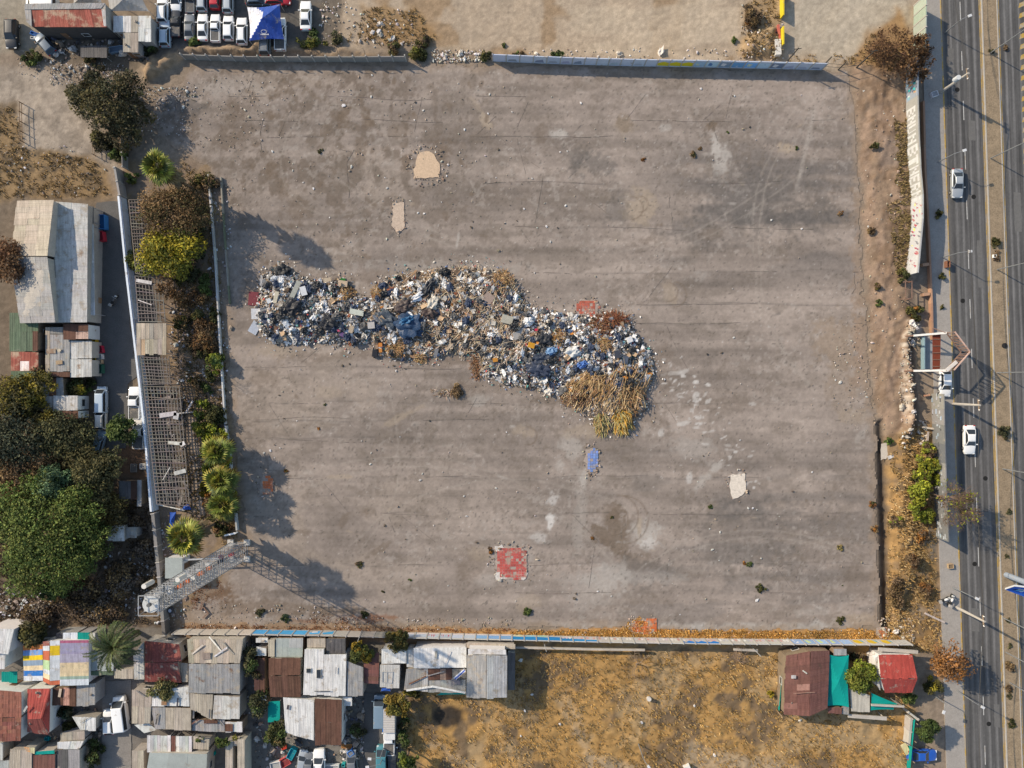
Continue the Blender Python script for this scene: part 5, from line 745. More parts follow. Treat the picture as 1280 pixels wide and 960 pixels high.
# ---------------------------------------------------------------- boundary walls and fences
mpan = M('painted_wall_panel', (1, 1, 1), .15, 1.4, .85, dust=.18); mpost = M('concrete_post', (.40, .375, .345), .2, 2, .9); mwire = M('wire', (.08, .075, .07), .2, 3, .7); mdk = M('dark_metal', (.05, .045, .04), .3, 3, .7)
def panelwall(name, label, pts, h, step, cols, cap=None, th=.12, cat='wall', post=True, zt=None, pm=None, tall=.12, base=-.1):
    """a wall of separate panels between posts; pts in photo pixels at ground level"""
    W_ = [P(*p) for p in pts]; root = thing(name, label, cat, (W_[0].x, W_[0].y, 0)); k = 0; out = []
    for a, b in zip(W_, W_[1:]):
        n = max(1, round((b-a).length/step)); d = (b-a).normalized(); R = Matrix.Rotation(atan2(d.y, d.x), 3, 'Z')
        for i in range(n):
            p, q = a.lerp(b, i/n), a.lerp(b, (i+1)/n); c = (p+q)/2; L = (q-p).length; hh = h*random.uniform(.985, 1.01); col = cols(k) if callable(cols) else jit(random.choice(cols), .08)
            MB().box((c.x, c.y, (hh+base)/2), (L-(.16 if post else .01), th, hh-base), R=R, c=col).build('panel', pm or mpan, root); out.append((p, q, hh, d)); k += 1
            if post: MB().box((p.x, p.y, (h+tall+base)/2), (.15, th+.1, h+tall-base), R=R, c=jit(W, .1)).build('post', mpost, root)
    if post: MB().box((W_[-1].x, W_[-1].y, (h+tall+base)/2), (.15, th+.1, h+tall-base), R=R).build('post', mpost, root)
    return root, out
def daub(root, out, side, th, shapes, m=None, name='graffiti'):
    """flat paint 4 mm proud of the panels: shapes of (panel position, points (t along panel 0..1, height), colour)"""
    mb = MB()
    for i, pts, col in shapes:
        if i >= len(out): continue
        p, q, hh, d = out[i]; n = Vector((-d.y, d.x, 0))*side; f = [p.lerp(q, t)+n*(th/2+.004+.002*random.random())+Vector((0, 0, z*hh)) for t, z in pts]
        nn = (f[1]-f[0]).cross(f[-1]-f[0]); mb.poly(f if nn.dot(n) > 0 else f[::-1], col)
    return mb.build(name, m or mpan, root)
def railfence(label, a, b, c):
    a, b = P(*a), P(*b); t = thing('rail_fence', label, 'fence', a); n = max(2, round((b-a).length/1.5))
    for i in range(n+1): p = a.lerp(b, i/n); MB().beam(p-Vector((0, 0, .1)), p+Vector((0, 0, 1.1)), .1, c=c).build('post', mwood, t)
    for z in (.45, .95): MB().beam(a+Vector((0, 0, z)), b+Vector((0, 0, z)), .05, .08, c=c).build('rail', mwood, t)
# south wall (its lit north face carries the paint)
SW = [(224,786.3),(320,787),(420,788.5),(520,791),(640,793.5),(760,796.3),(880,798.2),(1000,799),(1060,799.4),(1130,799.5)]
def sc_(k):
    x = 224+k*906/56.; return jit((.50,.455,.40) if x < 305 else (.40,.38,.35) if x < 430 else (.36,.33,.29) if x < 500 else (.47,.45,.42), .07)
rw, po = panelwall('boundary_wall', 'long panelled south boundary wall painted white with blue bands and graffiti', SW, 2.5, 2.0, sc_); nP = len(po); sh = []
xof = lambda i: (po[i][0].x+po[i][1].x)/2/S+640
for i in range(nP):
    x = xof(i); r = random.random
    if 316 < x < 412: sh.append((i, [(.08,.12),(.95,.12),(.95,.9),(.04,.86)] if x < 385 else [(.1,.5),(.9,.15),(.95,.7),(.3,.8)], jit((.07,.33,.62), .15)))
    if 385 < x < 405: sh.append((i, [(.3,.3),(.7,.25),(.8,.5),(.35,.55)], (.6,.62,.68)))
    if 508 < x < 640: sh += [(i, [(.06,.3),(.94,.3),(.94,.9),(.06,.9)], jit((.20,.36,.60) if x > 590 else (.42,.47,.56), .12)), (i, [(.1,.1),(.9,.1),(.9,.28),(.1,.28)], (.62,.55,.55))]
    if 535 < x < 570:
        for t in (.1,.3,.5,.7): sh.append((i, [(t,.35),(t+.13,.35),(t+.1,.75),(t+.02,.75)], (.45,.12,.18)))
    if 640 < x < 745: k = .62 if x < 690 else .62*(760-x)/70+.1; sh.append((i, [(.02,.98-k),(.98,.98-k*random.uniform(.8,1)),(.98,.97),(.02,.97)], jit((.015,.20,.48), .12)))
    if 640 < x < 690: sh.append((i, [(.1,.1),(.9,.08),(.8,.36),(.2,.34)], random.choice([(.35,.5,.35),(.3,.5,.55),(.55,.55,.35)])))
    if 845 < x < 892: sh.append((i, [(.02,.55),(.3,.75),(.6,.5),(.98,.7),(.98,.97),(.02,.97)], (.02,.17,.5)))
    if 700 < x < 990:
        for t in (.12,.4,.65): sh.append((i, [(t,.15+.2*r()),(t+.2,.1+.2*r()),(t+.22,.5),(t+.05,.6)], jit(random.choice([(.5,.42,.48),(.45,.45,.5),(.66,.64,.62),(.5,.3,.28)]), .1)))
    if 992 < x < 1060: sh += [(i, [(.04,.1),(.95,.1),(.95,.92),(.04,.92)], jit((.28,.40,.62), .15)), (i, [(.2,.2),(.5,.15),(.6,.7),(.3,.8)], random.choice([(.5,.6,.3),(.7,.7,.72),(.15,.3,.6)]))]
    if 1060 < x < 1105: sh += [(i, [(.2,.15),(.6,.2),(.75,.7),(.4,.85),(.15,.6)], (.62,.42,.03)), (i, [(.6,.2),(.85,.3),(.85,.7)], (.1,.35,.4))]
daub(rw, po, 1, .12, sh)
MB().beam(P(617,808.5,1.2), P(727,811,1.2), .3, .3).beam(P(727,811.2,1.2), P(806,812.3,1.2), .3, .3).build('beam', MW['plaster'], None, 'long pale beam behind the south wall at the head of the dry field', 'beam', loc=P(617, 808, 0)); MB().beam(P(917,811.5,1.2), P(947,813,1.2), .35, .3).build('beam', MW['plaster'], None, 'short pale beam behind the south wall near the brown roof', 'beam', loc=P(917, 811, 0))
for x, y, t in ((679,800,'thin pale post leaning across the painted wall by the dry field'),(452,788,'slim grey pole behind the wall by the fruit tree'),(937,806,'thin crossed poles behind the wall near the bare sapling')): p = P(x, y, 0); MB().tube(p, p+Vector((.3, -.2, 4.6)), .06, .05).build('slim_pole', msteel, None, t, 'pole', loc=p)
# north walls
rn, pn = panelwall('boundary_wall', 'plain grey panelled north wall in front of the sand bank', [(232,74),(310,76.5),(444,76.8),(508,76.2)], 1.7, 2.0, [(.27,.255,.24),(.22,.21,.2)], tall=.5)
mb = MB()
for p, q, hh, d in pn[::2]: mb.tube((p.x, p.y, 2.3), (p.x-.1, p.y+.55, 3.0), .035, .03, 4)
mb.build('spike', mdk, rn)
rn2, pn2 = panelwall('boundary_wall', 'north wall of pale blue panels with yellow and blue graffiti', [(616,76),(700,79.5),(790,82),(880,83.5),(960,85.3),(1027,87)], 2.35, 2.0, lambda k: jit((.46,.50,.60) if k < 26 else (.5,.54,.62), .08))
sh = []
for i in range(len(pn2)):
    x = (pn2[i][0].x+pn2[i][1].x)/2/S+640
    if 822 < x < 860: sh.append((i, [(.02,.15),(.98,.1),(.98,.6),(.5,.75),(.02,.55)], (.62,.50,.02)))
    elif 860 < x < 985: sh += [(i, [(.02,.1),(.98,.1),(.98,.8),(.02,.85)], jit(random.choice([(.15,.35,.6),(.35,.48,.6),(.2,.25,.35)]), .2)), (i, [(.2,.3),(.5,.2),(.6,.6),(.25,.7)], random.choice([(.6,.6,.62),(.5,.55,.45),(.1,.2,.4)]))]
    elif random.random() < .6: sh.append((i, [(.1,.1),(.8,.1),(.7,.3+.3*random.random()),(.2,.4)], jit((.3,.33,.42), .3)))
daub(rn2, pn2, -1, .12, sh)
for x, y, hgt, l in ((982,79,5.2,'thin dark post behind the painted north wall'),(1025,86,4.2,'thin dark post at the end of the painted north wall'),(1070,85,6.2,'tall dark post by the leafless corner tree'),(1048,87,2.4,'short dark post in the gap of the north wall')):
    p = P(x, y); o = thing('wooden_post', l, 'post', p); MB().tube(p-Vector((0, 0, .2)), p+Vector((.1, .1, hgt)), .11, .08).build('shaft', mdk, o)
    if hgt > 5: MB().box((p.x+.1, p.y+.1, hgt-.3), (1.1, .09, .1), .1).build('crossarm', mdk, o)
mb = MB()
for z in (1.2, 2.3): mb.path([P(1027,87,0)+Vector((0, 0, z)), P(1048,88,0)+Vector((0, 0, z-.2)), P(1072,85,0)+Vector((0, 0, z))], .03, 4)
mb.build('wire_fence', mwire, None, 'two sagging wires closing the gap in the north wall', 'fence', loc=P(1027, 87))
for l, y0, y1 in (('longer yellow panel standing on the pale dirt at the north edge', -6, 24), ('shorter yellow panel standing by the dirt bank', 38, 60)):
    o = thing('yellow_barrier', l, 'barrier', P(976, y0)); MB().box((P(975.5, (y0+y1)/2)+Vector((0, 0, .7))), (.2, (y1-y0)*S, 1.5), c=(.62,.47,.02)).build('panel', mpan, o); [MB().box(P(975.5, y)+Vector((-.35, 0, .1)), (.9, .15, .2)).build('foot', mdk, o) for y in (y0+3, y1-3)]
MB().box(P(970, 62)+Vector((0, 0, .5)), (.9, 2.4, 1.1), .05, c=(.6,.57,.52)).build('concrete_block', mpan, None, 'pale concrete block beside the shorter yellow panel', 'block', loc=P(970, 62)); MB().box(P(973.5, 48)+Vector((0, 0, .25)), (.3, 4, .5), .1, c=(.45,.12,.09)).build('barrier', mpan, None, 'low red and white barrier bar by the yellow panel', 'barrier', loc=P(973, 48))
# west: tin fence, lane walls, low wall
panelwall('tin_fence', 'long white tin fence along the shed skeleton', [(158,249),(167,338),(172,380),(186,500),(192,560),(198,637)], 1.9, 2.4, lambda k: jit((.62,.68,.78) if k % 4 else (.5,.55,.62), .1), th=.1, post=False)
o = MB(); pts = [(157,249),(166,338),(171,380),(185,500),(191,560),(197,637)]
for a, b in zip(pts, pts[1:]): o.beam(P(*a)+Vector((-.12, 0, 1.96)), P(*b)+Vector((-.12, 0, 1.96)), .3, .1, c=jit((.66,.72,.8), .05))
o.build('fence_coping', mpan, None, 'pale bluish coping running on top of the tin fence', 'coping', loc=P(157, 249))
panelwall('lane_wall', 'dark concrete wall from the tin fence down to the mast corner', [(197,640),(203,700),(211,790)], 1.7, 2.2, [(.17,.16,.15),(.22,.21,.2),(.14,.13,.12)], th=.5); panelwall('lane_wall', 'grey concrete wall north of the tin fence', [(152,214),(158,248)], 2.2, 2.2, [(.3,.29,.28)], th=.3); panelwall('lane_wall', 'thin concrete wall beside the corner tree', [(158,160),(160,212)], 1.8, 2.2, [(.2,.19,.18)])
panelwall('low_wall', 'low whitish wall along the east edge of the garden strip', [(262,219),(266,268),(271,330),(276,420),(283,530)], .7, 2.6, [(.5,.49,.47),(.42,.4,.38),(.55,.54,.52)], th=.22, post=False); panelwall('low_wall', 'low pale blue wall beside the palm row', [(284,532),(292,600),(298,662)], .8, 2.6, [(.45,.49,.52),(.36,.37,.37)], th=.25, post=False)
panelwall('low_wall', 'thin weedy kerb wall parallel to the low whitish wall', [(277,222),(281,290),(288,380)], .45, 2.6, [(.28,.26,.22),(.16,.17,.11)], th=.2, post=False)
panelwall('wire_fence', 'short brown post and rail fence in the north west scrub', [(29,130),(30,178)], 1.2, 1.5, [(.2,.16,.12)], th=.06, cat='fence') if 0 else railfence('short brown post and rail fence in the north west scrub', (29,130), (30,178), (.6,.5,.4)); panelwall('wire_fence', 'short grey post and rail fence beside the dusty track', [(119,165),(120,195)], 1.1, 1.4, [(.28,.25,.22)], th=.06, cat='fence') if 0 else railfence('short grey post and rail fence beside the dusty track', (119,165), (120,195), (.9,.85,.8))
# north east gate and graffiti wall
panelwall('green_gate', 'pale green sheet metal gate wall beside the avenue', [(1142,73),(1143,20),(1143,7)], 3.5, 1.6, [(.30,.36,.29),(.34,.38,.32)], th=.14, cat='gate')
GWT = [(1132,84),(1132,130),(1133,170),(1135,215),(1138,250),(1138,280),(1136,303),(1132,345)]
rg, pg = panelwall('graffiti_wall', 'tall grey concrete wall covered in white block graffiti', GWT, 3.7, 2.9, lambda k: jit((.27,.30,.34) if k < 2 else (.34,.335,.305) if k < 8 else (.36,.36,.36), .06), th=.2, post=False)
sh = []; WH, GY = (.54,.54,.53), (.30,.29,.28)
for i in range(2):
    for k in range(16): a, b = random.random()*.85, random.random()*.8; sh.append((i, [(a,b),(a+.12,b+.03),(a+.14,b+.22),(a+.02,b+.18)], random.choice([(.12,.26,.42),(.2,.38,.5),(.55,.35,.22),(.05,.4,.42),(.6,.6,.62),(.1,.13,.2)])))
# block letters: strokes in a 4 x 5 cell grid, running down the wall
LET = {'B': ['1110','1001','1110','1001','1110'], 'U': ['1001','1001','1001','1001','0110'], 'R': ['1110','1001','1110','1010','1001'], 'E': ['1111','1000','1110','1000','1111'], 'S': ['0111','1000','0110','0001','1110'], 'O': ['0110','1001','1001','1001','0110'], 'T': ['1111','0110','0110','0110','0110'], 'N': ['1001','1101','1011','1001','1001'], 'A': ['0110','1001','1111','1001','1001']}
def blockword(i0, word, h0, h1, per, col, start=0.):
    t = start
    for ch in word:
        for r_, row in enumerate(LET[ch]):
            for c_, v in enumerate(row):
                if v == '1':
                    u0, u1 = t+c_*per/4, t+(c_+1.08)*per/4; i = i0+int(u0); a = u0-int(u0); z0, z1 = h1-(r_+1.05)*(h1-h0)/5, h1-r_*(h1-h0)/5; sh.append((i, [(a,z0),(min(a+u1-u0,1),z0),(min(a+u1-u0,1),z1),(a,z1)], jit(col, .05)))
        t += per*1.16
blockword(2, 'BNUN', .12, .82, .47, WH, .5); blockword(4, 'BTNERN', .08, .9, .5, WH, .75)
for i in range(8, len(pg)):
    sh.append((i, [(0,.03),(1,.03),(1,.93),(0,.93)], jit((.47,.47,.47), .05)))
    for k in range(9): a, b = random.random()*.85, random.random()*.7+.08; sh.append((i, [(a,b),(a+.07,b),(a+.18,b+.14),(a+.12,b+.24)], random.choice([(.36,.08,.10),(.28,.1,.16),(.38,.16,.16),(.2,.2,.22)])))
    for k in range(2): a, b = random.random()*.7, random.random()*.6+.15; sh.append((i, [(a,b),(a+.16,b+.02),(a+.18,b+.14),(a+.03,b+.12)], random.choice([(.66,.62,.12),(.66,.62,.12),(.3,.3,.32)])))
daub(rg, pg, 1, .2, sh); daub(rg, pg, -1, .2, sh)
panelwall('brick_plinth', 'low orange brick plinth behind the graffiti wall', [(1152,128),(1154,215),(1157,262),(1160,330),(1162,380),(1163,425)], .7, 3.2, [(.33,.19,.12),(.38,.22,.14)], th=.28, cat='plinth', post=False)
for l, a, b in (('upper short brick cross wall beside the graffiti wall end',(1150,332),(1158,331)),('lower short brick cross wall beside the pavement',(1151,369),(1159,368))): panelwall('brick_plinth', l, [a, b], .8, 4, [(.42,.25,.16)], th=.45, cat='plinth', post=False)
mb = MB()
for a, b in (((1132,351),(1132,374)),((1140,351),(1140,374)),((1132,352),(1140,352)),((1132,373),(1140,373)),((1132,362),(1140,362))): mb.beam(P(*a, 2), P(*b, 2), .1, .1)
for a in ((1132,352),(1140,352),(1132,373),(1140,373)): mb.beam(P(*a, 2), P(*a, 2)*1-Vector((0, 0, 2.1)), .1, .1)
mb.build('steel_frame', mrsteel, None, 'dark open steel frame at the end of the graffiti wall', 'frame', loc=P(1136, 362))
panelwall('panel_wall', 'tall pale grey panel wall with peeling paint below the billboard frame', [(1165,492),(1166,530),(1168,600),(1171,672)], 3.3, 3, [(.22,.215,.205),(.17,.17,.165),(.26,.25,.23),(.14,.145,.15)], th=.16, post=False, cat='wall')
PW = bpy.data.objects['panel_wall']; mb = MB(); q0, q1 = P(1165, 492), P(1171, 672)
for k in range(70):
    t_, z_ = random.random(), random.uniform(.1, 2.9); p = q0.lerp(q1, t_); p.x += -.16 if t_ < .9 else -.12; s_, h_ = random.uniform(.15, .8), random.uniform(.1, .35); mb.box((p.x+.02, p.y, z_), (.1, s_, h_), c=jit(random.choice([(.42,.44,.46),(.36,.36,.35),(.10,.10,.10),(.3,.36,.42)]), .15))
mb.build('paint_flake', mpan, PW)
# south east fences
canopy('mesh_fence', 'teal mesh fence on posts west of the brown roof', 'fence', [(972.5,889,.2),(974.5,889.4,1.9),(979,821,1.9),(977,821,.2)], 1, 0, 'teal', sag=0, n=8, pole=False); canopy('mesh_fence', 'long teal mesh fence in front of the parking place', 'fence', [(1133,962,.2),(1138,962,2.1),(1144,899,2.1),(1137,898,.2)], 1, 0, 'teal', sag=0, n=8, pole=False)
for x, y in ((976,822),(974,850),(972,889),(1138,898),(1136,920),(1134,945),(1131,958)): p = P(x, y); MB().tube(p-Vector((0, 0, .1)), p+Vector((0, 0, 2.2)), .07).build('fence_post', mwood, None, 'wooden post of a teal mesh fence', 'post', 'posts of the teal mesh fences', loc=p)
panelwall('block_wall', 'narrow grey block wall beside the long teal mesh fence', [(1133,893),(1130,925)], 1.6, 2, [(.4,.37,.33)], th=.35); panelwall('block_wall', 'short cream wall ending at the beam near the pavement', [(1129,885),(1141,894)], 1.6, 2, [(.5,.47,.42)], th=.3)
loose('plank', 'pale cream plank leaning at the teal fence', 'plank', 1132, 936, .8, .9, 1.8, 30, (.6,.48,.28), h=.06); loose('plank', 'dark plank crossing the teal fence', 'plank', 1137, 931, 1.9, 3.2, .12, -28, (.1,.09,.08))
# ---------------------------------------------------------------- shed skeleton
def skeleton(label, quad, z, nu, nv, sheet=None):
    q = [P(*p, z) for p in quad]; c = sum(q, Vector())/4; root = thing('shed_skeleton', label, 'shed frame', (c.x, c.y, 0))
    for i in range(nu+1): MB().beam(bil(q, i/nu, 0), bil(q, i/nu, 1)+Vector((random.uniform(-.15, .15), 0, random.uniform(-.05, .05))), .10, .12, jit(W, .25)).build('rafter', mgs, root)
    for j in range(nv+1): MB().beam(bil(q, 0, j/nv)+Vector((0, 0, .14)), bil(q, 1, j/nv)+Vector((random.uniform(-.4, .2), random.uniform(-.35, .35), .14+random.uniform(-.3, .05))), .11, .1, jit(W, .3)).build('purlin', mgs, root)
    for j in range(0, nv+1, max(1, nv//3)):
        for u in (0, 1): p = bil(q, u, j/nv); MB().tube((p.x, p.y, -.1), (p.x, p.y, z-.06), .07).build('post', mgs, root)
    return root
mgs = M('old_roof_timber', (.175, .152, .135), .3, 2.5, .85, rust=.2); 
skeleton('open roof grid of the shed skeleton beside the yellow tree', [(161,250),(184,250),(187,342),(170,342)], 3.2, 6, 22)
skeleton('narrow open roof grid north of the patched shed roof', [(169,345),(202,350),(206,402),(173,402)], 3.2, 8, 12)
skeleton('open roof grid directly south of the patched shed roof', [(176,446),(211,446),(214,481),(180,481)], 3.2, 9, 9)
building('shed_roof', 'surviving patch of cream corrugated sheets on the shed skeleton', 'shed', [(R4(171,404,208,443), 3.35, 'tan', dict(sheet=.6, row=2.5, tint=.25, odd=[(1.15,.95,.75)], nowall=True))])
skeleton('largest open roof grid, collapsed and grey, along the lower tin fence', [(180,483),(224,483),(238,630),(197,630)], 3.0, 11, 34)
GP2 = 'boards fallen on the shed skeleton'
for x, y, z, L, w_, a in ((180,352,3.5,2.4,.5,-10),(210,518,3.3,2.6,.7,8),(220,520,3.3,1,.8,80),(219,554,3.3,2.2,.5,-5),(228,555,3.3,.8,.6,30),(225,590,3.3,1.8,.6,15),(208,592,3.3,2.2,.1,60),(213,634,1,4.6,.16,-12),(181,378,3.5,2.2,.12,-20),(237,508,.3,2,.3,60),(231,516,.3,3,.2,5)): loose('fallen_board', 'pale board lying across the collapsed shed grid', 'board', x, y, z, L, w_, a, (.55,.53,.52), group=GP2)
for k in range(60):   # debris under the grid
    x, y = random.uniform(190, 232), random.uniform(486, 628); loose('rubble_board', 'dark board among the debris under the collapsed shed', 'board', x+(y-555)*.08, y, .1, random.uniform(.6, 2.4), random.uniform(.1, .5), random.uniform(0, 180), random.choice([(.12,.1,.09),(.2,.17,.14),(.3,.27,.25),(.08,.07,.07)]), group='debris under the collapsed shed', h=.08)
canopy('tarpaulin', 'crumpled blue tarpaulin below the collapsed shed', 'tarpaulin', [(226,638,.4),(239,637,.3),(236,630,.7),(231,631,.6)], .5, .3, 'blue', n=8, pole=False); canopy('tarpaulin', 'dark blue plastic sheet beside the lane wall', 'tarpaulin', [(211,660,.4),(216,660,.3),(220,640,.5),(212,640,.5)], .5, .3, 'blue', n=8, pole=False)
# ---------------------------------------------------------------- vehicles (local +x is the front)
def paintm(n, c, metal=0.): return M('car_paint_'+n, c, .04, 1, .35, metal, bump=0, spec=.5, coat=.4, dust=.12)
PT = {'white': paintm('white', (.78, .78, .77)), 'silver': paintm('silver', (.42, .45, .47), .3), 'grey': paintm('grey', (.17, .18, .19), .2), 'black': paintm('black', (.02, .021, .023)), 'red': paintm('red', (.45, .02, .03)), 'blue': paintm('blue', (.015, .09, .42)), 'paleblue': paintm('pale_blue', (.42, .50, .58), .1), 'darkblue': paintm('dark_blue', (.06, .09, .13), .2), 'teal': paintm('teal', (.06, .20, .24)), 'offwhite': paintm('off_white', (.62, .60, .56)), 'steelblue': paintm('steel_blue', (.17, .24, .31)), 'turq': paintm('turquoise', (.03, .36, .48))}
mtyre = M('tyre', (.02, .02, .02), .2, 4, .9); mrim = M('wheel_rim', (.4, .4, .4), .1, 4, .4, .5); mlamp = M('headlamp', (.75, .75, .72), .05, 4, .15, bump=0, spec=.6); mtail = M('tail_lamp', (.4, .015, .015), .05, 4, .3, bump=0); mbed = M('bed_liner', (.12, .115, .11), .3, 2, .9, dust=.3); mchrome = M('trim', (.06, .06, .062), .1, 3, .5)
def loft(mb, secs):
    n = len(secs[0]); b = len(mb.v)
    for s in secs: mb.v += [tuple(p) for p in s]
    F = [(b+i*n+k, b+i*n+k+1, b+(i+1)*n+k+1, b+(i+1)*n+k) for i in range(len(secs)-1) for k in range(n-1)]; F += [tuple(b+k for k in range(n-1, -1, -1)), tuple(b+(len(secs)-1)*n+k for k in range(n))]
    mb.f += F; mb.c += [W]*len(F); mb.m += [0]*len(F)
CT = {  # length, width, deck profile [(x, half width, deck z)], cabin (rear base, front base, rear roof, front roof, deck z, roof z, base hw, roof hw)
 'saloon': (4.5, 1.78, [(-2.25,.70,.78),(-2.1,.82,.92),(-1.4,.88,.95),(0,.89,.95),(1.1,.88,.93),(1.9,.84,.82),(2.2,.70,.70),(2.25,.62,.6)], (-1.65,.95,-.85,.2,.95,1.42,.80,.60)),
 'hatch': (3.9, 1.72, [(-1.95,.72,.8),(-1.85,.80,.95),(-1,.85,.97),(0,.86,.97),(.9,.85,.95),(1.6,.80,.84),(1.9,.68,.7),(1.95,.6,.6)], (-1.9,.95,-1.5,.2,.96,1.48,.79,.62)),
 'suv': (4.5, 1.85, [(-2.25,.78,.95),(-2.15,.88,1.05),(-1,.92,1.08),(0,.92,1.08),(1.0,.91,1.05),(1.9,.86,.95),(2.2,.74,.8),(2.25,.66,.7)], (-2.2,1.0,-1.85,.25,1.07,1.68,.85,.68)),
 'pickup': (5.1, 1.82, [(-2.55,.84,.98),(-2.45,.89,1.0),(-1,.90,1.0),(0,.91,1.03),(1.3,.90,1.03),(2.2,.86,.93),(2.5,.74,.8),(2.55,.68,.7)], (-.6,1.25,-.4,.55,1.03,1.66,.83,.66)),
 'van': (4.9, 1.9, [(-2.45,.86,1.15),(-2.4,.92,1.2),(-1,.95,1.2),(0,.95,1.2),(1.3,.94,1.15),(2.1,.88,1.0),(2.4,.78,.85),(2.45,.7,.75)], (-2.42,1.95,-2.3,1.15,1.18,2.0,.90,.78))}
def vehicle(name, kind, label, group=None):
    L, Wd, prof, cb = CT[kind]; root = thing(name, label, {'saloon':'car','hatch':'car','suv':'car','pickup':'pickup truck','van':'van'}[kind], (0, 0, 0), group); mb = MB(); secs = []
    for x, hw, z in prof:
        half = [(hw*.93, .22), (hw, .36), (hw, .60), (hw*.98, z-.1), (hw*.9, z-.02), (hw*.55, z+.02)]; secs.append([(x, y, q) for y, q in half]+[(x, 0, z+.035)]+[(x, -y, q) for y, q in half[::-1]])
    loft(mb, secs); x0, x1, r0, r1, zd, zr, hb, hr = cb
    def cab(k, g=0.): # corner points of the cabin: base loop, shoulder loop, roof loop
        return [(x0, -hb, zd), (x0, hb, zd), (x1, hb*.94, zd-.04), (x1, -hb*.94, zd-.04), (r0, -hr, zr-.06), (r0, hr, zr-.06), (r1, hr*.95, zr-.06), (r1, -hr*.95, zr-.06), (r0+.12, -hr*.88, zr), (r0+.12, hr*.88, zr), (r1-.12, hr*.85, zr), (r1-.12, -hr*.85, zr)]
    c = [Vector(p) for p in cab(0)]
    for a in (0, 4):
        for i in range(4): j = (i+1) % 4; mb.poly([c[a+j], c[a+i], c[a+4+i], c[a+4+j]])
    mb.poly([c[11], c[10], c[9], c[8]])
    b = mb.build('body', PT['white'], root); b['paint'] = 1; bm = bmesh.new(); bm.from_mesh(b.data); bmesh.ops.remove_doubles(bm, verts=bm.verts, dist=.004); bmesh.ops.recalc_face_normals(bm, faces=bm.faces); bm.to_mesh(b.data); bm.free(); md = b.modifiers.new('round', 'BEVEL'); md.width = .09; md.segments = 3; md.limit_method = 'ANGLE'; md.angle_limit = radians(22); b.data.polygons.foreach_set('use_smooth', [True]*len(b.data.polygons))
    def glass(nm, q, ins=.1):
        q = [Vector(p) for p in q]; m = sum(q, Vector())/4; n = (q[1]-q[0]).cross(q[3]-q[0]).normalized(); n = n if n.dot(m-Vector((0, 0, .9))) > 0 else -n; f = [p.lerp(m, ins)+n*.014 for p in q]
        if (f[1]-f[0]).cross(f[3]-f[0]).dot(n) < 0: f.reverse()
        MB().poly(f).build(nm, mglass, root)
    glass('windscreen', (c[3], c[2], c[6], c[7]), .09); glass('rear_window', (c[1], c[0], c[4], c[5]), .14)
    for s in (0, 1): glass('side_window', (c[2], c[1], c[5], c[6]) if s else (c[0], c[3], c[7], c[4]), .12)
    for sx in (-.31, .30):
        for s in (-1, 1):
            wx = L*sx; w_ = MB().tube((wx, s*(Wd/2-.2), .31), (wx, s*(Wd/2+.01), .31), .31, .31, 14).build('wheel', mtyre, root); MB().tube((wx, s*(Wd/2), .31), (wx, s*(Wd/2+.03), .31), .19, .17, 10).build('rim', mrim, w_)
    for s in (-1, 1):
        MB().box((L/2-.14, s*.6*Wd/1.8, prof[-2][2]-.03), (.24, .34, .13)).build('headlight', mlamp, root); MB().box((-L/2+.05, s*.64*Wd/1.8, prof[1][2]-.12), (.14, .26, .16)).build('tail_light', mtail, root)
        m = MB().box((x1-.25, s*(hb+.16), zd+.05), (.14, .24, .14)).build('mirror', PT['white'], root); m['paint'] = 1
    if kind == 'pickup':
        MB().box((-1.55, 0, 1.045), (1.75, 1.42, .02)).build('cargo_bed', mbed, root); r = MB()
        for y in (-.78, .78): r.box((-1.55, y, 1.06), (1.9, .09, .1))
        r.box((-2.47, 0, 1.06), (.09, 1.6, .1)); o = r.build('bed_rail', PT['white'], root); o['paint'] = 1
    if kind == 'suv':
        r = MB(); [r.beam((r0+.15, s*hr*.85, zr+.06), (r1-.2, s*hr*.85, zr+.06), .05, .05) for s in (-1, 1)]; r.build('roof_rail', mchrome, root)
    return root
PROTO = {}
NM = {'saloon': 'parked_car', 'hatch': 'parked_car', 'suv': 'parked_car', 'pickup': 'pickup_truck', 'van': 'van'}
def put(kind, px, py, ang, paint, label, group=None, scale=1., z=0.):
    """ang: photo direction of the bonnet, degrees, 0 = right, 90 = up"""
    p = P(px, py, 1.2); loc = (p.x, p.y, z)
    if kind not in PROTO: r = vehicle(NM[kind], kind, label, group); PROTO[kind] = r; r.location = loc; r.rotation_euler = (0, 0, radians(ang)); r.scale = (scale,)*3; repaint(r, PT[paint]); r['label'] = label
    else: r = dup(PROTO[kind], loc, radians(ang), label, group, scale, PT[paint]); r.name = NM[kind]
    if group: r['group'] = group
    elif 'group' in r: del r['group']
    return r
YG = 'vehicles parked in the north west yard'
for a in (('suv',201.5,10,90,'white','white off-roader at the west end of the rear row in the yard'),('hatch',218,-3,270,'white','white car second in the rear row of the yard'),('pickup',236,-3,90,'grey','grey pickup with dark load bed in the rear row of the yard'),('suv',251,-4,90,'silver','silver estate in the rear row beside the grey pickup'),('hatch',267,-6,90,'red','red car in the rear row of the yard'),('suv',283.5,-2,90,'silver','silver estate right of the red car'),
    ('suv',204.5,40,90,'paleblue','blue and white off-roader at the west end of the front row'),('pickup',218,27,90,'black','black pickup second in the front row of the yard'),('saloon',235,32,90,'grey','dark grey saloon behind the green bush in the yard'),('saloon',251.5,32,90,'white','white saloon between grey saloon and white pickup'),('pickup',267.5,33,90,'white','white pickup with open bed in the front row of the yard'),('hatch',284,33,90,'white','white hatchback right of the white pickup'),('suv',301,37,90,'white','white square estate at the east end of the front row')): put(*a, YG, .84 if a[0] == 'pickup' else .92 if a[0] in ('suv', 'saloon') else .97)
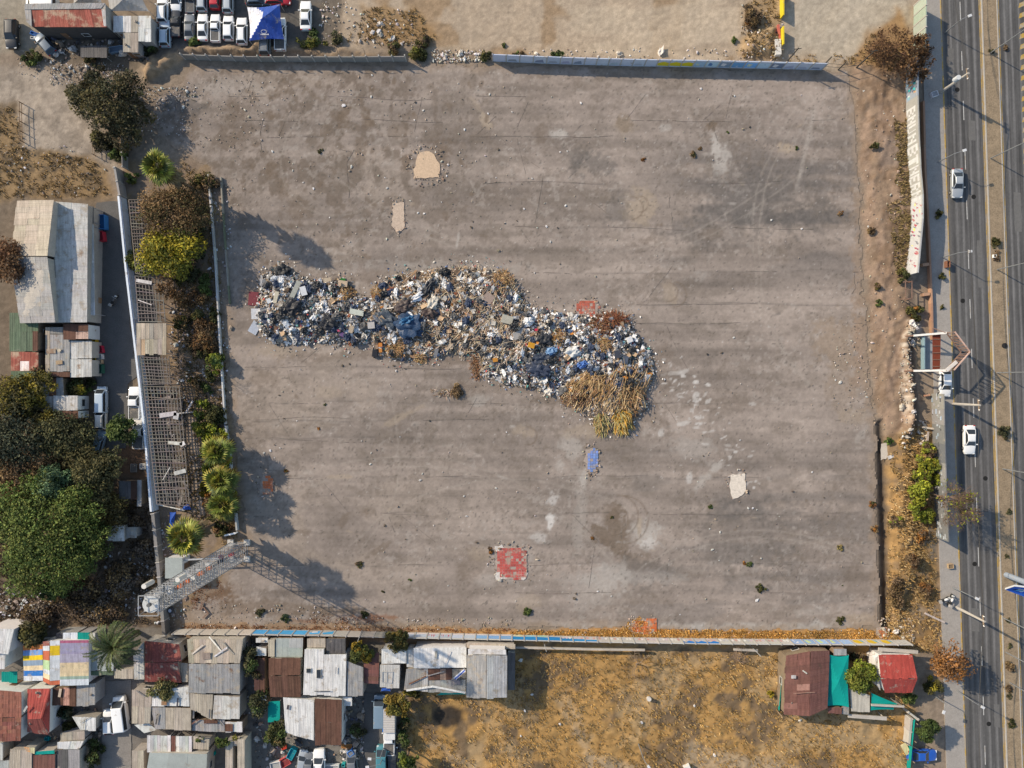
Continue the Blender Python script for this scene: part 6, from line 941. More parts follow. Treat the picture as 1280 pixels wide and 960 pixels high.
put('suv',330,50,90,'grey','grey car parked under the south edge of the blue gazebo'); put('pickup',349,41,90,'white','white pickup sticking out from the east side of the blue gazebo'); put('saloon',381,17.5,90,'white','white saloon parked alone east of the blue gazebo'); put('hatch',322,-2,0,'darkblue','dark car cut by the north edge above the gazebo'); put('hatch',346,-3,0,'red','dark red car at the north edge beside another'); 
put('suv',12,41,270,'black','black jeep parked on the west edge north of the dusty track'); put('van',50,3,180,'white','white van behind the long rusty shed'); put('hatch',54,53,130,'darkblue','dark car in the shadow of the long rusty shed')
put('van',125,500,90,'paleblue','pale blue van parked on the lane west of the citrus tree',scale=.85); put('suv',124,521,90,'offwhite','off white car behind the pale blue van',scale=.9); put('hatch',122,552,75,'steelblue','small grey blue car half under the trees by the lane',scale=.9); put('pickup',166.5,504,90,'white','white car with clear windscreen parked by the tin fence'); put('pickup',172,541,88,'offwhite','dusty pickup with pale bed under the citrus tree by the fence')
put('van',149.5,893,97,'white','large white van in the south west alley',scale=1.08); put('hatch',134,904,93,'white','small white car beside the large white van')
put('van',474,890,90,'steelblue','long blue grey van by the alley gate',scale=1.); put('pickup',486,925,90,'white','white pickup behind the delivery truck in the alley'); put('van',477,953,90,'teal','dark teal van at the south edge of the alley'); put('hatch',490,951,88,'black','black car next to the dark teal van')
put('suv',398,956,90,'white','white car in the south yard facing the rust roof'); put('hatch',385,957,90,'grey','grey round car left of the white car in the south yard',scale=.95) ; put('hatch',376.5,953,80,'silver','small silver car at the west of the south yard row',scale=.85); put('hatch',439,955,95,'grey','grey car with a blue cloth on its bonnet in the south yard')
put('saloon',1155,946,0,'blue','bright blue car parked by the teal mesh fence'); put('saloon',1199,228,270,'silver','silver car driving down the near carriageway below the graffiti wall',z=-.03); put('hatch',1184,480,270,'white','white car at the kerb below the billboard frame',scale=1.0,z=-.03); put('saloon',1214.5,550,270,'white','white coupe heading down the near carriageway',z=-.03)
# delivery truck, motorcycle, rickshaw-like carts
t = thing('delivery_truck', 'delivery truck with bright blue cab side and slatted pale box in the alley', 'truck', P(486, 902)); p = P(486.5, 901, 2); x, y = p.x, p.y
MB().box((x, y, 1.35), (1.75, 3.6, 1.7), c=(.48,.46,.44)).build('cargo_box', mpan, t); mb = MB(); [mb.box((x, y-1.6+.36*k, 2.22), (1.7, .1, .04), c=(.4,.38,.36)) for k in range(10)]; mb.build('roof_slat', mpan, t); MB().box((x-.98, y, 1.2), (.16, 3.5, 1.5), c=(.02,.16,.5)).build('side_board', mpan, t); MB().box((x, y-2.45, 1.1), (1.7, 1.1, 1.5), c=(.6,.6,.6)).build('cab', mpan, t)
MB().box((x, y-3.02, 1.45), (1.4, .05, .55)).build('windscreen', mglass, t)
for sx in (-1, 1):
    for sy in (-2.3, 1.2): MB().tube((x+sx*.62, y+sy, .36), (x+sx*.86, y+sy, .36), .36, n=12).build('wheel', mtyre, t)
def motorcycle(name, label, px, py, ang, col):
    b = P(px, py); t = thing(name, label, 'motorcycle', (0, 0, 0))
    for xx in (-.7, .7): MB().tube((xx, -.06, .31), (xx, .06, .31), .31, n=14).build('wheel', mtyre, t)
    MB().blob((.15, 0, .85), (.38, .19, .2), sub=2, amp=.05, c=col).build('tank', mpan, t, smooth=True); MB().blob((-.4, 0, .84), (.42, .16, .09), sub=2, amp=.05).build('seat', mtyre, t, smooth=True); mb = MB().beam((-.7, 0, .35), (.45, 0, .5), .16, .3).beam((.7, 0, .31), (.48, 0, 1.0), .1, .1); mb.build('frame', mchrome, t); MB().tube((.42, -.38, 1.02), (.42, .38, 1.02), .03).build('handlebar', msteel, t); MB().box((.72, 0, .75), (.22, .3, .3), c=(.5,.5,.48)).build('fairing', mpan, t); MB().box((-.85, 0, .95), (.4, .42, .36), c=(.35,.33,.31)).build('luggage_box', mpan, t); t.location = b; t.rotation_euler = (0, 0, radians(ang)); return t
motorcycle('motorcycle', 'lone motorcycle standing on the lane beside the gabled building', 145, 376, 60, (.1,.1,.1)); motorcycle('motorcycle', 'white and chrome motorcycle on the pavement by the avenue', 1178, 748, 20, (.6,.6,.6)); motorcycle('motorcycle', 'white motorcycle parked next to the chrome one on the pavement', 1186, 749, 70, (.65,.62,.6))
def crate(name, label, cat, px, py, size, ang, col, z=0., lip=True):
    p = P(px, py, z+size[2]); t = thing(name, label, cat, (0, 0, 0)); x, y, h = size; mb = MB(); w_ = .06
    mb.box((0, 0, .03), (x, y, .06), c=col); [mb.box((s*(x/2-w_/2), 0, h/2+.03), (w_, y, h-.06), c=jit(col, .08)) for s in (-1, 1)]; [mb.box((0, s*(y/2-w_/2), h/2+.03), (x-2*w_, w_, h-.06), c=jit(col, .08)) for s in (-1, 1)]; mb.build('crate', mpan, t)
    MB().box((0, 0, h*.72), (x-.16, y-.16, .05), c=tuple(.45*q for q in col)).build('contents', mpan, t); t.location = (p.x, p.y, z); t.rotation_euler = (0, 0, radians(ang)); return t
crate('cart', 'blue market cart by the north end of the lane awning', 'cart', 125, 277, (1.3, 2.2, 1.3), 2, (.03,.16,.40)); crate('cart', 'red cart below the blue market cart', 'cart', 124.5, 295, (1.0, 1.5, 1.1), 8, (.45,.03,.05)); crate('crate', 'yellow counter beside the pale half of the flat house', 'counter', 117, 437, (.5, 3.4, 1.0), 0, (.55,.36,.02)); crate('crate', 'red crate beside the yellow counter', 'crate', 123, 437, (1.1, 1.1, .8), 10, (.4,.02,.05)); crate('crate', 'white bin below the red crate', 'crate', 122.5, 446, (1.1, .8, .8), 5, (.62,.6,.58)); crate('crate', 'dark green bin south of the yellow counter', 'crate', 122, 461, (1.3, 1.4, .9), 0, (.03,.12,.08)); crate('crate', 'tan box between the white bin and the green bin', 'crate', 122, 452, (1.1, .6, .7), 0, (.5,.36,.22)); crate('cart', 'brown cart under the south end of the lane awning', 'cart', 121, 378, (.5, 1.6, .9), -6, (.35,.2,.1)); crate('crate', 'long brown bench planter beside the lane awning', 'bench', 120.5, 335, (.45, 4.4, .6), 0, (.16,.09,.06))
crate('cart', 'turquoise trailer standing askew in the south yard', 'trailer', 364, 943, (1.0, 1.7, 1.0), -28, (.02,.38,.48)); crate('crate', 'red cover on a box at the south edge of the yard', 'crate', 356, 953, (1.5, 1.3, .7), 30, (.45,.08,.08)); crate('crate', 'small bright red toy like cart near the turquoise trailer', 'cart', 354.5, 934, (.8, .7, .5), 20, (.6,.06,.03)); crate('crate', 'white container at the south edge of the yard', 'crate', 344, 958, (1.6, 1.2, .9), 10, (.7,.69,.67)); crate('crate', 'long white trailer bed across the south edge of the yard', 'trailer', 403, 959.5, (5, .6, .8), 0, (.68,.68,.68)); crate('crate', 'orange pallet below the dark rust roof', 'pallet', 433, 933, (1.6, .6, .2), 0, (.45,.2,.06)); crate('crate', 'teal barrel like bin in the south yard', 'bin', 429, 957, (.5, .5, .9), 0, (.03,.35,.35)); crate('crate', 'blue cover over a cart in the south yard', 'cart', 438, 942, (.9, .8, 1.0), 35, (.06,.2,.55)); crate('crate', 'teal water crate in the courtyard of the cream house', 'crate', 265, 943, (.8, .5, .6), 15, (.0,.38,.38)); crate('crate', 'teal crate in the garden below the red hipped roof', 'crate', 58, 924, (.7, .5, .6), 0, (.0,.28,.34))
crate('crate', 'white slab lid on the soil beside the collapsed shed', 'slab', 178, 583, (.9, .9, .15), 0, (.72,.7,.68)); crate('crate', 'grey slab lid left of the white slab lid', 'slab', 167, 585, (1.0, 1.3, .12), 0, (.3,.27,.24)); crate('crate', 'blue market table in front of the long rusty shed', 'table', 46, 43, (2.2, .5, .8), -20, (.04,.15,.45)); crate('crate', 'white box beside the blue market table', 'crate', 41, 47, (.8, .4, .7), -5, (.6,.58,.55)); crate('cart', 'blue and silver handcart beside the tan annex', 'cart', 145, 61, (2.2, .9, .7), 8, (.2,.3,.42)); crate('crate', 'long pale tray below the blue and silver handcart', 'tray', 145, 63.8, (2.4, .4, .4), 0, (.5,.5,.5))
# ---------------------------------------------------------------- telecom mast
b, zt = P(299, 688), 29.0; root = thing('telecom_mast', 'tall square lattice telecom mast with orange and white antenna panels', 'mast', (b.x, b.y, 0)); lw = lambda z: 1.28-.3*z/zt
cor = lambda k, z: Vector((b.x+(-1, 1, 1, -1)[k]*lw(z), b.y+(-1, -1, 1, 1)[k]*lw(z), z))
for k in range(4): MB().tube(cor(k, -.2), cor(k, zt), .075, .055, 8).build('leg', msteel, root)
mb = MB(); md = MB(); st_ = .8
for i in range(int(zt/st_)+1):
    z = i*st_; [mb.beam(cor(k, z), cor((k+1) % 4, z), .065, .065) for k in range(4)]
    if i % 2 == 0 and z+2*st_ <= zt: [md.beam(cor(k, z), cor((k+1) % 4, z+2*st_), .035, .035) for k in range(4)]
mb.build('horizontal_brace', msteel, root); md.build('diagonal_brace', msteel, root)
mb = MB()
for y in (-.22, .22): mb.beam((b.x+.9, b.y+y, 0), (b.x+.75, b.y+y, zt), .05, .05)
for i in range(80): z = .35*i+.3; mb.beam((b.x+.9-.15*z/zt, b.y-.22, z), (b.x+.9-.15*z/zt, b.y+.22, z), .03, .03)
mb.build('ladder', msteel, root); MB().beam((b.x, b.y, 0), (b.x, b.y, zt), .3, .12, (.7, .7, .72)).build('cable_ladder', msteel, root)
pl = MB(); pl.box((b.x, b.y, zt+.03), (1.9, 1.9, .06)); pl.build('platform', msteel, root); rl = MB()
for k in range(4):
    q0, q1 = cor(k, zt+1), cor((k+1) % 4, zt+1); q0 = q0+(q0-Vector((b.x, b.y, zt+1)))*.2; q1 = q1+(q1-Vector((b.x, b.y, zt+1)))*.2; rl.beam(q0, q1, .07, .07); rl.beam(cor(k, zt), q0, .06, .06)
rl.build('railing', msteel, root)
mb = MB(); c0 = Vector((b.x, b.y, zt+.25))
mb.tube(c0, c0+Vector((0, 0, .12)), 1.0, 1.0, 28, (1.35, 1.35, 1.3)); dsh = mb.build('dish', msteel, root); mb = MB()
for k in range(3): a = 2*pi*k/3+.4; mb.tube(c0+Vector((cos(a)*.95, sin(a)*.95, .12)), c0+Vector((.1, .1, .8)), .035, n=4, c=(.3,.3,.3))
mb.tube(c0+Vector((.1, .1, .5)), c0+Vector((.1, .1, 1.0)), .22, n=8, c=(.12,.12,.12)); mb.build('feed_horn', mpan, dsh)
for i, (z, col, s) in enumerate(((4.5,(.35,.06,.05),1),(6.2,(.42,.08,.06),-1),(9,(.05,.05,.06),1),(11,(.6,.6,.6),-1),(13.2,(.55,.16,.06),1),(14.2,(.35,.36,.38),-1),(16,(.58,.17,.06),1),(17.2,(.5,.5,.5),-1),(18.5,(.6,.6,.58),1),(20.3,(.55,.15,.06),1),(21.2,(.05,.12,.12),-1),(22.6,(.58,.16,.06),1),(23.4,(.6,.6,.6),-1),(25.2,(.55,.56,.58),1),(26.6,(.6,.6,.6),-1))):
    p = Vector((b.x+.45*s, b.y+.35, z)); MB().box(p, (.7, .45, .6), .4*s, c=col).build('antenna', mpan, root); MB().tube((b.x, b.y, z), p, .05).build('antenna_arm', msteel, root)
for z, x in ((24.5, 1.5), (27.5, -1.2)): MB().tube((b.x+x, b.y+1.9, z-1.1), (b.x+x, b.y+1.9, z+1.1), .3, n=12, c=(.62,.6,.56)).build('drum_antenna', mpan, root)
for k in range(4): MB().box((cor(k, 0).x, cor(k, 0).y, .1), (.9, .9, .5), c=(.5,.48,.45)).build('footing', mpan, root)
p0 = P(228, 700, 2.4); MB().beam(p0, P(274, 697.5, 2.6), .22, .12).build('cable_tray', msteel, None, 'pale cable tray running from the cabin to the telecom mast', 'cable tray', loc=p0); 
for x, y in ((240, 699.3), (262, 698)): q = P(x, y, 2.4); MB().tube((q.x, q.y, -.1), (q.x, q.y, 2.4), .05).build('tray_post', msteel, None, 'thin steel post under the pale cable tray', 'post', 'posts under the cable tray', loc=(q.x, q.y, 0))
q = P(213, 763, .5); MB().tube((q.x, q.y, -.1), (q.x, q.y, .7), .38, .38, 16, (.06,.06,.07)).tube((q.x, q.y, .7), (q.x, q.y, .74), .26, .26, 14, (.45,.47,.52)).build('barrel', mpan, None, 'dark barrel with grey lid below the telecom mast', 'barrel', loc=(q.x, q.y, 0))
mb = MB()
for a, c in (((255,758),(261,766)),((261,766),(254,772)),((251,762),(255,758)),((248,752),(240,750)),((254,753),(250,762))): mb.beam(P(*a)+Vector((0, 0, .2)), P(*c)+Vector((0, 0, .25)), .16, .16)
mb.build('bent_frame', mrsteel, None, 'bent rusty frame lying south east of the telecom mast', 'frame', loc=P(255, 762))
q = P(297, 665); MB().beam(q+Vector((0, 0, .9)), P(283, 668)+Vector((0, 0, .9)), .25, .2).beam(q, q+Vector((0, 0, 1.0)), .15).build('gate_rail', mpan, None, 'short white gate rail at the end of the pale blue wall', 'rail', loc=q)
# ---------------------------------------------------------------- avenue furniture
mcp = M('pole_concrete', (.40, .37, .33), .15, 1.5, .85); mgal = M('lamp_steel', (.22, .23, .24), .15, 2, .5, metal=.2)
def upole(label, base, h, cross=True, group=None, tr=False, lean=0):
    p = P(*base); t = thing('utility_pole', label, 'utility pole', (p.x, p.y, .05), group); mb = MB()
    mb.tube((p.x, p.y, -.1), (p.x, p.y, h), .24, .15, 10); mb.build('shaft', mcp, t)
    if cross: MB().box((p.x, p.y, h-.35), (.14, 1.7, .14), .1).build('crossarm', mwood, t); [MB().tube((p.x+.0, p.y+s*.7, h-.28), (p.x, p.y+s*.7, h-.02), .07, .04, 8).build('insulator', mpan, t) for s in (-1, 0.0, 1)]
    if tr: MB().tube((p.x-.55, p.y, h-2.6), (p.x-.55, p.y, h-1.5), .36, n=12, c=(.5,.52,.54)).build('transformer', mpan, t)
    return Vector((p.x, p.y, h))
tops = []
for l, bse, h, tr in (('thick pale concrete utility pole with transformer near the green gate',(1176,115),7.3,True),('concrete utility pole beside the white coupe',(1192,505),6.8,False),('concrete utility pole between motorcycle and orange tree',(1195,759),7.3,False)): tops.append(upole(l, bse, h, True, None, tr))
def lamp(label, base, h, arm, head='square', group=None):
    p = P(*base); a = Vector((arm[0], arm[1], 0)); t = thing('street_lamp', label, 'street lamp', (p.x, p.y, .05), group); MB().tube((p.x, p.y, -.1), (p.x, p.y, h), .09, .06, 8).build('shaft', mgal, t); e = Vector((p.x, p.y, h))+a+Vector((0, 0, .35)); MB().tube((p.x, p.y, h-.03), e, .045, .04, 6).build('arm', mgal, t)
    MB().box(e+a.normalized()*.3, (.55, .36, .14), atan2(a.y, a.x), c=(.55,.56,.58)).build('lamp_head', mpan, t); return t
lamp('street lamp north of the silver car with a short arm', (1172,203), 4.6, (1.0,.3)); lamp('slim street lamp beside the shaded pavement below the graffiti wall', (1178,322), 4.6, (1.1,.1)); lamp('street lamp at the kerb above the parked motorcycles', (1190,734), 4.2, (.9,-.4)); lamp('street lamp at the kerb beside the orange tree', (1196,863), 4.4, (.9,-.5)); lamp('street lamp near the green gate with its head over the kerb', (1181,41), 4.4, (.8,.3)); lamp('street lamp on the pavement behind the orange tree', (1166,868), 3.4, (-.3,-.9)); lamp('street lamp in the dry field near the south edge', (798,930), 5.0, (.5,-.7)); lamp('street lamp with long arm near the alley pickup', (481,931), 4.4, (-1.2,.1)); lamp('second street lamp of the alley nearer the south edge', (480,942), 3.4, (-1.6,-.2))
for l, bse, h in (('double carriageway lamp column at the top right corner',(1237,67),9.5),('median lamp column level with the silver car',(1238,198),9.0),('median lamp column above the billboard frame',(1246,337),9.0),('median lamp column level with the billboard frame',(1246,466),9.0),('median lamp column beside the near white coupe',(1253,586),9.0),('median lamp column near the orange tree',(1257,815),9.0),('median lamp column at the bottom right',(1262,853),9.0),('median lamp column by the blue billboard with a white head',(1253,772),5.2)):
    lamp(l, bse, h, (2.2 if h > 6 else .9, 0))
tops = [P(1185, -120, 7.4)]+tops+[P(1228, 1000, 7.4)]
for k, (a, c) in enumerate(zip(tops, tops[1:])):
    mb = MB()
    for s in (-.7, 0, .7): mb.path([a.lerp(c, i/14)+Vector((0, s, -1.0*4*(i/14)*(1-i/14))) for i in range(15)], .022, 3)
    mb.build('power_line', mwire, None, 'three thin power lines sagging between roadside poles, span %s' % ('above the green gate', 'past the graffiti wall', 'past the white coupe', 'past the orange tree')[k], 'power line', 'power lines along the avenue', loc=a)
p = P(1270, 741); t = thing('billboard', 'blue billboard on a thick steel column between the carriageways', 'billboard', (0, 0, 0)); c = P(1257.5, 718.5); top = Vector((c.x, c.y, 9.5)); MB().tube((c.x, c.y, -.1), top, .42, .4, 16, (.26,.30,.36)).build('column', mpan, t)
f = [P(1255, 736, 7.2), P(1279, 746, 7.2), P(1300, 742, 9.8), P(1300, 722, 9.8)]; q0 = P(1256, 737, 7); q1 = P(1280, 746, 7); q2 = P(1310, 738, 9.5); q3 = P(1268, 733, 9.6)
mb = MB(); n_ = (q1-q0).cross(q3-q0).normalized(); n_ = n_ if n_.z > 0 else -n_; mb.hexa([q-n_*.25 for q in (q0, q1, q2, q3)]+[q for q in (q0, q1, q2, q3)], (.55,.56,.58)); mb.build('frame', mpan, t); mb = MB(); m_ = (q0+q1+q2+q3)/4; mb.poly([x.lerp(m_, .04)+n_*.02 for x in (q0, q1, q2, q3)], (.015,.10,.50))
for k in range(9): u, v = random.uniform(.1, .8), random.uniform(.1, .8); qq = [q0, q1, q2, q3]; mb.poly([bil(qq, u+du, v+dv)+n_*.026 for du, dv in ((0,0),(.14,.02),(.12,.13),(.02,.1))], random.choice([(.03,.3,.7),(.02,.05,.2),(.1,.4,.75)]))
mb.build('poster', mpan, t); MB().beam(top, (q2+q3)/2, .5, .4, c=(.26,.30,.36)).build('bracket', mpan, t)
# V shaped billboard frame at the pavement
t = thing('billboard_gantry', 'rusty V shaped billboard frame on two white beams over the pavement', 'billboard', P(1160, 440)); Zb = 4.2; mwb = M('white_beam_paint', (.66, .64, .6), .2, 2, .6, rust=.25)
A, B, Cc, D = P(1142,419.5,3.2), P(1183,416,Zb), P(1142,463.5,3.2), P(1182,463,Zb); N_, E_ = P(1209.5,440,5.8), P(1201,442,4.2)
MB().beam(A, B, .3, .25).build('beam', mwb, t); MB().beam(Cc, D, .3, .25).build('beam', mwb, t)
for q in (A, B, Cc, D, P(1165,418,3.8), P(1165,463,3.8)): MB().tube((q.x, q.y, -.1), (q.x, q.y, q.z-.1), .13, n=8).build('post', mrsteel, t)
MB().hexa([x+Vector((0, 0, -.1)) for x in (P(1166,462,3.5), P(1175,461,3.5), P(1176,418,3.5), P(1166,419,3.5))]+[P(1166,462,3.5), P(1175,461,3.5), P(1176,418,3.5), P(1166,419,3.5)], (.9,.55,.45)).build('deck', M('rust_deck', (.17, .065, .04), .3, 2, .85), t)
for k in range(5): y = 424+8.5*k; MB().beam(P(1165.5, y, 3.56), P(1176, y, 3.56), .1, .08).build('deck_rib', mrsteel, t)
for (s0, s1) in ((B, N_), (D, N_)):
    for hi in (0, 1):
        o = Vector((0, 0, 2.2*hi)); i0 = s0+(Vector((.9, 0, 0)) if 0 else Vector((0, 0, 0)))+o; MB().beam(i0, Vector((s1.x, s1.y, Zb))+o, .16, .16, c=(2.6,2.8,3.0) if hi else W).build('chord', mrsteel, t)
    mb = MB(); e = Vector((s1.x, s1.y, Zb))
    for k in range(7): a, c = s0.lerp(e, k/6), s0.lerp(e, (k+1)/6 if k < 6 else 1); mb.beam(a, a+Vector((0, 0, 2.2)), .09); (mb.beam(a, c+Vector((0, 0, 2.2)), .07) if k < 6 else None)
    mb.build('truss_web', mrsteel, t)
MB().beam(P(1183,463,6.3), P(1196,452,6.3), .5, .1, c=(.6,.55,.5)).build('catwalk', mpan, t); MB().beam(P(1182,416,4.3), P(1166,410,3.6), .1).beam(P(1166,410,3.6), P(1166,418,3.6), .1).build('stay', mrsteel, t)
g = [P(1151,462), P(1167,461), P(1166,420), P(1152,421)]; MB().hexa([Vector((q.x, q.y, -.05)) for q in g]+[Vector((q.x, q.y, .14)) for q in g], (.27,.29,.30)).build('plinth_slab', mpan, None, 'pale blue grey slab under the billboard frame', 'slab', loc=g[0]); q = P(1151.5, 440); MB().box((q.x, q.y, .5), (.16, 5.4, 1.0), c=(.22,.32,.36)).build('low_barrier', mpan, None, 'faded blue low barrier under the billboard frame', 'barrier', loc=(q.x, q.y, 0))
crate('litter_bin', 'brown box cabinet on the kerb by the lamp post', 'cabinet', 1186, 330, (.5, 1.0, .9), 0, (.22,.1,.06)); crate('rubbish_pile', 'white sacks of junk at the foot of the transformer pole', 'rubbish', 1169, 117, (1.0, .8, .6), 20, (.7,.7,.72)); crate('cabinet', 'tan box on the pavement above the parked motorcycles', 'cabinet', 1189, 708, (.8, .7, .5), 5, (.42,.3,.18)); crate('cabinet', 'white box on the verge by the tyre', 'cabinet', 1244, 320, (.5, .5, .4), 0, (.7,.7,.68))
for x, y, l in ((1255, 432, 'black tyre lying on the verge between the carriageways'),): p = P(x, y); MB().tube((p.x, p.y, 0), (p.x, p.y, .22), .4, .4, 16).build('tyre', mtyre, None, l, 'tyre', loc=p)
for x, y, L, a, l in ((1168,772,3.4,-25,'white tipped log lying on the pavement south of the motorcycles'),(1160,535,2.0,-8,'white beam fallen at the pavement edge by the rubble'),(1159,545,1.4,85,'short white beam by the rubble heap'),(1158,494,.9,10,'brick coloured stub beside the kerb wall'),(1161,573,.8,25,'brick stub at the bushes by the kerb wall')): loose('beam', l, 'beam', x, y, .25, L, .28, a, (.55,.48,.4) if L > 1 else (.42,.22,.14), h=.25)
for i, (x, y) in enumerate(((1168,770),(1170,800),(1173,870))): pass
q = P(1111, 563); sheet('concrete_floor', [(1101,555),(1110,553),(1113,562),(1107,574),(1100,575)], .12, M('ditch slab', (.5, .44, .37), .2, 2, .9), .2, .3, kind='structure'); loose('rubble_slab', 'white broken slab beside the ditch slab', 'slab', 1113, 571, .25, .9, .5, 20, (.7,.68,.64), h=.15)
crate('manhole_ring', 'round pale concrete ring in the middle of the dry field', 'concrete ring', 811, 873, (.5,.5,.4), 0, (.55,.52,.47)) if 0 else None
p = P(811, 873); MB().tube((p.x, p.y, -.1), (p.x, p.y, .35), .36, .36, 16, (.52,.48,.43)).tube((p.x, p.y, .35), (p.x, p.y, .36), .24, .24, 14, (.62,.58,.52)).build('concrete_ring', mpan, None, 'round pale concrete ring in the middle of the dry field', 'concrete ring', loc=p); MB().blob(P(818.5, 876)+Vector((0, 0, .2)), (.35, .25, .2), c=(.04,.035,.03)).build('rubbish_bag', mpan, None, 'dark bundle beside the round concrete ring', 'bag', loc=P(818.5, 876))
q = P(858, 958); MB().box((q.x, q.y, .4), (1.0, .8, .8), .4, c=(.62,.6,.57)).build('cabinet', mpan, None, 'pale box at the south edge of the dry field', 'box', loc=(q.x, q.y, 0))
# ---------------------------------------------------------------- the rubbish heap
HEAP = [(330,340),(352,330),(375,345),(400,352),(430,347),(440,370),(465,372),(475,352),(505,342),(545,338),(585,332),(612,338),(640,345),(652,370),(665,385),(690,387),(715,397),(745,395),(785,395),(790,410),(805,430),(815,440),(818,470),(808,490),(810,510),(790,530),(770,543),(745,528),(720,512),(700,495),(660,485),(625,478),(600,468),(595,445),(570,442),(535,448),(500,450),(475,445),(460,430),(430,430),(400,428),(370,430),(345,430),(325,415),(318,395),(322,375)]
hx, hy = np.arange(-41.5, 24, .2), np.arange(-9.5, 20, .2); X, Y = np.meshgrid(hx, hy); hd = sdf(X+.9*(fbm(X, Y, 301)-.5)*2, Y+.9*(fbm(X, Y, 302)-.5)*2, HEAP)
HZ = np.clip(hd, 0, 4)**.65*.48*(.55+.9*fbm(X/3, Y/3, 303, 3))+(fbm(X/.8, Y/.8, 304, 3)-.5)*.75*sstep(0, 1, hd)
PX = X/S+640; a_ = fbm(X/.35, Y/.35, 305, 2); HC = np.zeros(X.shape+(3,))+np.array((.22, .18, .15)); HC = mix(HC, (.36, .26, .17), sstep(.5, .6, fbm(X/.9, Y/.9, 306))*.8); HC = mix(HC, (.05, .05, .055), sstep(.52, .6, fbm(X/.7, Y/.7, 307))*.8); HC = mix(HC, (.5, .48, .46), (a_ > .66)*.8)
gridsheet('rubbish_mound', hx, hy, HZ+.02, HC, hd > 0, M('rubbish_soil', (1, 1, 1), .3, 2, .95, fine=9, bump=.7), kind='stuff')
def hz(x, y):
    i = int(round((x-hx[0])/.2)); j = int(round((y-hy[0])/.2)); return float(max(HZ[j, i], 0)) if 0 <= i < len(hx) and 0 <= j < len(hy) and hd[j, i] > 0 else 0.
def hpt(poly, n, dmin=.15):
    xs = [p[0] for p in poly]; ys = [p[1] for p in poly]; out = []
    while len(out) < n:
        px = np.array([random.uniform(min(xs), max(xs)) for _ in range(400)]); py = np.array([random.uniform(min(ys), max(ys)) for _ in range(400)]); x = (px-640)*S; y = (480-py)*S; k = (sdf(x, y, poly) > 0) & (sdf(x, y, HEAP) > dmin); out += list(zip(x[k], y[k]))
    return out[:n]
Wst = [(318,325),(440,340),(465,372),(462,435),(318,435)]; Mid = [(465,330),(600,330),(598,450),(465,450)]; Wood = [(480,332),(650,332),(655,440),(520,440),(520,380)]; Est = [(598,345),(700,385),(800,395),(820,470),(740,500),(700,495),(600,475)]; Strw = [(720,470),(815,455),(818,500),(790,545),(740,530),(705,500)]
mbag = M('black_plastic', (.018, .019, .022), .3, 3, .38, fine=12, bump=.8, spec=.5); mbagc = M('coloured_plastic', (1, 1, 1), .2, 3, .5, fine=10, bump=.6, spec=.4); mcard = M('cardboard', (1, 1, 1), .2, 2, .9, fine=6)
# one bag of each shape, then copies
def bagproto(name, label, cat, m, col, seed):
    o = thing(name, label, cat, (0, 0, -50)); return MB
def spread(name, label, cat, group, zones, make, n_shapes, mats, size, flatz=.7):
    """make(seed) -> MB centred on the origin; copies get their own place, turn and size"""
    prot = []; k = 0
    for zn_, cnt in zones:
        for x, y in hpt(zn_, cnt):
            s = random.uniform(*size); z = hz(x, y)+.12*s; m = random.choice(mats) if isinstance(mats, list) else mats
            if len(prot) < n_shapes: o = make(k).build(name, m, None, label, cat, group); prot.append(o)
            else: o = random.choice(prot).copy(); COL.objects.link(o)
            o.location = (x, y, z); o.rotation_euler = (random.uniform(-.4, .4), random.uniform(-.4, .4), random.uniform(0, 6.28)); o.scale = (s, s, s*random.uniform(.8, 1.15)); k += 1
            if o.data.materials[0] != m: o.material_slots[0].link = 'OBJECT'; o.material_slots[0].material = m
def bagm(k):
    mb = MB().blob((0, 0, .12), (.5*random.uniform(.8, 1.3), .42, .33), seed=k*3.7+1, amp=.42, freq=2.1, sub=3); return mb.blob((.1, .05, .42), (.1, .1, .14), seed=k, amp=.3, sub=1)
def boxm(k):
    mb = MB(); L, w_, h = random.uniform(.5, 1.0), random.uniform(.4, .7), random.uniform(.25, .5); mb.box((0, 0, h/2), (L, w_, h)); mb.box((L*.5+.12, 0, h+.02), (.24, w_, .02), c=(.85,.85,.85), R=Matrix.Rotation(-.4, 3, 'Y')); mb.box((0, w_*.5+.1, h+.03), (L, .2, .02), c=(1.1,1.1,1.1), R=Matrix.Rotation(.5, 3, 'X')); return mb
def boardm(k): return MB().box((0, 0, .1), (random.uniform(.9, 2.2), random.uniform(.12, .7), .05))
def ragm(k): return MB().blob((0, 0, .1), (.62, .36, .16), seed=k*5.1+40, amp=.6, freq=2.4, sub=3)
mw = M('white_plastic', (.70, .70, .70), .15, 3, .6, fine=10, bump=.6); mb1 = M('blue_plastic', (.06, .11, .22), .25, 3, .5, bump=.6); mb2 = M('navy_cloth', (.045, .06, .10), .25, 3, .8, bump=.6); mgr = M('grey_rag', (.32, .32, .33), .3, 3, .9, bump=.6); mtan = M('tan_card', (.46, .32, .20), .2, 2, .9); mgrd = M('dusty_plastic', (.10, .098, .098), .3, 3, .6, fine=12, bump=.8); mor = M('orange_plastic', (.62, .25, .04), .2, 2, .6); mgy = M('grey_board', (.36, .34, .31), .25, 2, .9); mbrd = M('brown_board', (.24, .15, .09), .3, 2, .9); mpl = M('pale_board', (.58, .54, .48), .2, 2, .9)
spread('rubbish_bag', 'shiny black rubbish bag lying in the long heap', 'rubbish bag', 'black rubbish bags in the heap', [(Wst, 92), (Mid, 50), (Est, 115)], bagm, 12, [mbag, mbag, mgrd, mb2], (.45, 1.2))
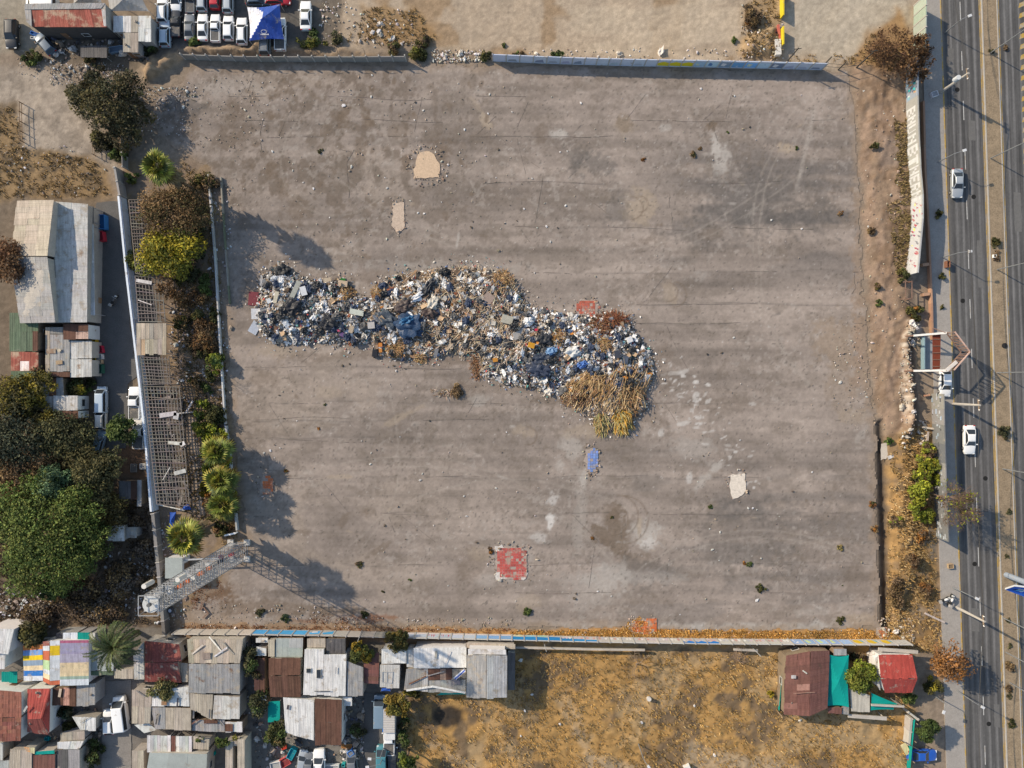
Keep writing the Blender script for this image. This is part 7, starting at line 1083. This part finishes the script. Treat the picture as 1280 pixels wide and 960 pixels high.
spread('plastic_bag', 'crumpled white plastic bag lying in the long heap', 'plastic bag', 'white bags in the heap', [(Wst, 85), (Mid, 55), (Est, 150)], ragm, 12, [mw, mw, mgr], (.35, .9))
spread('cardboard_box', 'opened tan cardboard box lying in the long heap', 'box', 'cardboard boxes in the heap', [(Wst, 18), (Mid, 26), (Est, 14), (Wood, 16)], boxm, 8, [mtan, mpl, mgy, mbrd], (.45, 1.0))
spread('scrap_board', 'scrap board lying tilted in the long heap', 'board', 'scrap boards in the heap', [(Wst, 40), (Mid, 45), (Wood, 60), (Est, 30)], boardm, 10, [mgy, mbrd, mpl, mbrd], (.45, .95))
spread('rag', 'blue rag or sheet tangled in the long heap', 'rag', 'blue rags in the heap', [(Wst, 9), (Mid, 14), (Est, 22)], ragm, 6, [mb1, mb2, mb2, mgrd], (.4, 1.1)); spread('rag', 'orange or rust coloured scrap in the long heap', 'scrap', 'orange scraps in the heap', [(Wst, 6), (Mid, 16), (Est, 22), (Wood, 14)], ragm, 5, [mor, mtan, M('rust_scrap', (.28, .10, .05), .3, 2, .9)], (.3, .7))
def clothm(k): return MB().blob((0, 0, .05), (1.0, random.uniform(.4, .8), .22), seed=k*6.3+200, amp=.7, freq=2.8, sub=3)
spread('torn_sheet', 'torn crumpled sheet of plastic or cloth matted into the long heap', 'sheet', 'torn sheets in the heap', [(Wst, 24), (Mid, 18), (Est, 34), (Wood, 6)], clothm, 10, [mgr, mbag, mgrd, mb2, mw, M('dusty_cloth', (.30, .25, .20), .3, 3, .9, bump=.6), mpl], (.35, .85))
# countless small bits, sticks and straw
def bits(name, zones, cols, size, seed, thick=.5):
    mb = MB(); cols = np.array(cols)
    for zn_, cnt in zones:
        pts = np.array(hpt(zn_, cnt, .02)); n = len(pts); z = np.array([hz(*p) for p in pts]); s = rng.uniform(*size, n); C_ = cols[rng.integers(0, len(cols), n)]*rng.uniform(.7, 1.25, (n, 1)); nn = unit(n)*.8+np.array([0, 0, .7]); nn /= np.linalg.norm(nn, axis=1, keepdims=True)
        leaves(mb, np.stack([pts[:, 0], pts[:, 1], z+s*.3+.06], 1), nn, s, C_, .7)
    return mb.build(name, M('small_rubbish', (1, 1, 1), .2, 4, .8, bump=.3), kind='stuff')
WB = [(.55,.5,.44),(.5,.42,.33),(.6,.56,.5),(.45,.38,.3),(.36,.3,.24)]+[(.72,.71,.70)]*5+[(.62,.6,.57)]*2+[(.03,.03,.035)]*4+[(.4,.4,.42),(.12,.2,.4),(.42,.32,.22),(.5,.4,.3),(.45,.1,.08),(.1,.3,.3),(.3,.28,.25),(.2,.15,.1)]
bits('small_rubbish', [(Wst, 3600), (Mid, 1500), (Est, 6600)], WB+[(.74,.73,.72)]*5, (.05, .34), 1); bits('small_rubbish', [(Wood, 3200), (Mid, 2800), (Wst, 900), (Est, 1300), (Strw, 1500)], [(.42,.30,.19),(.3,.2,.12),(.5,.4,.28),(.2,.13,.08),(.6,.55,.48)], (.08, .24), 2)
def fringe(n, cols, size):
    """loose bits that rolled off the heap"""
    x = rng.uniform(-42, 24, n*12); y = rng.uniform(-11, 21, n*12); d_ = sdf(x, y, HEAP); k = (d_ < .1) & (d_ > -2.2) & (rng.random(len(x)) < np.exp(np.minimum(d_, 0)*1.5)); x, y = x[k][:n], y[k][:n]; n = len(x); s = rng.uniform(*size, n); C_ = np.array(cols)[rng.integers(0, len(cols), n)]*rng.uniform(.7, 1.25, (n, 1)); nn = unit(n)*.5+np.array([0, 0, .9]); nn /= np.linalg.norm(nn, axis=1, keepdims=True); mb = MB()
    leaves(mb, np.stack([x, y, s*.25+.05], 1), nn, s, C_, .7); return mb.build('small_rubbish', M('small_rubbish', (1, 1, 1)), kind='stuff')
fringe(1500, WB+[(.3,.24,.19)]*6, (.05, .2))
def sticks(name, zn_, n, cols, Lr, r, ang=None, up=.35, kind='stuff', lift=.15, m=None, **kw):
    mb = MB()
    for x, y in hpt(zn_, n, .1):
        z = hz(x, y)+lift*random.random()+.08; a = random.gauss(*ang) if ang else random.uniform(0, 3.14); L = random.uniform(*Lr); d = Vector((cos(a), sin(a), random.gauss(0, up)*.5)).normalized()*L/2; q = Vector((x, y, z)); mid = q+Vector((random.uniform(-.1, .1), random.uniform(-.1, .1), .08)); c = jit(random.choice(cols), .25); mb.tube(q-d, mid, r, r, 4, c, caps=False); mb.tube(mid, q+d, r, r*.5, 4, c, caps=False)
    return mb.build(name, m or M('dry_stick', (1, 1, 1), .2, 3, .9, bump=.2), kind=kind, **kw)
sticks('dry_sticks', Wood, 560, [(.42,.30,.19),(.50,.39,.27),(.30,.2,.13),(.6,.49,.35)], (.8, 2.6), .045); sticks('dry_sticks', [(575,375),(655,345),(660,440),(600,470),(560,445)], 480, [(.50,.39,.27),(.40,.30,.21),(.58,.47,.34)], (.8, 2.4), .04, (.9, .5)); sticks('dry_sticks', [(600,440),(700,440),(700,490),(600,475)], 90, [(.25,.15,.09),(.4,.3,.2)], (.6, 1.6), .03)
sticks('palm_straw', [(705,472),(790,455),(812,470),(812,500),(790,520),(730,512),(705,500)], 240, [(.46,.31,.16),(.52,.37,.2),(.38,.24,.12),(.55,.42,.25)], (1.2, 2.6), .035, (1.25, .35), lift=.6)
def pile(label, px, py, rx_, ry_, h, cols, n, Lr, ang=None, name='brush_pile', r=.03, m=None, radial=False, z0=0.):
    b = P(px, py); mb = MB()
    for _ in range(n):
        t, k = random.uniform(0, 6.28), random.random()**.6; x, y = b.x+cos(t)*k*rx_*S, b.y+sin(t)*k*ry_*S; z = max(hz(x, y), 0)+h*(1-k*k)*random.random()+.05; a = t+random.gauss(0, .35) if radial else random.gauss(*ang) if ang else random.uniform(0, 6.28); L = random.uniform(*Lr); d = Vector((cos(a), sin(a), random.uniform(-.25, .35))).normalized()*L; q = Vector((x, y, z)); s = Vector((-sin(a), cos(a), 0))*r*1.6; mb.poly([q-s, q+d*.5-s*1.4+Vector((0, 0, .06)), q+d, q+d*.5+s*1.4+Vector((0, 0, .06))], jit(random.choice(cols), .3))
    return mb.build(name, m or mdry, None, label, 'brush', loc=b)
ST = [(.50,.33,.17),(.43,.27,.13),(.55,.39,.22),(.34,.21,.10)]
pile('broad pile of straw coloured palm fronds at the south east end of the heap', 785, 495, 17, 23, .5, ST+[(.45,.3,.16),(.34,.21,.11),(.28,.17,.09)], 430, (.4, 1.4), (-1.3, 1.5)); pile('ragged palm frond fan pointing down from the frond pile', 776, 522, 11, 14, .5, [(.55,.42,.18),(.42,.36,.16),(.50,.31,.08),(.52,.29,.06)], 380, (.7, 1.8), (-1.35, .4), r=.045); pile('greenish frond bunch left of the palm frond fan', 751, 527, 9, 14, .5, [(.40,.34,.18),(.30,.28,.13),(.45,.3,.12)], 190, (.6, 1.5), (-1.6, .4), r=.035)
pile('straw fronds lying across the black bags', 745, 478, 30, 16, .8, ST, 520, (.7, 1.8), (-2.3, .4)); pile('red brown dead bush thrown on the north rim of the heap', 764, 400, 20, 8, .6, [(.26,.11,.06),(.20,.08,.045),(.33,.16,.09)], 420, (.4, 1.2)); pile('rust brown dead branches left of the red brown bush', 750, 411, 13, 13, .5, [(.28,.13,.07),(.21,.09,.05),(.38,.24,.14)], 340, (.4, 1.0))
pile('tan dry brush at the foot of the heap south of the blue tarpaulin', 497, 436, 15, 11, .6, ST, 420, (.3, .7)); pile('small tan brush beside the orange boxes', 525, 447, 9, 6, .4, ST, 160, (.3, .6)); pile('tan brush at the north tip of the stick pile', 628, 353, 13, 14, .7, ST, 420, (.3, .8)); pile('tan brush in the notch of the heap', 433, 368, 12, 10, .6, ST, 300, (.3, .7)); pile('tan brush west of the mixed middle heap', 473, 366, 8, 10, .6, ST, 200, (.3, .7)); pile('rounded tan bush in the eastern heap', 697, 423, 10, 11, .6, [(.36,.23,.11),(.42,.28,.14)], 300, (.2, .6)); pile('flat straw heap in the eastern rubbish', 750, 430, 13, 9, .5, ST, 260, (.3, .9)); pile('brown twigs at the south west edge of the eastern heap', 596, 455, 8, 20, .5, [(.25,.13,.07),(.33,.2,.12)], 260, (.3, .8)); pile('brown rubbish straw under the frond pile', 720, 497, 20, 12, .7, [(.28,.17,.1),(.36,.24,.14),(.2,.11,.07)], 520, (.2, .7))
def slab(label, px, py, L, w_, ang, col, cat='board', name='board', z=.35, tilt=(.12, .08), h=.1, m=None):
    p = P(px, py, 1); zz = hz(p.x, p.y)+z; R = (Matrix.Rotation(radians(ang), 3, 'Z')@Matrix.Rotation(tilt[0], 3, 'X')@Matrix.Rotation(tilt[1], 3, 'Y')); return MB().box((p.x, p.y, zz), (L*.82, w_*.82, h), R=R, c=jit(tuple(q*.9 for q in col), .05)).build(name, m or mcard, None, label, cat, loc=(p.x, p.y, zz))
pile('thin dry stalks lying flat south of the heap', 557, 491, 16, 5, .1, [(.36,.27,.19),(.5,.43,.36),(.3,.2,.12)], 60, (.4, 1.1))
slab('brown grey square board on top of the stick pile', 611, 373, 1.9, 1.7, -38, (.34,.26,.22), z=.55); slab('beige broken cabinet with a blue pane on the heap', 634, 400, 2.1, 1.5, -15, (.45,.42,.34), 'cabinet', 'broken_cabinet', .6, h=.5); slab('small blue pane lying on the beige cabinet', 631, 396.5, .8, .8, -15, (.25,.40,.50), 'pane', 'pane', 1.05, h=.04)
slab('maroon sheet at the west end of the heap', 319, 373, 3.3, 2.6, -5, (.20,.05,.06), 'sheet', 'maroon_sheet', .1, (.02,.02), .04); slab('pale blue grey sheet at the south west tip of the heap', 316, 409, 2.4, 1.7, 60, (.42,.46,.52), 'sheet', 'sheet', .1, (.03,.03), .04); slab('white panel at the west tip of the heap', 319, 392, 1.8, 2.0, 0, (.66,.65,.66), 'panel', 'panel', .15, h=.06); slab('long grey green board at the west end of the heap', 370, 362, 3.4, .9, 65, (.40,.40,.34), z=.5); slab('white foam board beside the grey green board', 380, 364, 1.1, 1.7, 15, (.70,.70,.70), z=.5); slab('cream plank standing near the western black bags', 346, 372, .7, 2.2, -15, (.58,.52,.40), z=.5); slab('small white foam block near the maroon sheet', 336, 376, .8, .9, 20, (.68,.70,.72), 'block', 'foam_block', .3, h=.4); slab('pale green sheet in the middle of the heap', 447, 391, 2.6, 1.0, -12, (.55,.56,.48), z=.5); slab('dark mattress like panel among the eastern bags', 771, 443, 1.1, 1.4, 0, (.06,.065,.085), 'panel', 'panel', .6, h=.2); slab('second dark panel right of the mattress like panel', 781, 450, 1.0, 1.4, -10, (.10,.12,.16), 'panel', 'panel', .5, h=.15); slab('white square box on the eastern rim of the heap', 787, 424.5, 1.0, 1.0, 20, (.75,.74,.72), 'box', 'white_box', .6, h=.5); slab('orange plastic tub on the eastern heap', 664, 432, 1.2, 1.0, -15, (.62,.30,.03), 'tub', 'plastic_tub', .6, h=.45); slab('orange cushion like block on the eastern heap', 619, 450, .9, .7, 10, (.62,.27,.04), 'cushion', 'cushion', .5, h=.3); slab('upper of two orange boxes at the south foot of the heap', 475.5, 431, .7, .7, 0, (.6,.22,.05), 'box', 'orange_box', .3, h=.5); slab('lower of two orange boxes at the south foot of the heap', 475.5, 438, .6, .7, 5, (.62,.25,.06), 'box', 'orange_box', .25, h=.5); slab('black upright sack beside the two orange boxes', 468, 440, 1.0, 1.8, -8, (.02,.02,.025), 'sack', 'sack', .3, h=.5, m=mbagc); slab('grey metal sheet at the southern foot of the middle heap', 545, 440, .7, 1.5, -15, (.22,.22,.23), z=.3); slab('pale box top in the middle of the heap', 465, 407, 1.3, 1.2, 5, (.5,.47,.44), 'box', 'pale_box', .6, h=.5); slab('small tan box beside the pale box top', 440, 412, .8, 1.3, -20, (.46,.36,.26), 'box', 'tan_box', .5, h=.4); slab('cardboard sheet at the notch of the heap', 408, 350, 1.4, 1.0, 8, (.55,.44,.31), z=.3); slab('wide tan cardboard beside the notch brush', 428, 354, 1.7, 1.1, -8, (.55,.42,.29), z=.3); slab('orange tan plank below the notch brush', 420, 374, 1.9, .5, 3, (.58,.36,.16), z=.4); slab('purple cloth at the south rim of the heap', 430, 419, 1.7, .8, -25, (.16,.09,.22), 'cloth', 'cloth', .35, h=.15); slab('pink scrap beside the purple cloth', 424, 413, .6, .4, 20, (.6,.1,.18), 'scrap', 'scrap', .5); slab('grey slab heaped with sticks at the mid heap', 648, 419, 2.0, 1.4, 20, (.40,.38,.35), z=.4); slab('small red scrap among the eastern bags', 670, 412.5, .5, .4, 0, (.65,.03,.09), 'scrap', 'scrap', .55)
def tarp(label, px, py, rx_, ry_, rz, col, name='tarpaulin', h=.5): p = P(px, py, 1); zz = hz(p.x, p.y)+.25; return MB().blob((p.x, p.y, zz), (rx_*S, ry_*S, h), radians(rz), seed=px*.13, amp=.34, freq=2.4, sub=4, c=col).build(name, mbagc, None, label, 'tarpaulin', loc=(p.x, p.y, zz))
tarp('large crumpled blue tarpaulin in the middle of the heap', 513, 407, 17, 13, -10, (.018,.045,.10)); tarp('bright blue fold lying on the large blue tarpaulin', 510, 402, 9, 5, 30, (.02,.10,.22), h=.75); tarp('grey blue plastic sheet left of the blue tarpaulin', 484, 400, 15, 9, -30, (.05,.065,.085)); tarp('long black plastic strip north of the blue tarpaulin', 533, 362, 5, 16, -35, (.02,.023,.03)); tarp('black plastic bundle on the north rim of the mixed heap', 554, 341, 7, 6, 0, (.012,.013,.016)); tarp('navy sheet in the eastern heap', 678, 447, 13, 8, 10, (.03,.04,.065)); tarp('second navy sheet below the first in the eastern heap', 672, 462, 14, 8, -15, (.04,.05,.08)); tarp('dark bundle above the orange tub in the eastern heap', 680, 425, 9, 7, 10, (.018,.02,.026)); tarp('light blue sheet in the eastern heap', 688, 439, 7, 4, 20, (.16,.28,.46)); tarp('blue bundle near the straw fronds', 727, 456, 6, 4, 20, (.07,.16,.42)); tarp('black sheet at the west end of the heap', 352, 338, 9, 7, 0, (.012,.014,.018)); tarp('large black bundle in the western heap', 365, 385, 12, 9, 20, (.014,.015,.02)); tarp('black heap of sacks at the southern middle of the western part', 412, 402, 10, 8, 0, (.016,.017,.022)); tarp('dark brown cloth on the mixed heap', 505, 383, 10, 7, 10, (.07,.05,.045)); tarp('dark brown folded cloth left of the stick pile', 537, 392, 9, 6, -15, (.06,.04,.035)); tarp('white sheet draped on the mixed heap', 522, 372, 8, 4, 35, (.62,.62,.64)); tarp('cream plastic sheet in the mixed heap', 541, 380, 6, 10, -15, (.55,.50,.42)); tarp('dirty white foam sheet in the eastern heap', 715, 440, 11, 6, 10, (.58,.57,.55)); tarp('white plastic sheet on the eastern heap', 660, 403, 6, 5, 0, (.66,.66,.66))
slab('bright green crate on the north rim of the heap', 428, 349, .9, .5, -10, (.03,.16,.03), 'crate', 'plastic_crate', .35, h=.2)
# ---------------------------------------------------------------- litter and stones about the place
lg = 'scraps of litter strewn over the asphalt lot'; pr = []
def scatter(name, label, cat, group, pts, cols, size, sub=1, flatk=.35, amp=.45):
    pr = []
    for i, (px, py) in enumerate(pts):
        p = P(px, py)
        if len(pr) < 10: o = MB().blob((0, 0, .1), (.5, .36, .5*flatk), seed=i*3.3+90, amp=amp, freq=1.8, sub=2, c=jit(random.choice(cols), .12)).build(name, mpan, None, label, cat, group); pr.append(o)
        else: o = random.choice(pr).copy(); COL.objects.link(o)
        s = random.uniform(*size)*(1.5 if random.random() < .12 else 1); o.scale = (s,)*3; o.location = (p.x, p.y, max(gz(p.x, p.y), 0)+.02 if not (230 < px < 1090 and 95 < py < 775) else .03); o.rotation_euler = (0, 0, random.uniform(0, 6.28))
def rp(n, x0, y0, x1, y1): return [(random.uniform(x0, x1), random.uniform(y0, y1)) for _ in range(n)]
LP = [(465,94),(464,121),(518,150),(532,164),(610,142),(726,129),(334,131),(366,213),(392,236),(355,125),(430,132),(612,118),(700,190),(709,189),(640,140),(876,111),(529,138),(481,222),(484,235),(560,206),(620,222),(665,223),(683,283),(688,302),(668,341),(655,261),(707,257),(412,272),(530,267),(918,120),(436,440),(500,546),(452,551),(463,580),(464,566),(338,563),(350,560),(343,572),(330,566),(342,602),(371,526),(633,540),(560,732),(480,752),(935,635),(946,637),(925,550),(887,661),(900,665),(917,422),(941,635),(1002,286),(964,275),(1085,283),(1044,475),(1050,478),(1083,496),(1015,590),(747,739),(764,745),(850,768),(946,750),(580,620),(525,600),(528,592),(620,610),(583,645),(890,687)]

def gravel(name, pts, cols, size, m=None):
    """countless small lumps as one mesh"""
    mb = MB()
    for px, py in pts:
        p = P(px, py); z = max(gz(p.x, p.y), 0.02) if not (230 < px < 1090 and 95 < py < 775) else .03; r = random.uniform(*size)*(1.8 if random.random() < .08 else 1); mb.blob((p.x, p.y, z+r*.2), (r, r*random.uniform(.5, .9), r*.55), random.uniform(0, 6.28), random.random()*90, .4, 1.6, 1, jit(random.choice(cols), .3))
    return mb.build(name, m or mpan, kind='stuff')
scatter('litter_scrap', 'white scrap of litter on the asphalt lot', 'litter', lg, LP+rp(8, 290, 100, 620, 330), [(.62,.61,.59),(.5,.48,.45)], (.16, .42), flatk=.2)
DS = [(506,129),(519,128),(623,187),(436,440),(428,457),(704,382),(755,383),(902,441),(884,443),(625,482),(537,526),(361,669),(481,657),(507,674),(596,678),(349,494),(355,523),(326,584),(437,455),(492,457),(591,277),(589,284),(646,276),(697,285),(879,570),(1030,622),(718,748),(720,742),(937,159),(916,120),(700,330)]
scatter('stone', 'dark lump or stone on the asphalt lot', 'stone', 'dark stones on the asphalt lot', DS, [(.05,.047,.045),(.10,.08,.06)], (.2, .4))
gravel('gravel', rp(300, 290, 95, 640, 330)+rp(90, 640, 95, 1070, 370)+rp(130, 310, 440, 720, 778)+rp(110, 820, 430, 1090, 778)+rp(120, 1040, 400, 1095, 520)+rp(160, 235, 95, 330, 190), [(.36,.29,.22),(.42,.36,.3),(.22,.18,.14),(.12,.10,.085),(.5,.46,.42)], (.04, .13))
def ring(px, py, rx_, ry_, n, k0=.85): return [(px+cos(t)*rx_*k, py+sin(t)*ry_*k) for t, k in ((random.uniform(0, 6.28), random.uniform(k0, 1.45)) for _ in range(n))]
FL = ((534,206,19,20,18),(498,270,9,18,8),(640,704,22,22,10),(733,385,15,11,8),(739,576,9,18,9),(803,782,17,10,6),(332,606,10,14,6),(922,608,11,17,5))
for f in FL: gravel('floor_rubble', ring(*f[:4], f[4]*5, .92), [(.42,.34,.27),(.3,.22,.16),(.5,.45,.4),(.2,.15,.12),(.16,.12,.09)], (.05, .17))
RC = [(.42,.34,.27),(.3,.22,.16),(.56,.52,.47),(.2,.15,.12)]
for k in range(70): noise.noise(Vector((k, 0, 0)))
scatter('rubble_lump', 'lump of rubble around a bare floor slab', 'rubble', 'rubble around the bare floors', [q for f in FL for q in ring(*f[:4], max(2, f[4]//3))], RC, (.2, .5), flatk=.7)
NWC = [(.45,.44,.43),(.33,.3,.27),(.24,.2,.165),(.55,.54,.53),(.15,.125,.1),(.28,.235,.19),(.2,.17,.14)]
scatter('rubble_lump', 'pale lump in the dump along the north west dirt mounds', 'rubble', 'dumped rubble at the north west corner', rp(22, 66, 82, 150, 104)+rp(10, 170, 112, 235, 128)+rp(7, 170, 130, 235, 165)+rp(4, 20, 75, 70, 100)+rp(7, 15, 190, 130, 240), NWC, (.2, .6), flatk=.7)
gravel('dump_rubble', rp(420, 62, 80, 155, 106)+rp(260, 165, 108, 245, 128)+rp(160, 170, 128, 240, 170)+rp(130, 5, 180, 140, 245)+rp(150, 20, 60, 140, 100), NWC, (.04, .15))
scatter('rubble_lump', 'pale lump of debris on the dirt behind the north wall', 'rubble', 'debris behind the north wall', [(472,32),(474,40),(466,41),(467,52),(491,49),(504,53),(502,55),(476,30),(476,44),(576,65),(826,65),(774,68),(928,7),(450,52)]+rp(6, 545, 64, 602, 76), [(.6,.58,.55),(.45,.4,.35),(.6,.56,.52)], (.3, .95), flatk=.6)
gravel('dirt_rubble', rp(200, 540, 62, 606, 78)+rp(90, 400, 2, 445, 55)+rp(90, 450, 10, 520, 60)+rp(120, 620, 60, 980, 76)+rp(60, 925, 10, 978, 75), [(.55,.5,.45),(.38,.3,.22),(.28,.21,.15),(.62,.6,.57)], (.05, .2))
scatter('rubble_lump', 'lump of pale rubble on the eastern berm', 'rubble', 'rubble on the eastern berm', rp(16, 1132, 402, 1148, 432)+rp(12, 1124, 440, 1134, 560)+rp(10, 1147, 527, 1158, 556)+rp(10, 1100, 778, 1136, 800)+[(1081,107),(1079,114)], [(.56,.54,.5),(.46,.41,.35),(.36,.3,.24)], (.25, .75), flatk=.7)
gravel('berm_rubble', rp(170, 1130, 400, 1150, 432)+rp(170, 1122, 436, 1137, 560)+rp(90, 1146, 525, 1159, 556)+rp(130, 1098, 772, 1142, 802)+rp(250, 1070, 92, 1134, 540), [(.5,.46,.4),(.36,.28,.21),(.25,.18,.13),(.42,.34,.26)], (.05, .18))
gravel('wall_rubble', rp(170, 212, 755, 420, 785)+rp(170, 420, 772, 640, 787)+rp(120, 640, 787, 1110, 798), [(.40,.36,.32),(.32,.25,.19),(.24,.18,.13),(.5,.47,.44)], (.04, .14))
scatter('litter_scrap', 'white scrap in the garden strip and under the western trees', 'litter', 'litter in the western strip', rp(14, 200, 650, 235, 770)+rp(12, 140, 690, 200, 735)+rp(12, 215, 380, 262, 480)+rp(8, 262, 240, 285, 330)+rp(14, 5, 740, 60, 780)+rp(8, 262, 400, 282, 560), [(.55,.55,.56),(.42,.4,.38)], (.25, .65))
gravel('yard_litter', rp(300, 200, 650, 235, 775)+rp(260, 130, 690, 205, 780)+rp(300, 212, 360, 264, 480)+rp(200, 262, 230, 290, 560)+rp(260, 0, 735, 70, 785)+rp(120, 180, 480, 240, 640), [(.5,.5,.52),(.35,.3,.26),(.18,.15,.13),(.28,.22,.17)], (.06, .24))
scatter('junk_piece', 'piece of junk in the yards between the shacks', 'junk', 'junk in the shack yards', rp(34, 320, 905, 450, 950)+rp(22, 70, 885, 125, 935)+rp(18, 430, 872, 455, 930)+rp(20, 60, 40, 180, 75)+rp(12, 300, 800, 332, 900), [(.5,.48,.46),(.3,.25,.2),(.14,.14,.18),(.4,.24,.16),(.08,.08,.09)], (.35, 1.1), flatk=1.0)
gravel('yard_litter', rp(260, 318, 900, 452, 960)+rp(200, 62, 882, 128, 940)+rp(130, 428, 870, 456, 950)+rp(200, 40, 36, 190, 78)+rp(160, 300, 796, 334, 900), [(.4,.37,.34),(.2,.17,.15),(.1,.095,.09),(.3,.22,.16)], (.06, .25))
scatter('litter_scrap', 'pale scrap lying in the dry southern field', 'litter', 'litter in the dry field', [(868,882),(802,903),(651,825),(665,868),(656,888),(651,920),(893,944),(1000,900),(700,905)], [(.6,.58,.55)], (.3, .55))
print('SCENE objects', len(bpy.data.objects))
